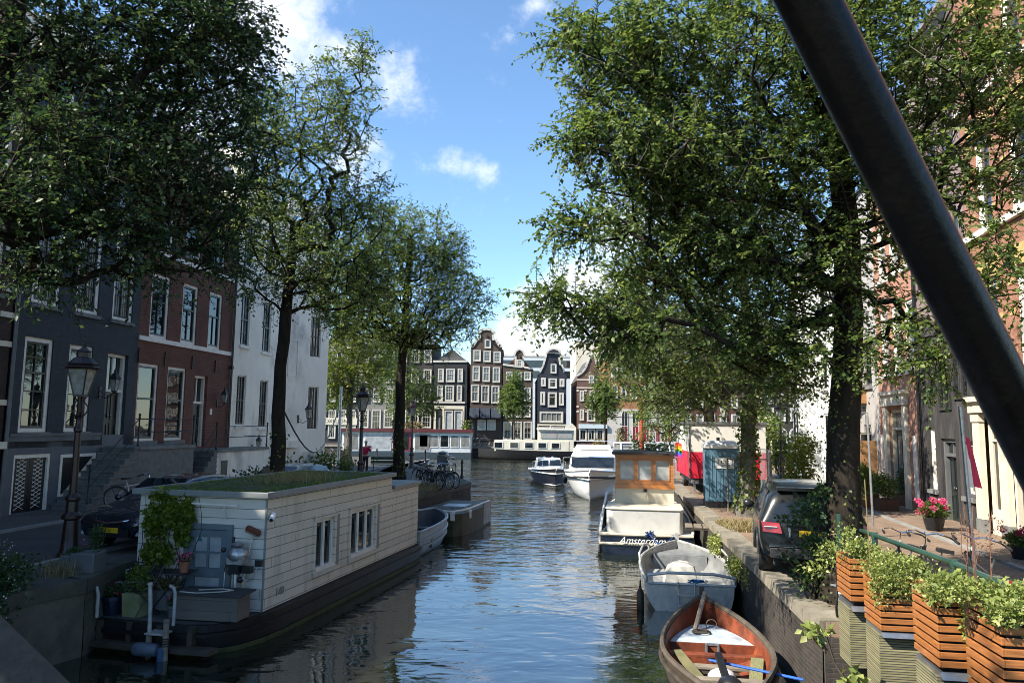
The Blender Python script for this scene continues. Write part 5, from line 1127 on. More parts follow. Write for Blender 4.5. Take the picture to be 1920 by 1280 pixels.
r = thing('rope_bundle', 'small coil of blue rope on the aluminium boat stern', 'rope', onb(AB, .12, .06, .62)); gg = random.Random(2)
part('coil', MB(M('blue_rope', (.03, .16, .36), .8)).tube([(gg.uniform(-.2, .2), gg.uniform(-.08, .08), gg.uniform(0, .07)) for _ in range(26)], .014, 5), r)
# red oxide wooden sloop nearest the camera
WS = thing('wooden_sloop', 'old wooden sloop with red oxide inside and a pale blue fore deck', 'boat', (3.1, 10.75, WZ), R(-9)); WS.scale = (.83, .82, 1)
S = stations(5.35, 2.1, .5, .78, .4, 2.1, 18, .5)
part('hull', hull_shell(S, -.25, WOODD, REDO, .07, .02, .1, rimm=DRIFT), WS, smooth=40)
l_, r_ = rail_line(S, .1, .0, .02); gm = MB(DRIFT); l_[-1] = (-.02, *l_[-1][1:]); r_[-1] = (.02, *r_[-1][1:])
gm.tube(l_, .05, 6).tube(r_, .05, 6); l2, r2 = rail_line(S, .1, .03, -.14); gm.use(WOODD).tube(l2, .045, 6).tube(r2, .045, 6); part('gunwale', gm, WS)
def hb_at(S, y):
    for (a, b, z), (c, d_, e) in zip(S[:-1], S[1:]):
        if a <= y <= c: k = (y-a)/(c-a); return lerp(b, d_, k), lerp(z, e, k)
    return S[-1][1], S[-1][2]
ys = [3.35, 3.6, 3.9, 4.2, 4.5, 4.75, 4.9]; pl = [(hb_at(S, y)[0]-.1, y) for y in ys]
dk = MB(PALEBL); dk.prismz(pl+[(-x, y) for x, y in pl[::-1]], .36, .385); dk.use(REDO).box(-.88, .88, 3.3, 3.345, .0, .384); part('fore_deck', dk, WS, smooth=0)
part('deck_bracket', MB(STEEL).box(-.14, -.1, 3.2, 3.3, .2, .39).box(.1, .14, 3.2, 3.3, .2, .39).box(-.14, .14, 3.28, 3.298, .36, .4), WS, smooth=0)
part('mast_stub', MB(WOODW).tube([(-.28, 4.2, .39), (.02, 4.95, .95)], .055, 8), WS); part('stem_post', MB(WOODD).bar((0, 5.38, .1), (0, 5.46, .98), .11), WS)
for y, z in ((2.75, .3), (2.4, .2), (1.15, .32)): part('thwart', MB(WOODW if y < 2.5 else REDO).box(-hb_at(S, y)[0]+.09, hb_at(S, y)[0]-.09, y-.1, y+.1, z, z+.045), WS, smooth=0, bev=.006)
part('floor_boards', MB(WOODD).box(-.7, .7, .4, 3.3, .03, .05), WS, smooth=0)
part('side_plank', MB(M('olive_plank', (.16, .15, .07), .8, var=.25)).bar((-.75, 2.8, .36), (-.2, 1.3, .1), .2, .03), WS, smooth=0); part('side_plank', MB(M('striped_olive_mat', (.17, .17, .08), .8, var=.4, vs=9, stretch=(9, 1, 1))).bar((.8, 2.6, .34), (.62, 1.7, .2), .24, .04), WS, smooth=0)
r = thing('blue_pole', 'bright blue pole lying across the red sloop', 'pole', onb(WS, .35, 1.55, .42), R(-30)); part('pole', MB(M('bright_blue_paint', (.02, .1, .42), .35)).tube([(-.5, 0, .06), (.9, .0, .0)], .022, 8), r)
r = thing('plastic_bag', 'white plastic bag lying in the red sloop', 'bag', onb(WS, .05, 2.05, .05)); part('bag', MB(M('white_plastic', (.6, .62, .64), .35, var=.1)).ball((0, 0, .11), .2, 7, (1.15, .8, .7)), r, smooth=80)
r = thing('rope_coil', 'dark rope coiled on the pale blue fore deck', 'rope', onb(WS, -.15, 4.05, .4)); part('coil', MB(WOODD).tube([(.17*math.cos(a*.5)*(1-a*.01), .11*math.sin(a*.5)*(1-a*.01), .015+a*.001) for a in range(34)], .016, 5), r)
r = thing('rope_coil', 'loop of wire hanging inside the red bow', 'rope', onb(WS, .12, 4.55, .45)); part('coil', MB(M('tan_wire', (.3, .22, .14), .7)).tube([(.1*math.cos(a*.6), .02*a/20, .1*math.sin(a*.6)) for a in range(22)], .008, 5), r)
r = thing('outboard_tiller', 'black motor tiller rising at the near end of the red sloop', 'motor', onb(WS, .05, .9, .3), R(20)); part('tiller', MB(BLACKP).bar((0, 0, 0), (.2, .55, .32), .1, .07).ball((-.05, -.1, .05), .18, 7, (1, 1.2, .9)), r)
# blue and white motor barge with varnished wheelhouse (stern to the camera)
MBR = thing('motor_barge', 'navy and cream barge with a varnished three window wheelhouse on the right', 'boat', (4.42, 24.7, WZ), R(-9.5))
S = stations(10.5, 3.25, .62, 1.25, .9, 2.6, 18, .66)
prf = [(1, 1), (1.0, .8), (.97, .55), (.86, .3), (.5, .04), (0, -.03)]
ring = MB(NAVY); part('hull', hull_shell(S, -.45, NAVY, None, prof=prf, rake=.3), MBR, smooth=40)
l_, r_ = rail_line(S, .3, .02, .0)
RUBR = M('cream_rubbing_strake', (.55, .5, .4), .5, var=.15)
part('gunwale', MB(RUBR).tube(l_[::-1]+r_, .06, 8), MBR); l_, r_ = rail_line(S, .2, .03, -.3); part('rubbing_strake', MB(RUBR).tube(l_[::-1]+r_, .055, 8), MBR)
part('deck', MB(M('cream_deck', (.52, .49, .42), .7, var=.1)).prismz([(b-.03, y) for y, b, z in S]+[(-b+.03, y) for y, b, z in S[::-1]], .58, .61), MBR, smooth=0)
bx = MB(M('grey_white_hatch_paint', (.5, .5, .48), .4, var=.1, vs=2, dirt=(.36, .35, .32))); bx.prismz([(-1.12, .45), (1.1, .45), (1.2, .6), (1.2, 2.6), (-1.3, 2.6), (-1.3, .62)], .6, 1.36).use(CREAM).prismz([(-1.16, .41), (1.14, .41), (1.24, .58), (1.24, 2.62), (-1.34, 2.62), (-1.34, .6)], 1.36, 1.42); part('engine_box', bx, MBR, bev=.03)
part('lower_cabin', MB(CREAM).box(-1.06, 1.01, 2.2, 6.2, .6, 2.0), MBR, bev=.02)
wh = MB(VARN); X0, X1, Y0_, Y1_ = -1.04, .99, 2.15, 4.3; z0, z1 = 1.95, 3.12
wx = [(-.92, -.37), (-.29, .25), (.33, .87)]
sub = MB(); wall_open(sub, X1-X0, z1, [(a-X0, b-X0, 2.2, 2.95) for a, b in wx], .05, 0, z0); wh.T = Matrix.Translation((X0, Y0_, 0)); wh.add(sub.v, sub.f); wh.T = None
wh.quad((X0, Y1_, z0), (X0, Y0_, z0), (X0, Y0_, z1), (X0, Y1_, z1)); wh.quad((X1, Y0_, z0), (X1, Y1_, z0), (X1, Y1_, z1), (X1, Y0_, z1)); wh.quad((X1, Y1_, z0), (X0, Y1_, z0), (X0, Y1_, z1), (X1, Y1_, z1))
wh.box(X0-.03, X1+.03, Y0_-.04, Y0_-.002, z0-.02, z0+.12); wh.box(X0-.02, X1+.02, Y0_-.03, Y0_-.002, z1-.1, z1)
WHO = part('wheelhouse', wh, MBR, smooth=0)
for a, b in wx:
    f = MB(VARN)
    for q in ((a, a+.04, 2.2, 2.95), (b-.04, b, 2.2, 2.95), (a, b, 2.2, 2.24), (a, b, 2.91, 2.95)): f.box(q[0], q[1], Y0_-.012, Y0_+.04, q[2], q[3])
    o = part('window', f, MBR, smooth=0); part('pane', MB(G_LIGHT).quad((a, Y0_+.03, 2.2), (b, Y0_+.03, 2.2), (b, Y0_+.03, 2.95), (a, Y0_+.03, 2.95)), o, smooth=0)
for sx in (X0-.006, X1+.006): part('side_window', MB(G_DARK).box(sx-.004, sx+.004, 2.4, 3.2, 2.2, 2.95).box(sx-.004, sx+.004, 3.3, 4.1, 2.2, 2.95), MBR, smooth=0)
part('roof', MB(M('black_roof_felt', (.02, .02, .02), .7, var=.3)).prism([(X0-.12, 3.12), (X1+.1, 3.12), (X1+.1, 3.16), (-.02, 3.24), (X0-.12, 3.2)], Y0_-.22, Y1_+.2), MBR, smooth=0)
part('stern_lamp', MB(BLACKP).ball((0, Y0_-.08, 1.86), .07, 6).use(CREAM).tube([(0, Y0_-.1, 1.62), (0, Y0_-.1, 1.82)], .065, 10), MBR)
sp = MB(GELW); sp.tube([(-1.5, .25, .66), (-1.45, 1.2, 1.2), (-1.35, 2.3, 1.75)], .045, 8); part('side_coaming', sp, MBR); part('spray_glass', MB(GLASS('blue_side_glass', (.2, .3, .4), .08, 1.5)).add([(-1.48, .35, .64), (-1.3, 2.4, .64), (-1.34, 2.3, 1.74), (-1.44, 1.2, 1.18)], [(0, 1, 2, 3)]), MBR, smooth=0)
text('name_lettering', 'Amsterdam', .31, GELW, MBR, (-.15, -.115, .45), (R(90), 0, 0), shear=.45, ext=.004)
r = thing('mooring_rope', 'blue mooring rope knotted on the navy barge stern', 'rope', (0, 0, 0)); k0 = Vector(onb(MBR, .1, -.06, .66)); k1 = Vector(onb(AB, -.1, 4.9, .95)); gg = random.Random(4)
part('rope', MB(M('dark_blue_rope', (.015, .05, .16), .8)).tube([k0+Vector((gg.uniform(-.15, .15), gg.uniform(-.06, .06), gg.uniform(-.1, .13))) for _ in range(30)]+[k0+(k1-k0)*t_/8+Vector((0, 0, -.25*math.sin(math.pi*t_/8))) for t_ in range(9)], .02, 5), r)
# dark motor boat with white top farther along
def cabin_boat(label, loc, rz, L, B, hullm, sheer, top):
    r = thing('motor_boat', label, 'boat', loc, rz); S = stations(L, B, sheer[0], sheer[1], .88, 2.2, 16)
    part('hull', hull_shell(S, -.4, hullm, None, rake=.7, prof=[(1, 1), (.9, .7), (.78, .45), (.66, .25), (.4, .05), (0, -.1)]), r, smooth=40)
    l_, r_ = rail_line(S, .7, .01, .0); part('rubbing_strake', MB(GELW).tube(l_[::-1]+r_, .05, 6), r)
    part('deck', MB(GELW).prismz([(b-.02, y+.7*max(0, (y/L-.5)/.5)) for y, b, z in S]+[(-b+.02, y+.7*max(0, (y/L-.5)/.5)) for y, b, z in S[::-1]], sheer[0]-.02, sheer[0]+.05), r, smooth=0)
    return r, S
r, S = cabin_boat('small dark hulled motor boat with a white cabin in mid canal', (2.6, 58.2, WZ), R(184), 6.4, 2.75, M('dark_plum_hull', (.012, .011, .017), .4, spec=.3), (.85, 1.25), None)
part('cabin', MB(GELW).loft([[(-.95, 1.6, .85), (.95, 1.6, .85), (.8, 1.7, 1.75), (-.8, 1.7, 1.75)], [(-1.0, 3.2, .85), (1.0, 3.2, .85), (.85, 2.9, 1.75), (-.85, 2.9, 1.75)]]).loft([[(-1., 3.2, .85), (1, 3.2, .85), (.9, 3.2, 1.2), (-.9, 3.2, 1.2)], [(-.55, 5.0, .95), (.55, 5., .95), (.5, 4.9, 1.1), (-.5, 4.9, 1.1)]]), r, bev=.04)
part('windscreen', MB(G_DARK).quad((.88, 3.22, 1.15), (.06, 3.22, 1.15), (.06, 2.97, 1.66), (.8, 2.97, 1.66)).quad((-.06, 3.22, 1.15), (-.88, 3.22, 1.15), (-.8, 2.97, 1.66), (-.06, 2.97, 1.66)), r, smooth=0)
part('bow_rail', MB(CHROME).tube([(-1.25, 3., .95), (-1.2, 3.1, 1.5), (-.75, 5.2, 1.7), (0, 6.6, 1.75), (.75, 5.2, 1.7), (1.2, 3.1, 1.5), (1.25, 3, .95)], .022, 6).tube([(-.75, 5.2, 1.7), (-.75, 5.2, 1.1)], .02, 6).tube([(.75, 5.2, 1.7), (.75, 5.2, 1.1)], .02, 6), r)
part('horn', MB(CHROME).ball((-.3, 2.6, 1.8), .08, 5).ball((.3, 2.6, 1.8), .08, 5), r); part('waterline_stripe', MB(GELW).tube([(-(b*.63), y+.12, .07) for y, b, z in S[4:]]+[((b*.63), y+.12, .07) for y, b, z in S[4:][::-1]], .04, 5), r)
r, S = cabin_boat('large white motor yacht with a flybridge behind the navy barge', (5.9, 52.6, WZ), R(172), 11.0, 3.5, GELW, (1.35, 1.95), None); r.scale = (1, 1, .89)
part('hull_stripe', MB(RUBBER).tube([(-(b*.93+.05), y+.45*max(0, (y/11-.5)/.5), z*.76) for y, b, z in S[2:]]+[((b*.93+.05), y+.45*max(0, (y/11-.5)/.5), z*.76) for y, b, z in S[2:][::-1]], .085, 6), r)
part('cabin', MB(GELW).loft([[(-1.6, 1.5, 1.35), (1.6, 1.5, 1.35), (1.5, 1.5, 2.6), (-1.5, 1.5, 2.6)], [(-1.5, 6.2, 1.35), (1.5, 6.2, 1.35), (1.35, 5.4, 2.6), (-1.35, 5.4, 2.6)]]).loft([[(-1.5, 6.2, 1.35), (1.5, 6.2, 1.35), (1.2, 6.2, 1.75), (-1.2, 6.2, 1.75)], [(-.8, 9, 1.6), (.8, 9, 1.6), (.6, 8.8, 1.8), (-.6, 8.8, 1.8)]]), r, bev=.05)
part('fender', MB(RUBBER).tube([(1.8, 4.5, .5), (1.8, 4.5, .6), (1.8, 4.5, 1.2), (1.8, 4.5, 1.35)], [.03, .14, .14, .03], 10), r)
for s in (-1, 1): part('side_window', MB(G_DARK).add([(s*1.58, 2.2, 1.75), (s*1.53, 5.3, 1.75), (s*1.46, 5.0, 2.35), (s*1.52, 2.2, 2.35)], [(0, 1, 2, 3)]), r, smooth=0)
part('flybridge_rail', MB(CHROME).tube([(-1.4, 1.7, 2.95), (-1.4, 1.7, 3.5), (1.4, 1.7, 3.5), (1.4, 1.7, 2.95)], .03, 6), r)
part('windscreen', MB(G_DARK).quad((1.3, 6.22, 1.78), (-1.3, 6.22, 1.78), (-1.3, 5.55, 2.5), (1.3, 5.55, 2.5)), r, smooth=0)
part('flybridge', MB(GELW).loft([[(-1.4, 1.6, 2.6), (1.4, 1.6, 2.6), (1.45, 1.6, 2.95), (-1.45, 1.6, 2.95)], [(-1.3, 5.2, 2.6), (1.3, 5.2, 2.6), (1.2, 4.9, 3.0), (-1.2, 4.9, 3.0)]]).loft([[(-1.2, 4.9, 2.98), (1.2, 4.9, 2.98), (1.1, 4.3, 3.3), (-1.1, 4.3, 3.3)], [(-.7, 5.1, 2.98), (.7, 5.1, 2.98), (.7, 4.5, 3.25), (-.7, 4.5, 3.25)]]), r, bev=.05)
part('bow_rail', MB(CHROME).tube([(-1.9, 5.5, 1.6), (-1.85, 5.6, 2.4), (-1.2, 9, 2.6), (0, 11.5, 2.75), (1.2, 9, 2.6), (1.85, 5.6, 2.4), (1.9, 5.5, 1.6)], .03, 6), r)
# glass roofed tour boat behind
r = thing('tour_boat', 'long white tour boat with a slanting glass roof across the canal', 'boat', (9.0, 74, WZ), R(-84))
S = stations(17, 4.0, .9, 1.1, .8, 3, 14); part('hull', hull_shell(S, -.4, GELW, None), r, smooth=40)
gl = MB(G_MID).loft([[(-1.8, 1, .9), (1.8, 1, .9), (1.25, 1.6, 2.5), (-1.25, 1.6, 2.5)], [(-1.7, 14.5, 1.0), (1.7, 14.5, 1.0), (1.1, 13.2, 2.5), (-1.1, 13.2, 2.5)]]); part('glass_roof', gl, r, smooth=0)
fm = MB(GELW)
for k in range(11):
    y = 1.5+k*1.2; fm.bar((-1.8, y, .95), (-1.28, y, 2.52), .12).bar((1.8, y, .95), (1.28, y, 2.52), .12).bar((-1.28, y, 2.52), (1.28, y, 2.52), .12)
for x in (-1.27, 0, 1.27): fm.bar((x, 1.6, 2.54), (x, 13.2, 2.54), .14)
part('roof_frame', fm, r, smooth=0)
r = thing('boat_mast', 'rust red mast standing above the boats on the right', 'mast', (6.95, 40.0, WZ)); part('mast', MB(M('rust_red_paint', (.4, .085, .04), .5)).tube([(0, 0, 0), (0, 0, 4.1), (0, 0, 6.3)], [.15, .13, .1], 10), r); part('spar', MB(IRON).tube([(-1.6, 0, 4.6), (1.9, 0, 4.55)], .025, 5).tube([(0, 0, 6.2), (1.8, 0, 4.0)], .012, 4), r); part('mast_lamp', MB(BLACKP).box(-.3, -.08, -.1, .1, 4.5, 4.75), r)
# red roofed houseboat and the pale barge on the far side
x0, x1 = AT(640, 850, 93).x, AT(884, 850, 93).x; r = thing('houseboat', 'low pale grey houseboat with a dark red roof edge across the canal', 'houseboat', (x0, 92.5, WZ)); Lh = x1-x0
part('hull', MB(M('dark_teal_hull', (.02, .035, .045), .6)).box(0, Lh, -.1, 4.2, -.4, .7), r, smooth=0); part('cabin', MB(M('pale_grey_cabin', (.5, .52, .52), .6, var=.08)).box(.1, Lh-.1, 0, 4.0, .7, 3.15), r, smooth=0)
part('roof', MB(M('dark_red_fascia', (.085, .012, .016), .5)).box(-.2, Lh+.1, -.35, 4.3, 3.15, 3.5), r, smooth=0)
for k in range(5): a = Lh*.6+k*Lh*.079; f = MB(WHITE).box(a, a+1.1, -.06, -.01, 1.3, 2.85); o = part('window', f, r, smooth=0); part('pane', MB(G_MID if k != 2 else G_DARK).box(a+.08, a+1.02, -.075, -.062, 1.4, 2.75), o, smooth=0)
for a, b, gm_ in ((.3, 2.2, G_MID), (2.9, 6.2, G_LIGHT), (9.0, 11.0, G_MID)): f = MB(WHITE).box(a, b, -.06, -.01, .85, 3.0); o = part('picture_window', f, r, smooth=0); part('pane', MB(gm_).box(a+.1, b-.1, -.075, -.062, .95, 2.92), o, smooth=0)
part('door', MB(M('dark_red_door', (.15, .015, .03), .5)).box(6.4, 8.6, -.08, -.01, .8, 3.1).use(G_DARK).box(6.6, 7.0, -.1, -.081, 1, 2.9).box(7.3, 8.3, -.1, -.081, 1, 2.9), r, smooth=0)
x0, x1 = AT(897, 850, 93).x, AT(1098, 850, 93).x; r = thing('canal_barge', 'long black canal barge with a cream cabin moored across the canal', 'barge', (x1, 92.6, WZ), R(90)); Lh = x1-x0
S = stations(Lh, 4.0, 1.05, 1.3, .8, 4, 16); part('hull', hull_shell(S, -.4, HULLB, None), r, smooth=40)
part('cabin', MB(CREAM).box(-1.5, 1.5, 2.2, Lh-2.0, 1.0, 2.3), r, bev=.03); 
part('wheelhouse', MB(CREAM).box(-1.45, 1.45, 1.6, 5.8, 1.0, 3.6).use(WHITE).box(-1.7, 1.7, 1.4, 6.0, 3.6, 3.8), r, smooth=0)
part('wheelhouse_window', MB(G_MID).box(-1.52, -1.46, 1.8, 3.6, 2.6, 3.4).box(-1.52, -1.46, 3.7, 5.6, 2.6, 3.4), r, smooth=0)
for k, y in enumerate((3.3, 4.9, 6.5, 8.3, 10.2)): o = part('porthole_window', MB(WHITE).box(-1.55, -1.505, y, y+1.1, 1.35, 2.1), r, smooth=0); part('pane', MB(G_DARK).box(-1.57, -1.551, y+.1, y+1., 1.43, 2.02), o, smooth=0)
# pair of boats behind the houseboat's stern
r = thing('aluminium_boat', 'ribbed aluminium workboat moored behind the houseboat stern', 'boat', (-3.6, 23.3, WZ), R(-9)); S = stations(5.0, 2.0, .85, 1.0, .9, 2.6, 14)
BL = M('blue_grey_aluminium', (.25, .28, .31), .4, .6, var=.2, vs=4); part('hull', hull_shell(S, -.2, BL, M('slate_inner', (.08, .09, .1), .6), .07, .25, .1), r, smooth=40)
rb = MB(BL)
for dz, o_ in ((.0, .0), (-.28, .0), (-.5, -.03)): l_, r_ = rail_line(S, .1, o_, dz); rb.tube(l_[::-1]+r_, .04, 6)
part('side_rib', rb, r); part('stern_bulkhead', MB(M('slate_inner', (.08, .09, .1), .6)).box(-.95, .95, 1.2, 1.26, .2, .8).use(BL).bar((-.95, 1.2, .82), (.95, 1.2, .82), .05), r, smooth=0)
r = thing('steel_pontoon', 'low dark steel pontoon boat with a pale guard rail at the quay corner', 'boat', (-2.72, 28.3, WZ), R(-12.6)); r.scale = (.86, .9, .95)
pt = MB(M('olive_steel', (.06, .062, .035), .6, .2, var=.4, vs=2)).prismz([(-1.2, 0), (.75, 0), (1.05, .35), (1.2, 1.2), (1.2, 4.6), (.6, 5.6), (-1.2, 5.6)], -.3, .85).use(ALUD).box(1.202, 1.22, 3.2, 4.5, .1, 1.0); part('hull', pt, r, smooth=30)
part('guard_rail', MB(WHITE).tube([(-1.15, .05, .95), (.75, .05, .95), (1.02, .38, .97), (1.15, 1.2, .98), (1.15, 4.5, 1.0)], .04, 8).box(-.9, -.6, .0, .1, .62, .92).box(.2, .4, .0, .1, .66, .92).box(1.1, 1.2, 1.0, 1.3, .6, .92).box(.62, .8, -.03, .1, .6, .92), r); part('deck_box', MB(STEEL).box(-.3, .8, 1.5, 2.6, .85, 1.0), r, smooth=0)
# ================================================================= cars. local: +y forward, origin on the ground under the rear axle end
def car_body(par, st, paint, name='body'):
    """st: y, z bottom, half width sill, half width waist, z waist, half width roof, z roof"""
    rings = []
    for (y, zb, ws, ww, zw, wr, zr) in st:
        zm = zb+(zw-zb)*.5
        half = [(ws*.8, zb), (ws, zb+.06), (ww*1.0, zm), (ww, zw-.06), (ww*.975, zw), (lerp(ww*.975, wr, .5), lerp(zw, zr, .55)), (wr, zr-.02*(zr > zw+.1)), (wr*.55, zr+.02)]
        rings.append([(x, y, z) for x, z in half]+[(-x, y, z) for x, z in half[::-1]])
    return part(name, MB(paint).loft(rings), par, smooth=50, sub=2), rings
def side_pane(mb, st, i, j, u0=.12, u1=.86, y0=0., y1=0., off=.012, sides=(-1, 1)):
    for s in sides:
        v = []
        for (k, u, dy) in ((i, u0, y0), (j, u0, y1), (j, u1, y1*.6), (i, u1, y0*.6)):
            y, zb, ws, ww, zw, wr, zr = st[k]; v.append((s*(lerp(ww*.975, wr, u)+off), y+dy, lerp(zw, zr, u)))
        mb.quad(*(v if s > 0 else v[::-1]))
def wheel(par, x, y, r=.36, w=.25, side=1):
    o = part('wheel', MB(RUBBER).at((x, y, r), ry=R(90)).lathe([(r*.6, -w/2), (r*.93, -w/2), (r, -w*.32), (r, w*.32), (r*.93, w/2), (r*.6, w/2)], 24), par)
    rim = MB(STEEL).at((x+side*w*.42, y, r), ry=R(90)).lathe([(r*.66, -.02), (r*.66, .03), (r*.6, .02)], 24, cap=False).lathe([(.0, .02*side), (.07, .02*side), (.07, 0)], 10)
    for k in range(5):
        a = k*2*math.pi/5; rim.bar((0, 0, .01*side), (r*.62*math.cos(a), r*.62*math.sin(a), .01*side), .07, .03)
    rim.use(BLACKP).lathe([(r*.6, -.08*side), (.01, -.08*side)], 20, cap=False); part('rim', rim, o); return o
GP = M('graphite_car_paint', (.014, .016, .016), .3, .2, var=.08, vs=1, coat=.5); BP = M('dark_blue_car_paint', (.008, .012, .022), .22, .3, var=.1, vs=1, coat=.8)
CARGL = GLASS('car_glass', (.01, .012, .014), .02, 1.6); REDL = M('red_lamp_lens', (.32, .01, .012), .2, coat=.6); CLEARL = M('clear_lamp_lens', (.6, .62, .64), .1, .5, coat=.5); PLATE = M('yellow_plate', (.65, .42, .02), .4, var=.03)
# grey SUV seen from behind on the right quay
c0 = G(1500, 1072, .0); SUV = thing('parked_car', 'graphite grey sport utility car parked tail first on the right quay', 'car', (5.66, 14.2, 0), R(-16))
st = [(.0, .55, .7, .86, .98, .62, 1.02), (.04, .42, .82, .95, 1.03, .66, 1.12), (.12, .38, .9, .965, 1.08, .68, 1.5), (.32, .3, .92, .97, 1.1, .72, 1.68), (.9, .27, .93, .975, 1.12, .735, 1.74), (1.9, .26, .93, .975, 1.1, .74, 1.75), (2.75, .26, .93, .975, 1.07, .71, 1.66), (3.35, .27, .93, .97, 1.04, .66, 1.12), (4.1, .29, .92, .96, .98, .7, 1.02), (4.6, .32, .85, .9, .82, .6, .86), (4.72, .45, .7, .75, .7, .5, .72)]
body, _ = car_body(SUV, st, GP)
for s in (-1, 1): gl = MB(CARGL); side_pane(gl, st, 3, 5, y0=.25, sides=(s,)); part('side_window', gl, SUV, smooth=0); gl = MB(CARGL); side_pane(gl, st, 5, 6, y1=-.05, sides=(s,)); part('side_window', gl, SUV, smooth=0)
part('rear_window', MB(CARGL).add([(-.74, .13, 1.13), (.74, .13, 1.13), (.6, .325, 1.6), (-.6, .325, 1.6)], [(0, 1, 2, 3)]).use(GP).box(-.62, .62, .13, .4, 1.62, 1.68), SUV, smooth=0)
for s in (-1, 1):
    part('taillight', MB(REDL).loft([[(s*.55, -.06, .84), (s*.9, .0, .86), (s*.92, .02, 1.05), (s*.6, -.02, 1.03)], [(s*.62, .12, .84), (s*.985, .36, .9), (s*.985, .36, 1.05), (s*.66, .12, 1.03)]]).use(GELW).box(min(s*.64, s*.88), max(s*.64, s*.88), -.05, .03, .955, .968), SUV, bev=.015)
    part('mirror', MB(BLACKP).ball((s*1.08, 2.75, 1.12), .13, 7, (.9, .55, .75)).bar((s*.95, 2.75, 1.06), (s*1.05, 2.75, 1.08), .06), SUV)
    for y in (.85, 3.78): wheel(SUV, s*.83, y, .375, .27, s)
part('bumper', MB(M('dark_trim', (.025, .025, .026), .55)).box(-.78, .78, -.075, .1, .4, .58).use(CHROME).box(-.8, .8, -.07, .05, .6, .615), SUV, bev=.03)
part('tailgate_trim', MB(GP).box(-.5, .5, -.03, .02, .98, 1.03).use(CHROME).box(-.45, -.41, -.045, -.02, .78, .96), SUV, bev=.01)
p = part('licence_plate', MB(PLATE).box(-.26, .26, -.05, -.035, .8, .91), SUV, smooth=0); text('plate_lettering', '19-SB-TX', .1, BLACKP, p, (0, -.053, .855), ext=.001)
for s in (-1, 1): part('roof_rail', MB(BLACKP).tube([(s*.66, .5, 1.74), (s*.68, 1.5, 1.81), (s*.66, 2.5, 1.72)], .018, 6), SUV)
for s in (-1, 1): part('wheel_arch', MB(M('dark_trim', (.025, .025, .026), .55)).tube([(s*.975, .85+.45*math.cos(a), .375+.45*math.sin(a)) for a in [k*math.pi/10 for k in range(11)]], .035, 6), SUV)
# dark blue hatchback facing the camera on the left
HCAR = thing('parked_car', 'dark blue hatchback with yellow number plate facing the camera behind the houseboat', 'car', (-7.75, 20.5, 0), R(168.5))
st = [(0, .5, .6, .7, .85, .5, .9), (.1, .3, .8, .85, .95, .55, 1.2), (.5, .26, .86, .89, .98, .62, 1.45), (1.6, .24, .87, .895, .97, .64, 1.5), (2.3, .24, .87, .895, .95, .6, 1.42), (3.15, .25, .87, .89, .93, .58, .98), (3.8, .26, .86, .88, .84, .6, .88), (4.15, .28, .78, .82, .7, .55, .74), (4.25, .35, .6, .66, .6, .45, .62)]
car_body(HCAR, st, BP); 
for s in (-1, 1): gl = MB(CARGL); side_pane(gl, st, 2, 3, y0=.1, sides=(s,)); part('side_window', gl, HCAR, smooth=0); gl = MB(CARGL); side_pane(gl, st, 3, 4, sides=(s,)); part('side_window', gl, HCAR, smooth=0)

part('windscreen', MB(CARGL).add([(-.72, 3.13, .975), (.72, 3.13, .975), (.54, 2.36, 1.44), (-.54, 2.36, 1.44)], [(0, 1, 2, 3)]), HCAR, smooth=0)
for s in (-1, 1):
    part('headlight', MB(CLEARL).loft([[(s*.45, 4.22, .62), (s*.8, 4.02, .64), (s*.84, 3.95, .76), (s*.5, 4.15, .7)], [(s*.45, 4.1, .62), (s*.85, 3.7, .68), (s*.87, 3.65, .78), (s*.5, 4.05, .72)]]), HCAR, bev=.01)
    part('fog_lamp', MB(CLEARL).tube([(s*.66, 4.1, .4), (s*.66, 4.2, .4)], .045, 10), HCAR); part('mirror', MB(BP).ball((s*1.0, 2.75, 1.0), .11, 6, (.9, .6, .75)), HCAR)
    for y in (.75, 3.35): wheel(HCAR, s*.77, y, .32, .21, s)
part('grille_trim', MB(CHROME).tube([(-.8, 4.0, .74), (-.4, 4.2, .67), (0, 4.27, .62), (.4, 4.2, .67), (.8, 4.0, .74)], .016, 6).use(BLACKP).box(-.5, .5, 4.2, 4.26, .33, .5), HCAR)
p = part('licence_plate', MB(PLATE).box(-.26, .26, 4.265, 4.28, .42, .53).use(M('plate_blue', (.01, .06, .35), .4)).box(.2, .262, 4.28, 4.284, .42, .53), HCAR, smooth=0); text('plate_lettering', 'RT-0', .11, BLACKP, p, (.02, 4.283, .475), (R(90), 0, R(180)), ext=.001)
r2 = dup(HCAR, (-6.75, 26.2, 0), R(168.5), 'silver car parked behind the dark blue hatchback, roof showing over the houseboat', 'cars parked along the left street'); HCAR['group'] = 'cars parked along the left street'
SILV = M('silver_car_paint', (.4, .42, .43), .3, .6, var=.06, coat=.7)
for ch in r2.children:
    if ch.name.startswith('body'):
        ch.data = ch.data.copy(); ch.data.materials[0] = SILV
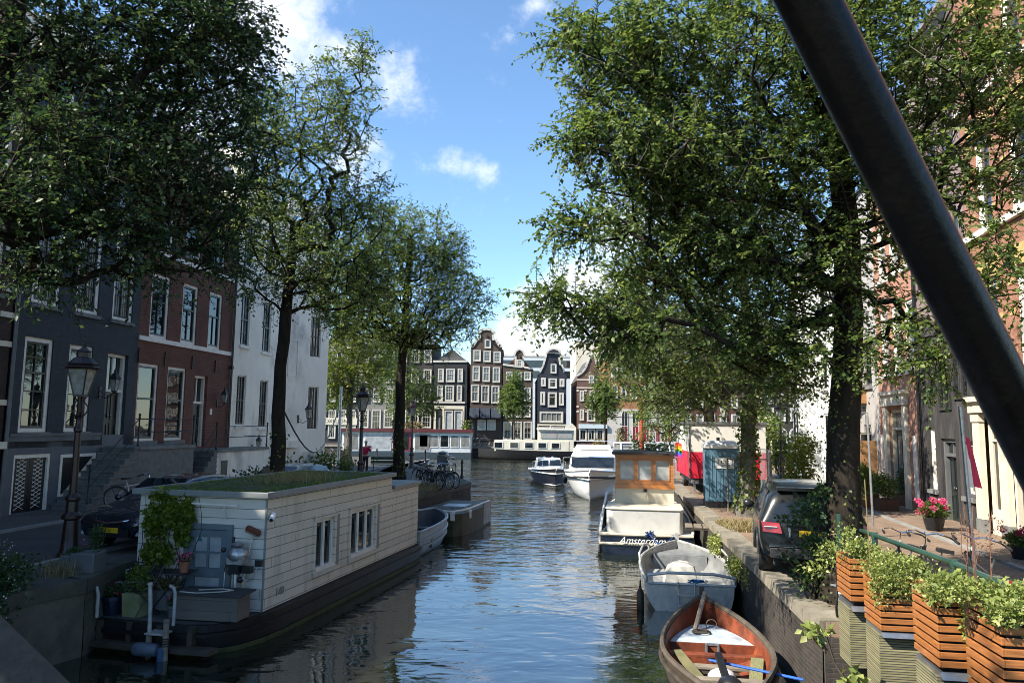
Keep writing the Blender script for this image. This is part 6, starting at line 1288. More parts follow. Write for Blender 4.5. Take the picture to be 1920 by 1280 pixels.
# ================================================================= street lamps
LAMP = thing('street_lamp', 'near dark red brown street lamp with ornate lantern in front of the blue house', 'street lamp', G(128, 1048), 0, 'crown lantern street lamps')
part('post', MB(LAMPRED).lathe([(.27, 0), (.25, .05), (.17, .2), (.15, .42), (.13, .78), (.19, .82), (.19, .88), (.12, .95), (.11, 1.15), (.14, 1.19), (.14, 1.24), (.075, 1.32), (.065, 1.9), (.06, 2.55), (.085, 2.58), (.085, 2.63), (.055, 2.68), (.05, 2.85), (.075, 2.9), (.04, 2.95), (.06, 3.3)], 14), LAMP)
fr = MB(LAMPRED)
for k in range(4):
    a = math.pi/4+k*math.pi/2; c, s = math.cos(a), math.sin(a); fr.tube([(c*.05, s*.05, 2.85), (c*.14, s*.14, 2.97), (c*.15, s*.15, 3.08), (c*.06, s*.06, 3.2), (c*.12, s*.12, 3.3)], .014, 6); fr.bar((c*.13, s*.13, 3.3), (c*.285, s*.285, 3.86), .022)
fr.lathe([(.15, 3.28), (.15, 3.32), (.12, 3.33)], 4).lathe([(.31, 3.85), (.33, 3.89), (.27, 3.93), (.29, 3.96), (.18, 4.08), (.13, 4.1), (.13, 4.2), (.15, 4.22), (.05, 4.3), (.015, 4.4)], 8)
part('lantern_frame', fr, LAMP, smooth=0); part('lamp_glass', MB(G_LAMP).lathe([(.12, 3.32), (.275, 3.86)], 4), LAMP, smooth=0); part('lamp_burner', MB(CREAM).tube([(0, 0, 3.33), (0, 0, 3.6)], .035, 8), LAMP)
for px, py, D, lab in ((674, 925, None, 'dark street lamp standing left of the person in red'), (771, 877, None, 'street lamp behind the bench and parked bicycles'), (1466, 897, None, 'red brown street lamp behind the parked grey car'), (1359, 925, 36, 'street lamp rising behind the red and white site cabin'), (1388, 880, 52, 'street lamp half hidden by the ivy covered trunk')):
    loc = G(px, py) if D is None else Vector((AT(px, 800, D).x, D, 0)); dup(LAMP, loc, R(px % 40), lab)
# ================================================================= bicycles. local: +y forward
def make_bike():
    r = thing('bicycle', 'white framed bicycle leaning by the stoop of the blue house', 'bicycle', (0, 0, 0), 0, 'bicycles parked along the quays')
    for y in (0, 1.08):
        o = part('wheel', MB(RUBBER).tube([(0, y+.335*math.cos(a), .35+.335*math.sin(a)) for a in [k*math.pi/14 for k in range(28)]], .019, 6, closed=True), r)
        sp = MB(STEEL).tube([(0, y+.31*math.cos(a), .35+.31*math.sin(a)) for a in [k*math.pi/10 for k in range(20)]], .011, 4, closed=True).tube([(-.05, y, .35), (.05, y, .35)], .022, 6)
        for k in range(12): a = k*math.pi/6; sp.tube([(0, y, .35), (0, y+.31*math.cos(a), .35+.31*math.sin(a))], .003, 3, cap=False)
        part('rim', sp, o)
        part('mudguard', MB(IRON).tube([(0, y+.37*math.cos(a), .35+.37*math.sin(a)) for a in [R(20+q*14) for q in range(11)]], .022, 5), r)
    f = MB(M('bike_black', (.016, .017, .02), .35, coat=.4)).tube([(0, .0, .35), (0, .42, .3), (0, .3, .82)], .016, 6).tube([(0, .42, .3), (0, .96, .82), (0, .93, .92)], .019, 6).tube([(0, .33, .72), (0, .95, .8)], .017, 6).tube([(0, .0, .35), (0, .31, .76)], .013, 6).tube([(-.04, 1.08, .35), (-.045, .98, .72), (0, .95, .82)], .014, 6).tube([(.04, 1.08, .35), (.045, .98, .72), (0, .95, .82)], .014, 6)
    part('frame', f, r)
    part('handlebar', MB(CHROME).tube([(0, .93, .9), (0, .94, 1.06), (-.14, .96, 1.1), (-.28, .84, 1.08), (-.3, .68, 1.05)], .012, 6).tube([(0, .94, 1.06), (.14, .96, 1.1), (.28, .84, 1.08), (.3, .68, 1.05)], .012, 6).use(RUBBER).tube([(-.3, .74, 1.06), (-.31, .6, 1.04)], .018, 6).tube([(.3, .74, 1.06), (.31, .6, 1.04)], .018, 6), r)
    part('saddle', MB(RUBBER).loft([[(-.1, .12, .93), (.1, .12, .93), (.1, .12, .98), (-.1, .12, .98)], [(-.09, .24, .93), (.09, .24, .93), (.09, .24, .97), (-.09, .24, .97)], [(-.025, .42, .94), (.025, .42, .94), (.025, .42, .965), (-.025, .42, .965)]]).use(STEEL).tube([(0, .3, .8), (0, .26, .94)], .012, 6), r, bev=.01)
    part('crank', MB(STEEL).tube([(.06, .42, .3), (.06, .55, .2)], .012, 5).tube([(-.06, .42, .3), (-.06, .3, .4)], .012, 5).box(.05, .16, .5, .6, .18, .21).box(-.16, -.05, .25, .35, .39, .42).use(IRON).box(.02, .05, .05, .5, .27, .4), r)
    part('carrier', MB(IRON).box(-.07, .07, -.22, .2, .74, .755).tube([(-.06, -.15, .745), (-.03, 0, .35)], .007, 4).tube([(.06, -.15, .745), (.03, 0, .35)], .007, 4), r)
    part('bike_lamp', MB(CHROME).tube([(0, .98, .86), (0, 1.06, .86)], .04, 8)  , r); part('tail_lamp', MB(REDL).box(-.03, .03, -.25, -.22, .7, .76), r, smooth=0)
    return r
BK = make_bike(); WBK = M('white_bike_paint', (.6, .57, .52), .35, coat=.4)
BK.location = (-12.55, 24.2, 0); BK.rotation_euler = (0, R(-8), R(-58))
for ch in BK.children:
    if ch.name.startswith('frame'): ch.data.materials[0] = M('bike_black', (0, 0, 0)); wh_mesh = ch.data.copy(); wh_mesh.materials[0] = WBK; bl_mesh = ch.data; ch.data = wh_mesh
def bike(loc, rz, lab, lean=-8, frame=None):
    r = dup(BK, loc, 0, lab, rot=(0, R(lean), rz))
    for ch in r.children:
        if ch.name.startswith('frame'): ch.data = frame or bl_mesh
    return r
corner = 'black bicycle in the row at the quay corner, '
for k, (px, py, rz, e) in enumerate(((778, 905, 20, 'leftmost of the row'), (788, 909, 12, 'second from the left'), (798, 912, 24, 'third from the left, near wheel showing'), (808, 914, 8, 'in the middle of the row'), (818, 914, 16, 'second from the canal edge'), (826, 912, 22, 'nearest the canal edge'))):
    q = G(px, py); bike((q.x, q.y, 0), R(rz+200), corner+e, 5 if k % 2 else -7)
q = G(849, 893); bike((q.x, q.y, 0), R(165), 'pale bicycle standing alone between the bollards at the corner', -5, wh_mesh); q = G(838, 888); bike((q.x, q.y, 0), R(190), 'dark bicycle beside the grey bin at the corner', 6)
# right railing bicycles
for x, y, rz, ln, e in ((4.95, 11.6, -30, 5, 'dark bicycle with a tan tyre standing behind the first planter'), (5.65, 10.9, -14, 9, 'black bicycle leaning on the green rail beside the trunk'), (5.55, 9.9, -12, 8, 'black bicycle leaning on the green rail with its saddle over the planter'), (5.2, 7.6, -14, 8, 'bicycle with silver handlebar behind the nearest planters'), (5.5, 8.8, -12, 10, 'bicycle with a long black saddle behind the green rail')):
    bike((x, y, max(0, (12.6-y)*.1018)+.01 if x > 5.2 else .0), R(rz), e, ln)
# far quay bicycles
for k in range(7):
    q = AT(890+k*5.4, 842, 99.5); bike((q.x, q.y, .0), R(70+k*13 % 60), ['far bicycle behind the gap between the two moored boats, first from the left', 'far bicycle behind the gap between the two moored boats, second from the left', 'far bicycle behind the gap between the two moored boats, third from the left', 'far bicycle behind the gap between the moored boats, in the middle', 'far bicycle behind the barge bow, third from the right', 'far bicycle behind the barge bow, second from the right', 'far bicycle behind the barge bow, first from the right'][k], 4)
q = G(665, 878); 
for k, (px, py) in enumerate(((640, 872), (648, 874))): q = G(px, py); bike((q.x, q.y, 0), R(60+40*k), ['dark bicycle by the hedge left of the grey post', 'dark bicycle right of the hedge behind the grey post'][k], 5)
# ================================================================= bollards, bin, bench, person at the quay corner
BO = thing('bollard', 'short dark iron bollard at the canal corner', 'bollard', G(866, 896), 0, 'iron bollards at the quay corner'); part('post', MB(LAMPRED).lathe([(.1, 0), (.1, .1), (.07, .14), (.055, .75), (.08, .78), (.08, .84), (.05, .87), (.06, .95), (.0, 1.0)], 10), BO)
for (px, py), lab in zip(((840, 889), (797, 869), (706, 866)), ('iron bollard right of the grey litter bin', 'iron bollard behind the row of bicycles', 'iron bollard behind the bench and the person')): dup(BO, G(px, py), 0, lab)
r = thing('litter_bin', 'grey metal litter bin with rounded lid at the quay corner', 'bin', G(829, 888)); part('body', MB(LEAD).prismz([(-.3, -.25), (.3, -.25), (.3, .25), (-.3, .25)], 0, 1.05), r, bev=.03); part('lid', MB(STEEL).prism([(-.34, 1.05), (.34, 1.05), (.3, 1.22), (0, 1.3), (-.3, 1.22)], -.28, .28), r, bev=.02); part('slot', MB(BLACKP).box(-.2, .2, -.29, -.282, 1.08, 1.2), r, smooth=0)
q = G(724, 885); r = thing('bench', 'green slatted park bench facing the water near the person in red', 'bench', (q.x, q.y, 0), R(8)); GB = M('bench_green', (.03, .06, .04), .5, var=.3)
part('seat', MB(GB).box(-.9, .9, -.1, .02, .42, .46).box(-.9, .9, .06, .18, .42, .46).box(-.9, .9, .22, .34, .42, .46), r, smooth=0); part('backrest', MB(GB).box(-.9, .9, -.18, -.14, .52, .68).box(-.9, .9, -.22, -.18, .72, .9), r, smooth=0)
for x in (-.75, .75): part('leg', MB(IRON).tube([(x, .35, 0), (x, .32, .4), (x, -.1, .42), (x, -.22, .92)], .025, 6).tube([(x, -.1, .42), (x, -.15, 0)], .025, 6), r)
q = G(684, 885); PR = thing('person', 'person in a crimson shirt and dark trousers standing by the bench', 'person', (q.x, q.y-.0, 0), R(-20))
def skin(name, par, verts, edges, rad, mat, root=0):
    me = bpy.data.meshes.new(name); me.from_pydata(verts, edges, []); me.materials.append(mat); o = bpy.data.objects.new(name, me); C.objects.link(o); o.parent = par
    k = o.modifiers.new('skin', 'SKIN'); k.use_smooth_shade = True; s2 = o.modifiers.new('sub', 'SUBSURF'); s2.levels = 2; s2.render_levels = 2
    sv = me.skin_vertices[0].data
    for i, rr in enumerate(rad): sv[i].radius = rr if isinstance(rr, tuple) else (rr, rr)
    sv[root].use_root = True; return o
SKIN = M('skin', (.42, .24, .17), .55, var=.08)
V = [(0, 0, .95), (0, 0, 1.15), (0, .02, 1.38), (0, .01, 1.48), (0, .03, 1.57), (0, .04, 1.68), (-.1, 0, .86), (-.11, .02, .48), (-.12, 0, .08), (-.13, .15, .03), (.1, 0, .86), (.11, .02, .48), (.12, 0, .08), (.13, .15, .03),
     (-.19, 0, 1.4), (-.3, .06, 1.18), (-.2, .28, 1.32), (-.14, .34, 1.4), (.19, 0, 1.4), (.3, .06, 1.18), (.2, .28, 1.32), (.14, .34, 1.4)]
E = [(0, 1), (1, 2), (2, 3), (3, 4), (4, 5), (0, 6), (6, 7), (7, 8), (8, 9), (0, 10), (10, 11), (11, 12), (12, 13), (2, 14), (14, 15), (15, 16), (16, 17), (2, 18), (18, 19), (19, 20), (20, 21)]
Rr = [(.16, .11), (.15, .1), (.17, .1), .055, .075, .085, .09, .06, .045, .04, .09, .06, .045, .04, .07, .045, .035, .035, .07, .045, .035, .035]
skin('body', PR, V, E, Rr, SKIN)
skin('shirt', PR, [V[i] for i in (0, 1, 2, 14, 15, 18, 19)], [(0, 1), (1, 2), (2, 3), (3, 4), (2, 5), (5, 6)], [(.19, .135), (.185, .135), (.195, .12), .09, .066, .09, .066], M('crimson_cloth', (.42, .012, .07), .85, var=.15))
skin('trousers', PR, [V[i] for i in (0, 6, 7, 8, 10, 11, 12)], [(0, 1), (1, 2), (2, 3), (0, 4), (4, 5), (5, 6)], [(.175, .125), .105, .08, .07, .105, .08, .07], M('black_cloth', (.015, .014, .018), .9))
part('hair', MB(M('grey_hair', (.35, .33, .31), .8)).ball((0, .025, 1.73), .105, 8, (.92, 1.05, .95)), PR); r = thing('phone', 'small dark phone held up by the person in crimson', 'phone', PR.matrix_basis @ Vector((0, .42, 1.45)), R(-20)); part('case', MB(BLACKP).box(-.14, .14, -.01, .01, -.04, .05), r, bev=.004)
r = thing('signpost', 'plain grey metal post beside the white house corner', 'post', G(634, 882)); part('post', MB(STEEL).tube([(0, 0, 0), (0, 0, 5.0)], .08, 10), r)
r = thing('hanging_cable', 'black cable looped from the big trunk to the grey post', 'cable', (0, 0, 0)); a, b = AT(528, 762, 23.2), AT(634, 770, 45); part('cable', MB(BLACKP).tube([a+(b-a)*t_/14+Vector((0, 0, -1.9*math.sin(math.pi*t_/14))) for t_ in range(15)], .03, 6), r)
# ================================================================= planters and green rail along the bridge wing on the right
SLAT = [M('oiled_slat', (.33, .125, .035), .5, var=.35, vs=5, stretch=(1, 1, 10), coat=.15)]
RIB = STRIPES('ribbed_grey_decking', (.2, .185, .1), 2, .03, .3, (.035, .035, .03), .3, .8, bd=.01, stain=(.1, .11, .04))
FLASH = M('zinc_flashing', (.42, .44, .46), .3, .85, var=.25, vs=6)
PLANT = []
for (px, py, D, w_, hh, lab, sc_, oy) in ((1594, 1045, 10.5, .36, .64, 'slatted wooden planter farthest along the rail, beside the trunk', 1, 0), (1650, 1080, 9.7, .5, .67, 'slatted wooden planter under the feathery pale green plant, second from the trunk', 1, 0), (1758, 1120, 7.6, .5, .7, 'slatted wooden planter with ivy hanging down its right side, third from the trunk', 1, 0), (1878, 1150, 6.1, .6, .85, 'nearest slatted wooden planter at the right picture corner', 1, 0)):
    p = AT(px, py, D); zt = p.z; r = thing('planter', lab, 'planter', (p.x, p.y, zt-hh), R(-9), 'slatted planters hung along the bridge rail'); PLANT.append((p, w_, hh))
    n = int(hh/.083); sl = MB(SLAT[0]); L_ = .62
    for k in range(n):
        z0 = hh-.083*(k+1)+.01; sl.box(0, w_, -.022, 0, z0, z0+.06).box(0, w_, L_, L_+.022, z0, z0+.06).box(-.022, -.0, -.022, L_+.022, z0, z0+.06).box(w_, w_+.022, -.022, L_+.022, z0, z0+.06)
    part('slats', sl, r, smooth=0, bev=.004); part('liner', MB(BLACKP).box(.03, w_-.03, .03, L_-.03, .02, hh-.03), r, smooth=0)
    b = MB(RIB).box(-.03, w_+.01, .03, L_-.03, -.82, -.05).use(FLASH).prismx([(-.06, -.06), (L_, -.06), (L_, .0), (.0, .0)], -.01, w_+.03); part('pedestal', b, r, smooth=0)
    part('support_post', MB(WOODD).box(.1, .25, .2, .4, -2.6, -.82), r, smooth=0)
def plantin(i, name, lab, blobs, leaf, size, seed, cat='plant', up=.3, fl=None):
    p, w_, hh = PLANT[i]; r = thing(name, lab, cat, (p.x, p.y, p.z-.04), R(-9)); bush('foliage', r, blobs, leaf, size, seed, up); 
    if fl: bush('sprigs', r, fl[0], fl[1], fl[2], seed+3)
    return r
plantin(0, 'trailing_plant', 'sparse trailing plant in the planter beside the trunk', [(.25, .3, .1, .3, .34, .16, 500), (.1, 0, .2, .2, .12, .12, 200), (-.05, .1, .25, .25, .2, .35, 160)], LF_PALE, .05, 31)
plantin(1, 'feathery_plant', 'feathery pale green plant spilling over the second planter', [(.2, .3, .14, .42, .42, .22, 2600), (-.0, .02, -.06, .17, .12, .34, 1100), (.2, -.05, -.06, .3, .07, .2, 900), (.5, .3, .12, .3, .3, .15, 900)], LF_PALE, .032, 32)
plantin(2, 'trailing_ivy', 'pale variegated ivy hanging over the third planter', [(.3, .2, .08, .45, .4, .13, 1700), (.3, -.06, -.14, .14, .07, .3, 700), (.36, -.07, -.5, .1, .06, .32, 420), (.05, .0, .04, .2, .12, .08, 300)], LF_PALE, .045, 33, fl=([(.34, -.08, -.3, .12, .05, .4, 300), (.1, .1, .12, .3, .2, .08, 120)], LF_DRY, .04))
plantin(3, 'trailing_ivy', 'dense light green ivy filling the nearest planter', [(.3, .25, .1, .5, .42, .17, 2300), (.05, -.02, .05, .25, .12, .12, 600), (.4, -.05, -.06, .28, .08, .2, 700), (-.2, .45, .16, .3, .3, .14, 700)], LF_PALE, .042, 34)
GRN = M('green_rail_paint', (.022, .06, .045), .35, var=.25, coat=.3)
r = thing('railing', 'dark green tube railing behind the planters', 'railing', (0, 0, 0)); pts = [AT(1545, 960, 14.2)+Vector((0, 0, -.1)), AT(1640, 1003, 11.9), AT(1708, 1027, 10.2), AT(1790, 1056, 8.9), AT(1870, 1090, 7.6), AT(1960, 1130, 6.5)]
part('rail', MB(GRN).tube(pts, .036, 12), r)
for p in (pts[1], pts[3], pts[4]): part('post', MB(GRN).tube([p+Vector((0, 0, .0)), p+Vector((0, 0, -1.05))], .042, 10).lathe([(.05, -.05), (.055, 0), (.05, .05)], 10, tuple(p)), r)
p = pts[0]; part('post', MB(GRN).tube([AT(1574, 1000, 11.8)+Vector((0, 0, .3)), AT(1574, 1000, 11.8)+Vector((0, 0, -1.1))], .035, 10), r)
gg = random.Random(12)
r = thing('dried_flower', 'tall dry seed heads standing between the third and nearest planters', 'plant', AT(1842, 1090, 6.9), 0); d = MB(M('dry_stem', (.16, .07, .04), .9))
for k in range(7):
    x, y, z = gg.uniform(-.1, .1), gg.uniform(-.1, .1), 0; p_ = [(x, y, -.15)]
    for q in range(5): x += gg.uniform(-.02, .07)*(k-3)*.4; y += gg.uniform(-.03, .03); p_.append((x, y, (q+1)*.11+.02*k))
    d.tube(p_, .004, 4)
part('stem', d, r); bush('seed_heads', r, [(0, 0, .35, .2, .12, .2, 110), (.15, 0, .5, .12, .1, .08, 60)], LEAF('seed_head', (.1, .05, .03), (.16, .08, .05), (.2, .12, .08), .1), .02, 41)
r = thing('garden_stake', 'thin pale cane stuck in the feathery planter', 'stake', AT(1632, 1060, 9.9)); part('cane', MB(LF_DRY).tube([(0, 0, 0), (-.03, 0, 1.1)], .007, 5), r)
# flower pots on the right pavement
def flowerpot(px, py, lab, sc_=1., fl=FL_RED, z=.0):
    q = G(px, py, z); r = thing('potted_flowers', lab, 'potted plant', q, 0, 'pots of red flowers on the right pavement'); s = sc_
    part('pot', MB(BLACKP).lathe([(.2*s, 0), (.27*s, .25*s), (.3*s, .42*s), (.26*s, .42*s), (.25*s, .36*s)], 14), r); bush('foliage', r, [(0, 0, .62*s, .5*s, .45*s, .3*s, 700)], LF_ELM, .09*s, int(px))
    g2 = random.Random(int(px)); pts_ = [(gg.uniform(-.48, .48)*s, gg.uniform(-.45, .3)*s, (.5+g2.uniform(-.05, .42))*s, .085*s, .085*s, .075*s, 60) for _ in range(14)]; bush('blossom', r, pts_, fl, .05*s, int(px)+1, shell=.1, wid=.5)
flowerpot(1752, 996, 'black pot of crimson hydrangea flowers on the sunny right pavement', .95, FL_PINK); flowerpot(1915, 1050, 'pot of deep red flowers at the right picture edge', .75, FL_RED)
def shrubpot(px, py, lab, w_, h_, leaf, seed, matp=TERRA, fh=1.0):
    q = G(px, py); r = thing('potted_shrub', lab, 'shrub', q, 0, 'potted shrubs by the right house fronts'); part('pot', MB(matp).prismx([(-.26*w_, 0), (.26*w_, 0), (.32*w_, .5*h_), (-.32*w_, .5*h_)], -.3*w_, .3*w_), r, smooth=0, bev=.01); bush('foliage', r, [(0, 0, (.5+.45*fh)*h_, .55*w_, .5*w_, .55*h_*fh, 1500), (-.1, 0, (.5+.8*fh)*h_, .3*w_, .3*w_, .3*h_*fh, 400)], leaf, .07, seed)
shrubpot(1660, 958, 'round dark green shrub in a brown square pot by the pink house door', 1.1, .85, LF_ELM, 51, M('brown_pot', (.1, .05, .03), .8)); shrubpot(1628, 952, 'bright yellow green shrub in a pot right of the big trunk', .95, 1.0, LF_YEL, 52); shrubpot(1712, 950, 'dark bushy shrub in front of the sooty house wall', 1.5, .9, LF_DARK, 53, IRON); shrubpot(1740, 955, 'small dark shrub beside the sooty house door', .9, .8, LF_DARK, 54, IRON)
for (px, py, ptx, pty, D, lab, flag) in ((1827, 1040, 1800, 762, 13.2, 'leaning galvanised pole with a folded red and white flag', 1), (1636, 960, 1626, 778, 20, 'thin straight grey pole right of the big trunk', 0)):
    a = AT(px, py, D); b = AT(ptx, pty, D); r = thing('pole', lab, 'pole', a); part('pole', MB(STEEL).tube([(0, 0, -.4), b-a], .035 if flag else .03, 8), r)
    if flag: k = (b-a)*.66; part('flag', MB(M('red_flag', (.5, .03, .08), .8)).add([tuple(k+Vector((.02, -.01, .35))), tuple(k+Vector((.09, -.02, .3))), tuple(k+Vector((.26, -.02, -.55))), tuple(k+Vector((.14, .02, -.52)))], [(0, 1, 2, 3)]).use(WHITE).add([tuple(k+Vector((.02, .01, .1))), tuple(k+Vector((.08, .0, .05))), tuple(k+Vector((.13, 0, -.55))), tuple(k+Vector((.06, .02, -.52)))], [(0, 1, 2, 3)]), r, smooth=0)
# ================================================================= site cabin, toilet, fences, hoarding
tp = G(1350, 925); r = thing('site_trailer', 'white box trailer with a broad red lower band behind the portable toilet', 'trailer', (9.2, 32.5, 0), R(-7))
part('box', MB(M('off_white_panel', (.62, .61, .56), .55, var=.05, dirt=(.5, .49, .44))).box(-1.45, 1.75, 0, 6, 1.75, 3.0).use(M('signal_red_panel', (.5, .012, .04), .5, var=.06)).box(-1.45, 1.75, 0, 6, .62, 1.748), r, smooth=0)
part('roof_trim', MB(LEAD).box(-1.52, 1.82, -.06, 6.05, 2.95, 3.06).box(-1.49, -1.44, -.03, .0, .6, 2.95), r, smooth=0); part('chassis', MB(BLACKP).box(-1.3, 1.6, .1, 5.9, .38, .618), r, smooth=0)
for s, x in ((-1, -1.2), (1, 1.5)): wheel(r, x, 4.2, .36, .24, s)
part('rear_lamp', MB(CLEARL).box(-1.4, -1.1, -.1, .1, .42, .55), r); part('support_leg', MB(STEEL).box(-1.3, -1.2, .2, .3, 0, .4), r, smooth=0); part('support_leg', MB(STEEL).box(1.5, 1.6, .2, .3, 0, .4), r, smooth=0)
r = thing('portable_toilet', 'blue portable toilet with a white roof beside the ivy clad trunk', 'portable toilet', (7.6, 27.3, .12), R(-10)); BLT = M('toilet_blue', (.075, .16, .23), .55, var=.15, vs=3, dirt=(.05, .1, .15))
b = MB(BLT).box(-.58, .58, -.55, .55, .1, 1.95)
for k in range(9): b.box(-.5+k*.125, -.47+k*.125, -.565, -.549, .25, 1.7); b.box(-.595, -.579, -.5+k*.12, -.46+k*.12, .2, 1.85)
part('cabin', b, r, bev=.02); part('roof', MB(GELW).loft([[(-.64, -.6, 1.95), (.64, -.6, 1.95), (.64, .6, 1.95), (-.64, .6, 1.95)], [(-.62, -.58, 2.06), (.62, -.58, 2.06), (.62, .58, 2.06), (-.62, .58, 2.06)], [(-.45, -.4, 2.22), (.45, -.4, 2.22), (.45, .4, 2.22), (-.45, .4, 2.22)]]), r, bev=.03)
part('skid', MB(BLACKP).box(-.6, .6, -.58, .58, -.12, .1), r, smooth=0); part('vent_pipe', MB(BLACKP).tube([(-.1, -.2, 2.2), (-.1, -.2, 2.34)], .06, 8), r)
s_ = part('sign', MB(M('pale_sign', (.5, .52, .52), .5, var=.05)).box(-.24, .4, -.575, -.567, 1.25, 1.62).use(BLT).box(-.14, .36, -.578, -.5755, 1.37, 1.57).use(GELW).box(-.12, .34, -.5805, -.5785, 1.385, 1.555), r, smooth=0); text('sign_lettering', 'DIXI', .17, BLACKP, s_, (.11, -.583, 1.47), ext=.002); text('sign_small_print', 'TOILETTES', .065, BLT, s_, (.1, -.578, 1.31), ext=.001)
r = thing('steel_post', 'thin rusty stake in front of the portable toilet', 'post', (7.35, 25.6, -.1)); part('post', MB(WOODW).tube([(0, 0, 0), (0, 0, 1.95)], .03, 8).box(0, 1.6, -.015, .015, 1.83, 1.87), r)
FN = thing('fence_panel', 'mesh fence panel standing right of the ivy covered trunk', 'fence', (9.0, 26.3, 0), R(70), 'temporary mesh fence panels'); f = MB(STEEL).tube([(-1.2, 0, .1), (-1.2, 0, 2.0), (1.2, 0, 2.0), (1.2, 0, .1), (-1.2, 0, .1)], .022, 6)
for k in range(20): f.tube([(-1.14+k*.12, 0, .1), (-1.14+k*.12, 0, 2.0)], .004, 3, cap=False)
for k in range(6): f.tube([(-1.2, 0, .35+k*.3), (1.2, 0, .35+k*.3)], .004, 3, cap=False)
part('mesh', f, FN); part('foot', MB(CONCRETE).box(-1.4, -1.0, -.12, .12, 0, .12), FN, bev=.02); part('foot', MB(CONCRETE).box(1.0, 1.4, -.12, .12, 0, .12), FN, bev=.02); dup(FN, (9.75, 29.0, 0), R(78), 'mesh fence panel farther back beside the red and white trailer')
r = thing('jetty', 'dark plank jetty and gangway between the navy barge and the quay', 'jetty', (6.35, 23.6, -.25), R(-12)); part('planks', MB(WOODD).box(-.9, 1.2, -.45, .45, -.06, 0), r, smooth=0)
sl = MB(WOODW)
for k in range(8): sl.box(-.9+k*.27, -.68+k*.27, -.46, .46, .002, .03)
part('slat', sl, r, smooth=0); part('rail', MB(IRON).tube([(-1.1, .6, .9), (-.6, .5, .1)], .03, 6), r)
r = thing('timber_stack', 'stack of planks lying in front of the portable toilet', 'timber', (8.25, 25.4, 0), R(10)); part('planks', MB(WOODW).box(-.8, .9, -.25, .25, .02, .1).box(-.7, .8, -.2, .2, .11, .2).use(TERRA).box(.2, .9, -.15, .3, .21, .3), r, smooth=0, bev=.005)
r = thing('wooden_post', 'short grey wooden post on the quay left of the ivy trunk', 'post', (7.0, 21.5, 0)); part('post', MB(WOODW).tube([(0, 0, 0), (0, 0, .62)], .06, 8), r)
r = thing('mooring_bollard', 'low curved iron mooring ring post on the right quay', 'bollard', (7.3, 20.6, 0)); part('bollard', MB(IRON).tube([(-.3, 0, .35), (-.1, 0, .08), (.5, 0, .05)], .05, 8), r)
HO = M('plywood', (.4, .21, .09), .75, var=.15, vs=2, stretch=(1, 1, 6), dirt=(.3, .15, .06))
q = AT(1625, 850, 30.5); r = thing('hoarding', 'orange plywood hoarding on a grey base right of the big trunk', 'hoarding', (q.x, 30.5, 0)); part('panel', MB(HO).box(-.75, .7, 0, .06, .95, 2.35), r, smooth=0); part('base', MB(LEAD).box(-.75, .7, -.02, .08, 0, .948), r, smooth=0)
q = AT(1628, 745, 31.5); r = thing('scaffold', 'scaffold with boards and a plywood box over the hoarding', 'scaffold', (q.x, 31.5, 0)); sc_ = MB(STEEL)
for x in (-.8, .7):
    for y in (0, 1.1): sc_.tube([(x, y, 0), (x, y, 8.5)], .03, 6)
for z in (2.6, 4.6, 6.6): sc_.tube([(-.85, 0, z), (.75, 0, z)], .025, 6).tube([(-.85, 0, z+.9), (.75, 0, z+.9)], .025, 6)
part('frame', sc_, r); part('board', MB(WOODW).box(-.8, .7, 0, 1.1, 2.62, 2.67).box(-.8, .7, 0, 1.1, 4.62, 4.67), r, smooth=0); part('plywood_box', MB(HO).box(-.4, .6, .1, .9, 3.9, 4.55), r, smooth=0); part('sheet', MB(M('faded_banner', (.42, .42, .3), .8, var=.5, vs=9)).box(-.0, .65, -.04, -.035, 2.7, 3.5), r, smooth=0)
r = thing('notice_board', 'tall cream information column among the shrubs left of the street lamp', 'sign', (AT(1434, 850, 38).x, 38, 0), R(-10)); part('panel', MB(M('cream_panel', (.6, .55, .42), .7, var=.1, dirt=(.4, .36, .26))).box(-.3, .35, -.1, .1, 1.2, 3.4), r, smooth=0); part('base', MB(LEAD).box(-.26, .31, -.08, .08, 0, 1.2), r, smooth=0)
r = thing('rainbow_flag', 'small rainbow flag on a staff under the right tree branches', 'flag', (AT(1262, 870, 36).x, 36, -.3)); part('staff', MB(STEEL).tube([(0, 0, 0), (.1, 0, 2.4)], .02, 6), r)
fl_ = part('cloth', MB(), r)
def wave_cloth(par, cols):
    for k, c in enumerate(cols):
        mb = MB(M('flag_stripe_%d' % k, c, .8, var=.05)); vs = []
        for i in range(9):
            for j in (0, 1): x = .1+i*.11; z = 2.35-.11*(k+j)-.02*i*.6+.05*math.sin(i*1.2); vs.append((x, .07*math.sin(i*1.1+k*.2), z))
        mb.add(vs, [(2*i, 2*i+2, 2*i+3, 2*i+1) for i in range(8)]); part('stripe', mb, par)
bpy.data.objects.remove(fl_)
wave_cloth(r, [(.6, .02, .02), (.7, .22, .01), (.7, .55, .02), (.02, .3, .06), (.03, .12, .55), (.25, .03, .35)])
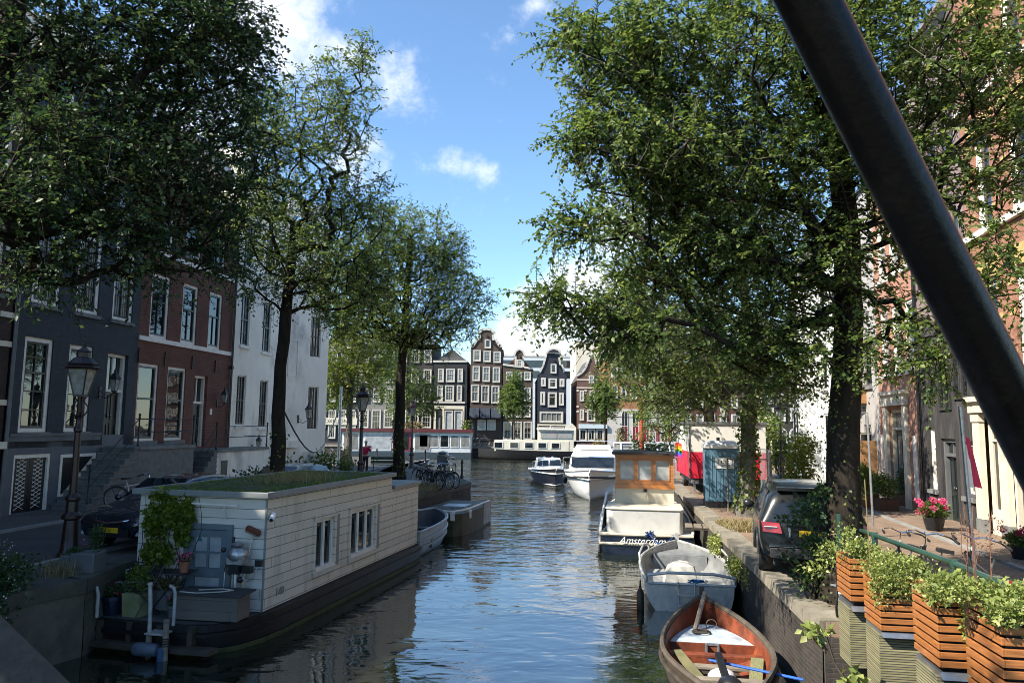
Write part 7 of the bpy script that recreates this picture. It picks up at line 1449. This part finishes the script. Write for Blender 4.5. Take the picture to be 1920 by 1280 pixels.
# ================================================================= bridge the camera stands on
BR = thing('bridge', 'iron bridge with thick black diagonal struts nearest the camera', 'bridge', (0, 0, 0)); BB = M('tarry_black_iron', (.0018, .0018, .0022), .34, var=.5, vs=14, bd=.0015, bs=60, spec=.2, dirt=(.008, .0075, .007))
part('deck', MB(CONCRETE).box(-12, 12, -6, .55, .75, 1.12), BR, smooth=0); part('girder', MB(BB).box(-12, 12, .55, .75, .45, 1.0), BR, smooth=0)
def strut(p0, p1, rad, name='strut'): part(name, MB(BB).tube([p0+(p1-p0)*k/8 for k in range(9)], rad, 24), BR)
a, b = AT(1514, 0, 1.35), AT(1859, 687, 1.59); d_ = (b-a).normalized(); strut(a-d_*1.6, b+d_*1.9, .0553)
BG = M('worn_grey_iron', (.008, .01, .01), .6, var=.5, vs=9, bd=.005, bs=14, dirt=(.012, .014, .014)); a, b = AT(-225, 1090, 1.3), AT(60, 1370, 1.3); d_ = (b-a).normalized(); part('strut', MB(BG).bar(a-d_*.5, b+d_*.4, .13, .13), BR, bev=.02)
# ================================================================= trees
# near left elm, trunk just outside the frame
xA = -9.15
tree('elm_tree', 'large dark elm filling the upper left over the blue house', (xA, 11.0, 0), [(-8.85, 11.1, 3.2), (-8.3, 11.3, 6.5), (-8.0, 11.4, 10.5)],
     [pblob(110, 100, 11.5, 250, 260, 2.2, 330), pblob(330, 130, 12, 170, 160, 1.9, 220), pblob(410, 50, 12, 95, 110, 1.3, 95), pblob(150, 310, 11, 230, 120, 1.8, 190), pblob(380, 330, 12.5, 130, 140, 1.5, 150), pblob(60, -250, 11.5, 360, 220, 2.6, 200), pblob(400, 470, 13, 60, 60, .8, 30), pblob(60, 400, 10.5, 110, 55, 1., 40), pblob(230, 430, 11, 90, 40, .8, 34), pblob(80, 500, 10.8, 90, 45, .8, 34), pblob(280, 500, 11.5, 60, 40, .7, 20)],
     BARK, LF_DARK, 11, .3, .088, 4, 9, .62, 'elm trees along the canal', bare=500)
# left tree 2 with cable and ivy
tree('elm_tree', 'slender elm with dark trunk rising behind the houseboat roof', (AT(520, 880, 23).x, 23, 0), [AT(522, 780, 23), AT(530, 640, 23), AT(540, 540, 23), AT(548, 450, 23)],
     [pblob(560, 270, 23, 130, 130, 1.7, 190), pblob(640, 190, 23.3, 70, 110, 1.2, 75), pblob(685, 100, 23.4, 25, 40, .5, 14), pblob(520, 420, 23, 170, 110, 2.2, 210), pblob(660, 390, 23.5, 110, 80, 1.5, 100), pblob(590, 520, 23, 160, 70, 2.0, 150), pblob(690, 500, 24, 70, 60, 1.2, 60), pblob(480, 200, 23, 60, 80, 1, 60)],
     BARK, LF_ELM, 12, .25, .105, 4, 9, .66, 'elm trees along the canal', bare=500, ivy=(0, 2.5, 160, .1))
tree('elm_tree', 'round headed elm at the houseboat stern beside the parked bicycles', (AT(747, 905, 34).x, 34, 0), [AT(748, 820, 34), AT(752, 700, 34), AT(762, 560, 34), AT(770, 450, 34)],
     [pblob(770, 470, 34, 100, 90, 2.6, 260), pblob(690, 480, 34, 90, 110, 2.6, 220), pblob(845, 560, 34, 80, 70, 2.0, 170), pblob(730, 580, 34, 130, 70, 2.8, 260), pblob(800, 620, 34, 90, 40, 1.8, 120), pblob(650, 560, 35, 60, 70, 1.8, 100), pblob(830, 480, 34, 50, 50, 1.3, 70)],
     BARK, LF_ELM, 13, .27, .12, 4, 9, .75, 'elm trees along the canal', bare=300, ivy=(0, 3, 160, .13))
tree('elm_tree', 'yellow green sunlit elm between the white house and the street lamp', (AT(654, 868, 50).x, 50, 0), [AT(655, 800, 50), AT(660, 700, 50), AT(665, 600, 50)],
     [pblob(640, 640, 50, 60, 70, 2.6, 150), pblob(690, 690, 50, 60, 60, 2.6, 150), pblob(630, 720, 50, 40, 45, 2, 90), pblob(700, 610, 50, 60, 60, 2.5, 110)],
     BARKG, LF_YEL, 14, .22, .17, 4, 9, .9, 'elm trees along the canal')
tree('street_tree', 'dark green tree on the far quay behind the street lamp', (AT(765, 845, 99).x, 99, 0), [AT(765, 800, 99), AT(768, 720, 99)], [pblob(760, 730, 99, 55, 60, 3.5, 130), pblob(745, 660, 99, 50, 60, 3.5, 110), pblob(800, 745, 99, 22, 40, 2, 40)], BARKG, LF_ELM, 15, .25, .3, 4, 9, 1.2, 'young street trees on the far quay')
for px, top, bot, wd, lab, sd in ((964, 698, 786, 27, 'rounded street tree in front of the brown grey gable house', 16), (1134, 702, 792, 34, 'rounded street tree in front of the dark red banded house', 17)):
    my = (top+bot)/2; tree('street_tree', lab, (AT(px, 840, 99).x, 99, 0), [AT(px, 800, 99), AT(px, 720, 99)], [pblob(px, my+8, 99, wd, (bot-top)*.38, 2.0, 150), pblob(px, my-16, 99, wd*.6, (bot-top)*.36, 1.5, 80)], BARKG, LF_ELM, sd, .13, .26, 4, 9, .85, 'young street trees on the far quay')
# big right elm
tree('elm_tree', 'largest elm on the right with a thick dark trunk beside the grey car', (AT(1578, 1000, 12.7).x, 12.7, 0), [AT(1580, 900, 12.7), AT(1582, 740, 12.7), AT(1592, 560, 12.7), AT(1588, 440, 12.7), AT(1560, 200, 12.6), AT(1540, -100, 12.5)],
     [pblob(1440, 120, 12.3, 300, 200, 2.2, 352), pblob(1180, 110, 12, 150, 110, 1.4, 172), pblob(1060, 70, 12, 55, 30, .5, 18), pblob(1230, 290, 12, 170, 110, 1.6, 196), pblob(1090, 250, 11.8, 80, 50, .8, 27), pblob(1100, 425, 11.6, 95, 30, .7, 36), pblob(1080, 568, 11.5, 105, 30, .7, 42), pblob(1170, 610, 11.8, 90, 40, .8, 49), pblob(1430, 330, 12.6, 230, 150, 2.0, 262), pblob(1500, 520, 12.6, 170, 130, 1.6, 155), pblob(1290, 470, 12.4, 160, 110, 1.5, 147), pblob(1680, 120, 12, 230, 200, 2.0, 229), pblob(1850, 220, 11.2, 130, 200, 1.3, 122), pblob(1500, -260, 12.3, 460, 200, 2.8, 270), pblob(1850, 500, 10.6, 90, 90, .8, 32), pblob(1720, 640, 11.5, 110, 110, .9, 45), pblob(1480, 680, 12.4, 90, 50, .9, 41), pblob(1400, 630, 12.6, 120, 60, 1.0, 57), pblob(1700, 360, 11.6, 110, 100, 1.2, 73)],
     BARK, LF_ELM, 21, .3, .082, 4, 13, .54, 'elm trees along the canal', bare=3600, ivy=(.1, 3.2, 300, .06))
tree('elm_tree', 'ivy clad elm behind the blue portable toilet', (AT(1402, 965, 24.5).x, 24.5, 0), [AT(1403, 860, 24.5), AT(1405, 740, 24.5), AT(1400, 600, 24.5), AT(1390, 450, 24.5)],
     [pblob(1330, 560, 24.5, 150, 110, 2.6, 210), pblob(1230, 600, 24.5, 120, 80, 2.2, 150), pblob(1450, 640, 24.5, 100, 70, 2.2, 110), pblob(1310, 680, 24, 130, 45, 1.8, 110), pblob(1320, 735, 24, 130, 38, 1.6, 90), pblob(1205, 680, 24, 80, 55, 1.6, 80), pblob(1460, 720, 24.5, 75, 38, 1.5, 55), pblob(1280, 400, 25, 180, 120, 3, 280), pblob(1430, 450, 25, 130, 130, 2.5, 200), pblob(1200, 520, 24, 70, 50, 1.2, 60)],
     BARKG, LF_ELM, 22, .27, .105, 4, 9, .68, 'elm trees along the canal', bare=500, ivy=(.2, 3.8, 900, .12))
tree('elm_tree', 'farther elm whose low branches hang over the varnished wheelhouse', (AT(1335, 900, 41).x, 41, 0), [AT(1335, 850, 41), AT(1330, 740, 41), AT(1310, 620, 41)],
     [pblob(1260, 650, 40, 130, 70, 3.5, 190), pblob(1200, 590, 40, 80, 60, 2.5, 90), pblob(1240, 750, 38, 75, 38, 1.8, 70), pblob(1360, 690, 41, 120, 55, 3, 130), pblob(1180, 660, 40, 60, 50, 2, 80)],
     BARK, LF_ELM, 23, .3, .15, 4, 9, .85, 'elm trees along the canal')
tree('elm_tree', 'leafy low branch elm over the site trailer and mast', (AT(1300, 905, 33).x+2.2, 35, 0), [AT(1340, 830, 35), AT(1330, 760, 35), AT(1320, 660, 35)],
     [pblob(1250, 790, 31, 45, 30, 1.2, 22), pblob(1225, 838, 29, 36, 14, .6, 12), pblob(1320, 715, 33, 80, 25, 1.8, 40), pblob(1230, 740, 33, 60, 25, 1.5, 22)],
     BARK, LF_ELM, 24, .2, .13, 4, 9, .7, 'elm trees along the canal')
# unseen elm added beside the bridge so its crown shades the near sloop
tree('elm_tree', 'elm beside the bridge end, outside the left picture edge', (-9.6, 1.6, 0), [(-9.4, 1.8, 4), (-9.0, 2.0, 8)], [(-8.4, 2.0, 8.4, 4.4, 3.2, 2.7, 400)], BARK, LF_ELM, 27, .3, .12, 4, 8, .8)
# shrubs and weeds
def shrub(label, loc, blobs, leaf, size, seed, name='shrub', cat='shrub', stems=True, group=None):
    r = thing(name, label, cat, loc, 0, group); bush('foliage', r, blobs, leaf, size, seed)
    if stems:
        m = MB(WOODD); g = random.Random(seed)
        for k in range(7): b = blobs[g.randrange(len(blobs))]; m.tube([(g.uniform(-.1, .1), g.uniform(-.1, .1), 0), (b[0]*.5, b[1]*.5, b[2]*.6), (b[0]+g.uniform(-.5, .5)*b[3], b[1]+g.uniform(-.5, .5)*b[4], b[2])], [.018, .012, .006], 5)
        part('stem', m, r)
    return r
shrub('leafy shoots in front of the grey car tail', (AT(1530, 1100, 12.6).x, 12.75, 0), [(.0, 0, 1.4, .36, .25, .36, 260), (.12, -.1, .85, .36, .25, .3, 260), (-.05, 0, .35, .36, .25, .28, 200), (.2, 0, 1.75, .22, .2, .18, 80), (-.45, 0, 1.3, .2, .12, .08, 36), (-.4, 0, .7, .2, .12, .1, 36)], LF_DARK, .09, 61)
shrub('dark shrub at the foot of the slender elm by the white house', (AT(480, 880, 25).x, 25, 0), [(0, 0, .7, .9, .6, .7, 900), (1.3, 0, .9, .9, .5, .8, 900), (2.2, .3, .6, .6, .5, .5, 500)], LF_DARK, .12, 62)
shrub('hedge like shrub at the white house corner', (AT(608, 884, 41).x, 41, 0), [(0, 0, .7, .9, .6, .7, 700), (1.2, 0, .5, .6, .5, .5, 400)], LF_ELM, .13, 63)
shrub('sunny yellow weeds by the grey post', (AT(645, 878, 47).x, 47, 0), [(0, 0, .7, .5, .5, .8, 500)], LF_DRY, .12, 64)
shrub('bright leafy shrub between street lamp and white house on the right', (AT(1500, 890, 27).x, 27, 0), [(0, 0, 1.3, .7, .7, 1.1, 1500), (.4, .5, 2.2, .6, .6, .6, 600), (-.6, .4, .6, .4, .4, .5, 400)], LF_YEL, .11, 65)
shrub('green bush behind the mesh fence on the right', (AT(1425, 880, 36).x, 36, 0), [(0, 0, 1.4, .7, .7, 1.3, 1100), (.6, .8, 2.8, 1.0, .8, .9, 900)], LF_ELM, .15, 66)
shrub('grey green bush beside the notice board', (AT(1460, 880, 44).x, 44, 0), [(0, 0, 1.5, 1.1, .9, 1.4, 1100), (-.9, 0, 3.2, 1.1, .9, 1.0, 800)], LF_ELM, .17, 67)
shrub('creeping plant over the right quay edge beside the aluminium boat', (5.15, 17.6, -.1), [(0, 0, -.25, .13, .6, .3, 500), (.1, -1.0, -.35, .12, .5, .35, 420), (.35, 2.9, -.2, .16, .6, .35, 500)], LF_PALE, .07, 68, 'creeper', 'plant', False)
shrub('large lobed fig leaves sprouting from the dark bridge wall', (AT(1530, 1185, 9.5).x, 9.5, AT(1530, 1185, 9.5).z), [(0, 0, 0, .25, .18, .1, 40), (.35, -.2, -.55, .22, .2, .2, 70)], LF_PALE, .12, 69, 'fig_shoot', 'plant')
shrub('sprawling vine with pale leaves beside the trunk base', (AT(1560, 1000, 11.9).x, 11.9, .55), [(0, 0, .35, .35, .25, .25, 240), (.3, 0, .55, .2, .2, .2, 130), (-.25, 0, .1, .3, .15, .15, 110)], LF_PALE, .06, 70, 'creeper', 'plant')
# reeds and plants across the canal
shrub('sunny tall reeds on the far quay right of the barge', (AT(1165, 840, 98.5).x, 98.5, 0), [(0, 0, 1.5, .9, .6, 1.7, 360), (-3, 0, .6, .8, .6, .7, 200)], LF_DRY, .28, 71, 'reed_clump', 'plant')
shrub('green potted tree on the far quay left of the navy awnings', (AT(873, 838, 99).x, 99, 0), [(0, 0, 2.2, .7, .6, 1.1, 240)], LF_YEL, .25, 72, 'potted_tree', 'tree')
shrub('plants on the roof edge of the red edged houseboat', (AT(775, 803, 94).x, 94, 2.25), [(0, 0, .4, 2.0, .5, .5, 350)], LF_DRY, .25, 73, 'roof_plant', 'plant', False)
# weeds on the left abutment
r = shrub('wild weed mass with white flowers spilling over the left quay wall', (-8.5, 12.0, 0), [(-.2, -.2, .5, .9, 1.0, .55, 2300), (.2, .6, .25, .55, .7, .4, 1200), (.45, -.2, -.35, .35, .9, .6, 1500), (-.9, .6, .45, .8, .8, .5, 1200)], LF_DARK, .07, 80, 'weed_clump', 'plant'); bush('blossom', r, [(-.1, .1, .62, .85, .95, .5, 230), (.35, .1, .1, .5, .9, .5, 90)], FL_WHITE, .026, 81, shell=.15, wid=.5)
g = np.random.default_rng(9); P = np.stack([-8.5+.7*g.random(420), 13.6+1.3*g.random(420), np.zeros(420)], 1); r = thing('dry_grass_tuft', 'dry straw coloured grass at the foot of the near street lamp', 'grass', (0, 0, 0)); blades('blade', r, P, .3, LF_DRY, 8, .004, .9)
P = np.stack([6.0+1.2*g.random(1500)+.0, 20.6+1.8*g.random(1500), np.zeros(1500)], 1); r = thing('dry_grass_tuft', 'sunlit straw grass around the posts on the right quay', 'grass', (0, 0, 0)); blades('blade', r, P, .2, LF_DRY, 9, .008, .9)
P = np.stack([-4.6+2.2*g.random(1800), 31.5+3.5*g.random(1800), np.zeros(1800)], 1); P = P[P[:, 0] < -1.95-.23*(36.9-P[:, 1])-.15]; r = thing('dry_grass_tuft', 'thin dry grass under the bicycles on the quay corner', 'grass', (0, 0, 0)); blades('blade', r, P, .22, LF_DRY, 10, .008, .9)
q = Vector((-7.85, 14.3, 0)); r = thing('potted_shrub', 'grey zinc tub with a bushy green plant on the left quay edge', 'shrub', (q.x, q.y, 0)); r.scale = (.72, .72, .72); part('pot', MB(LEAD).prismx([(-.3, 0), (.3, 0), (.32, .5), (-.32, .5)], -.3, .3), r, bev=.02); part('pot', MB(LEAD).box(-.62, -.32, -.2, .3, 0, .42), r, bev=.02); bush('foliage', r, [(.18, .0, .85, .2, .22, .42, 600), (-.35, 0, .5, .25, .22, .14, 240), (-.1, -.2, .25, .1, .1, .3, 120)], LF_DARK, .06, 83); bush('blossom', r, [(-.1, -.1, .75, .1, .1, .1, 10)], FL_PINK, .05, 84)
shrub('low dark plants against the left house front under the brown house', (-14.6, 20.2, 0), [(0, 0, .3, .6, .8, .35, 700)], LF_DARK, .07, 85)
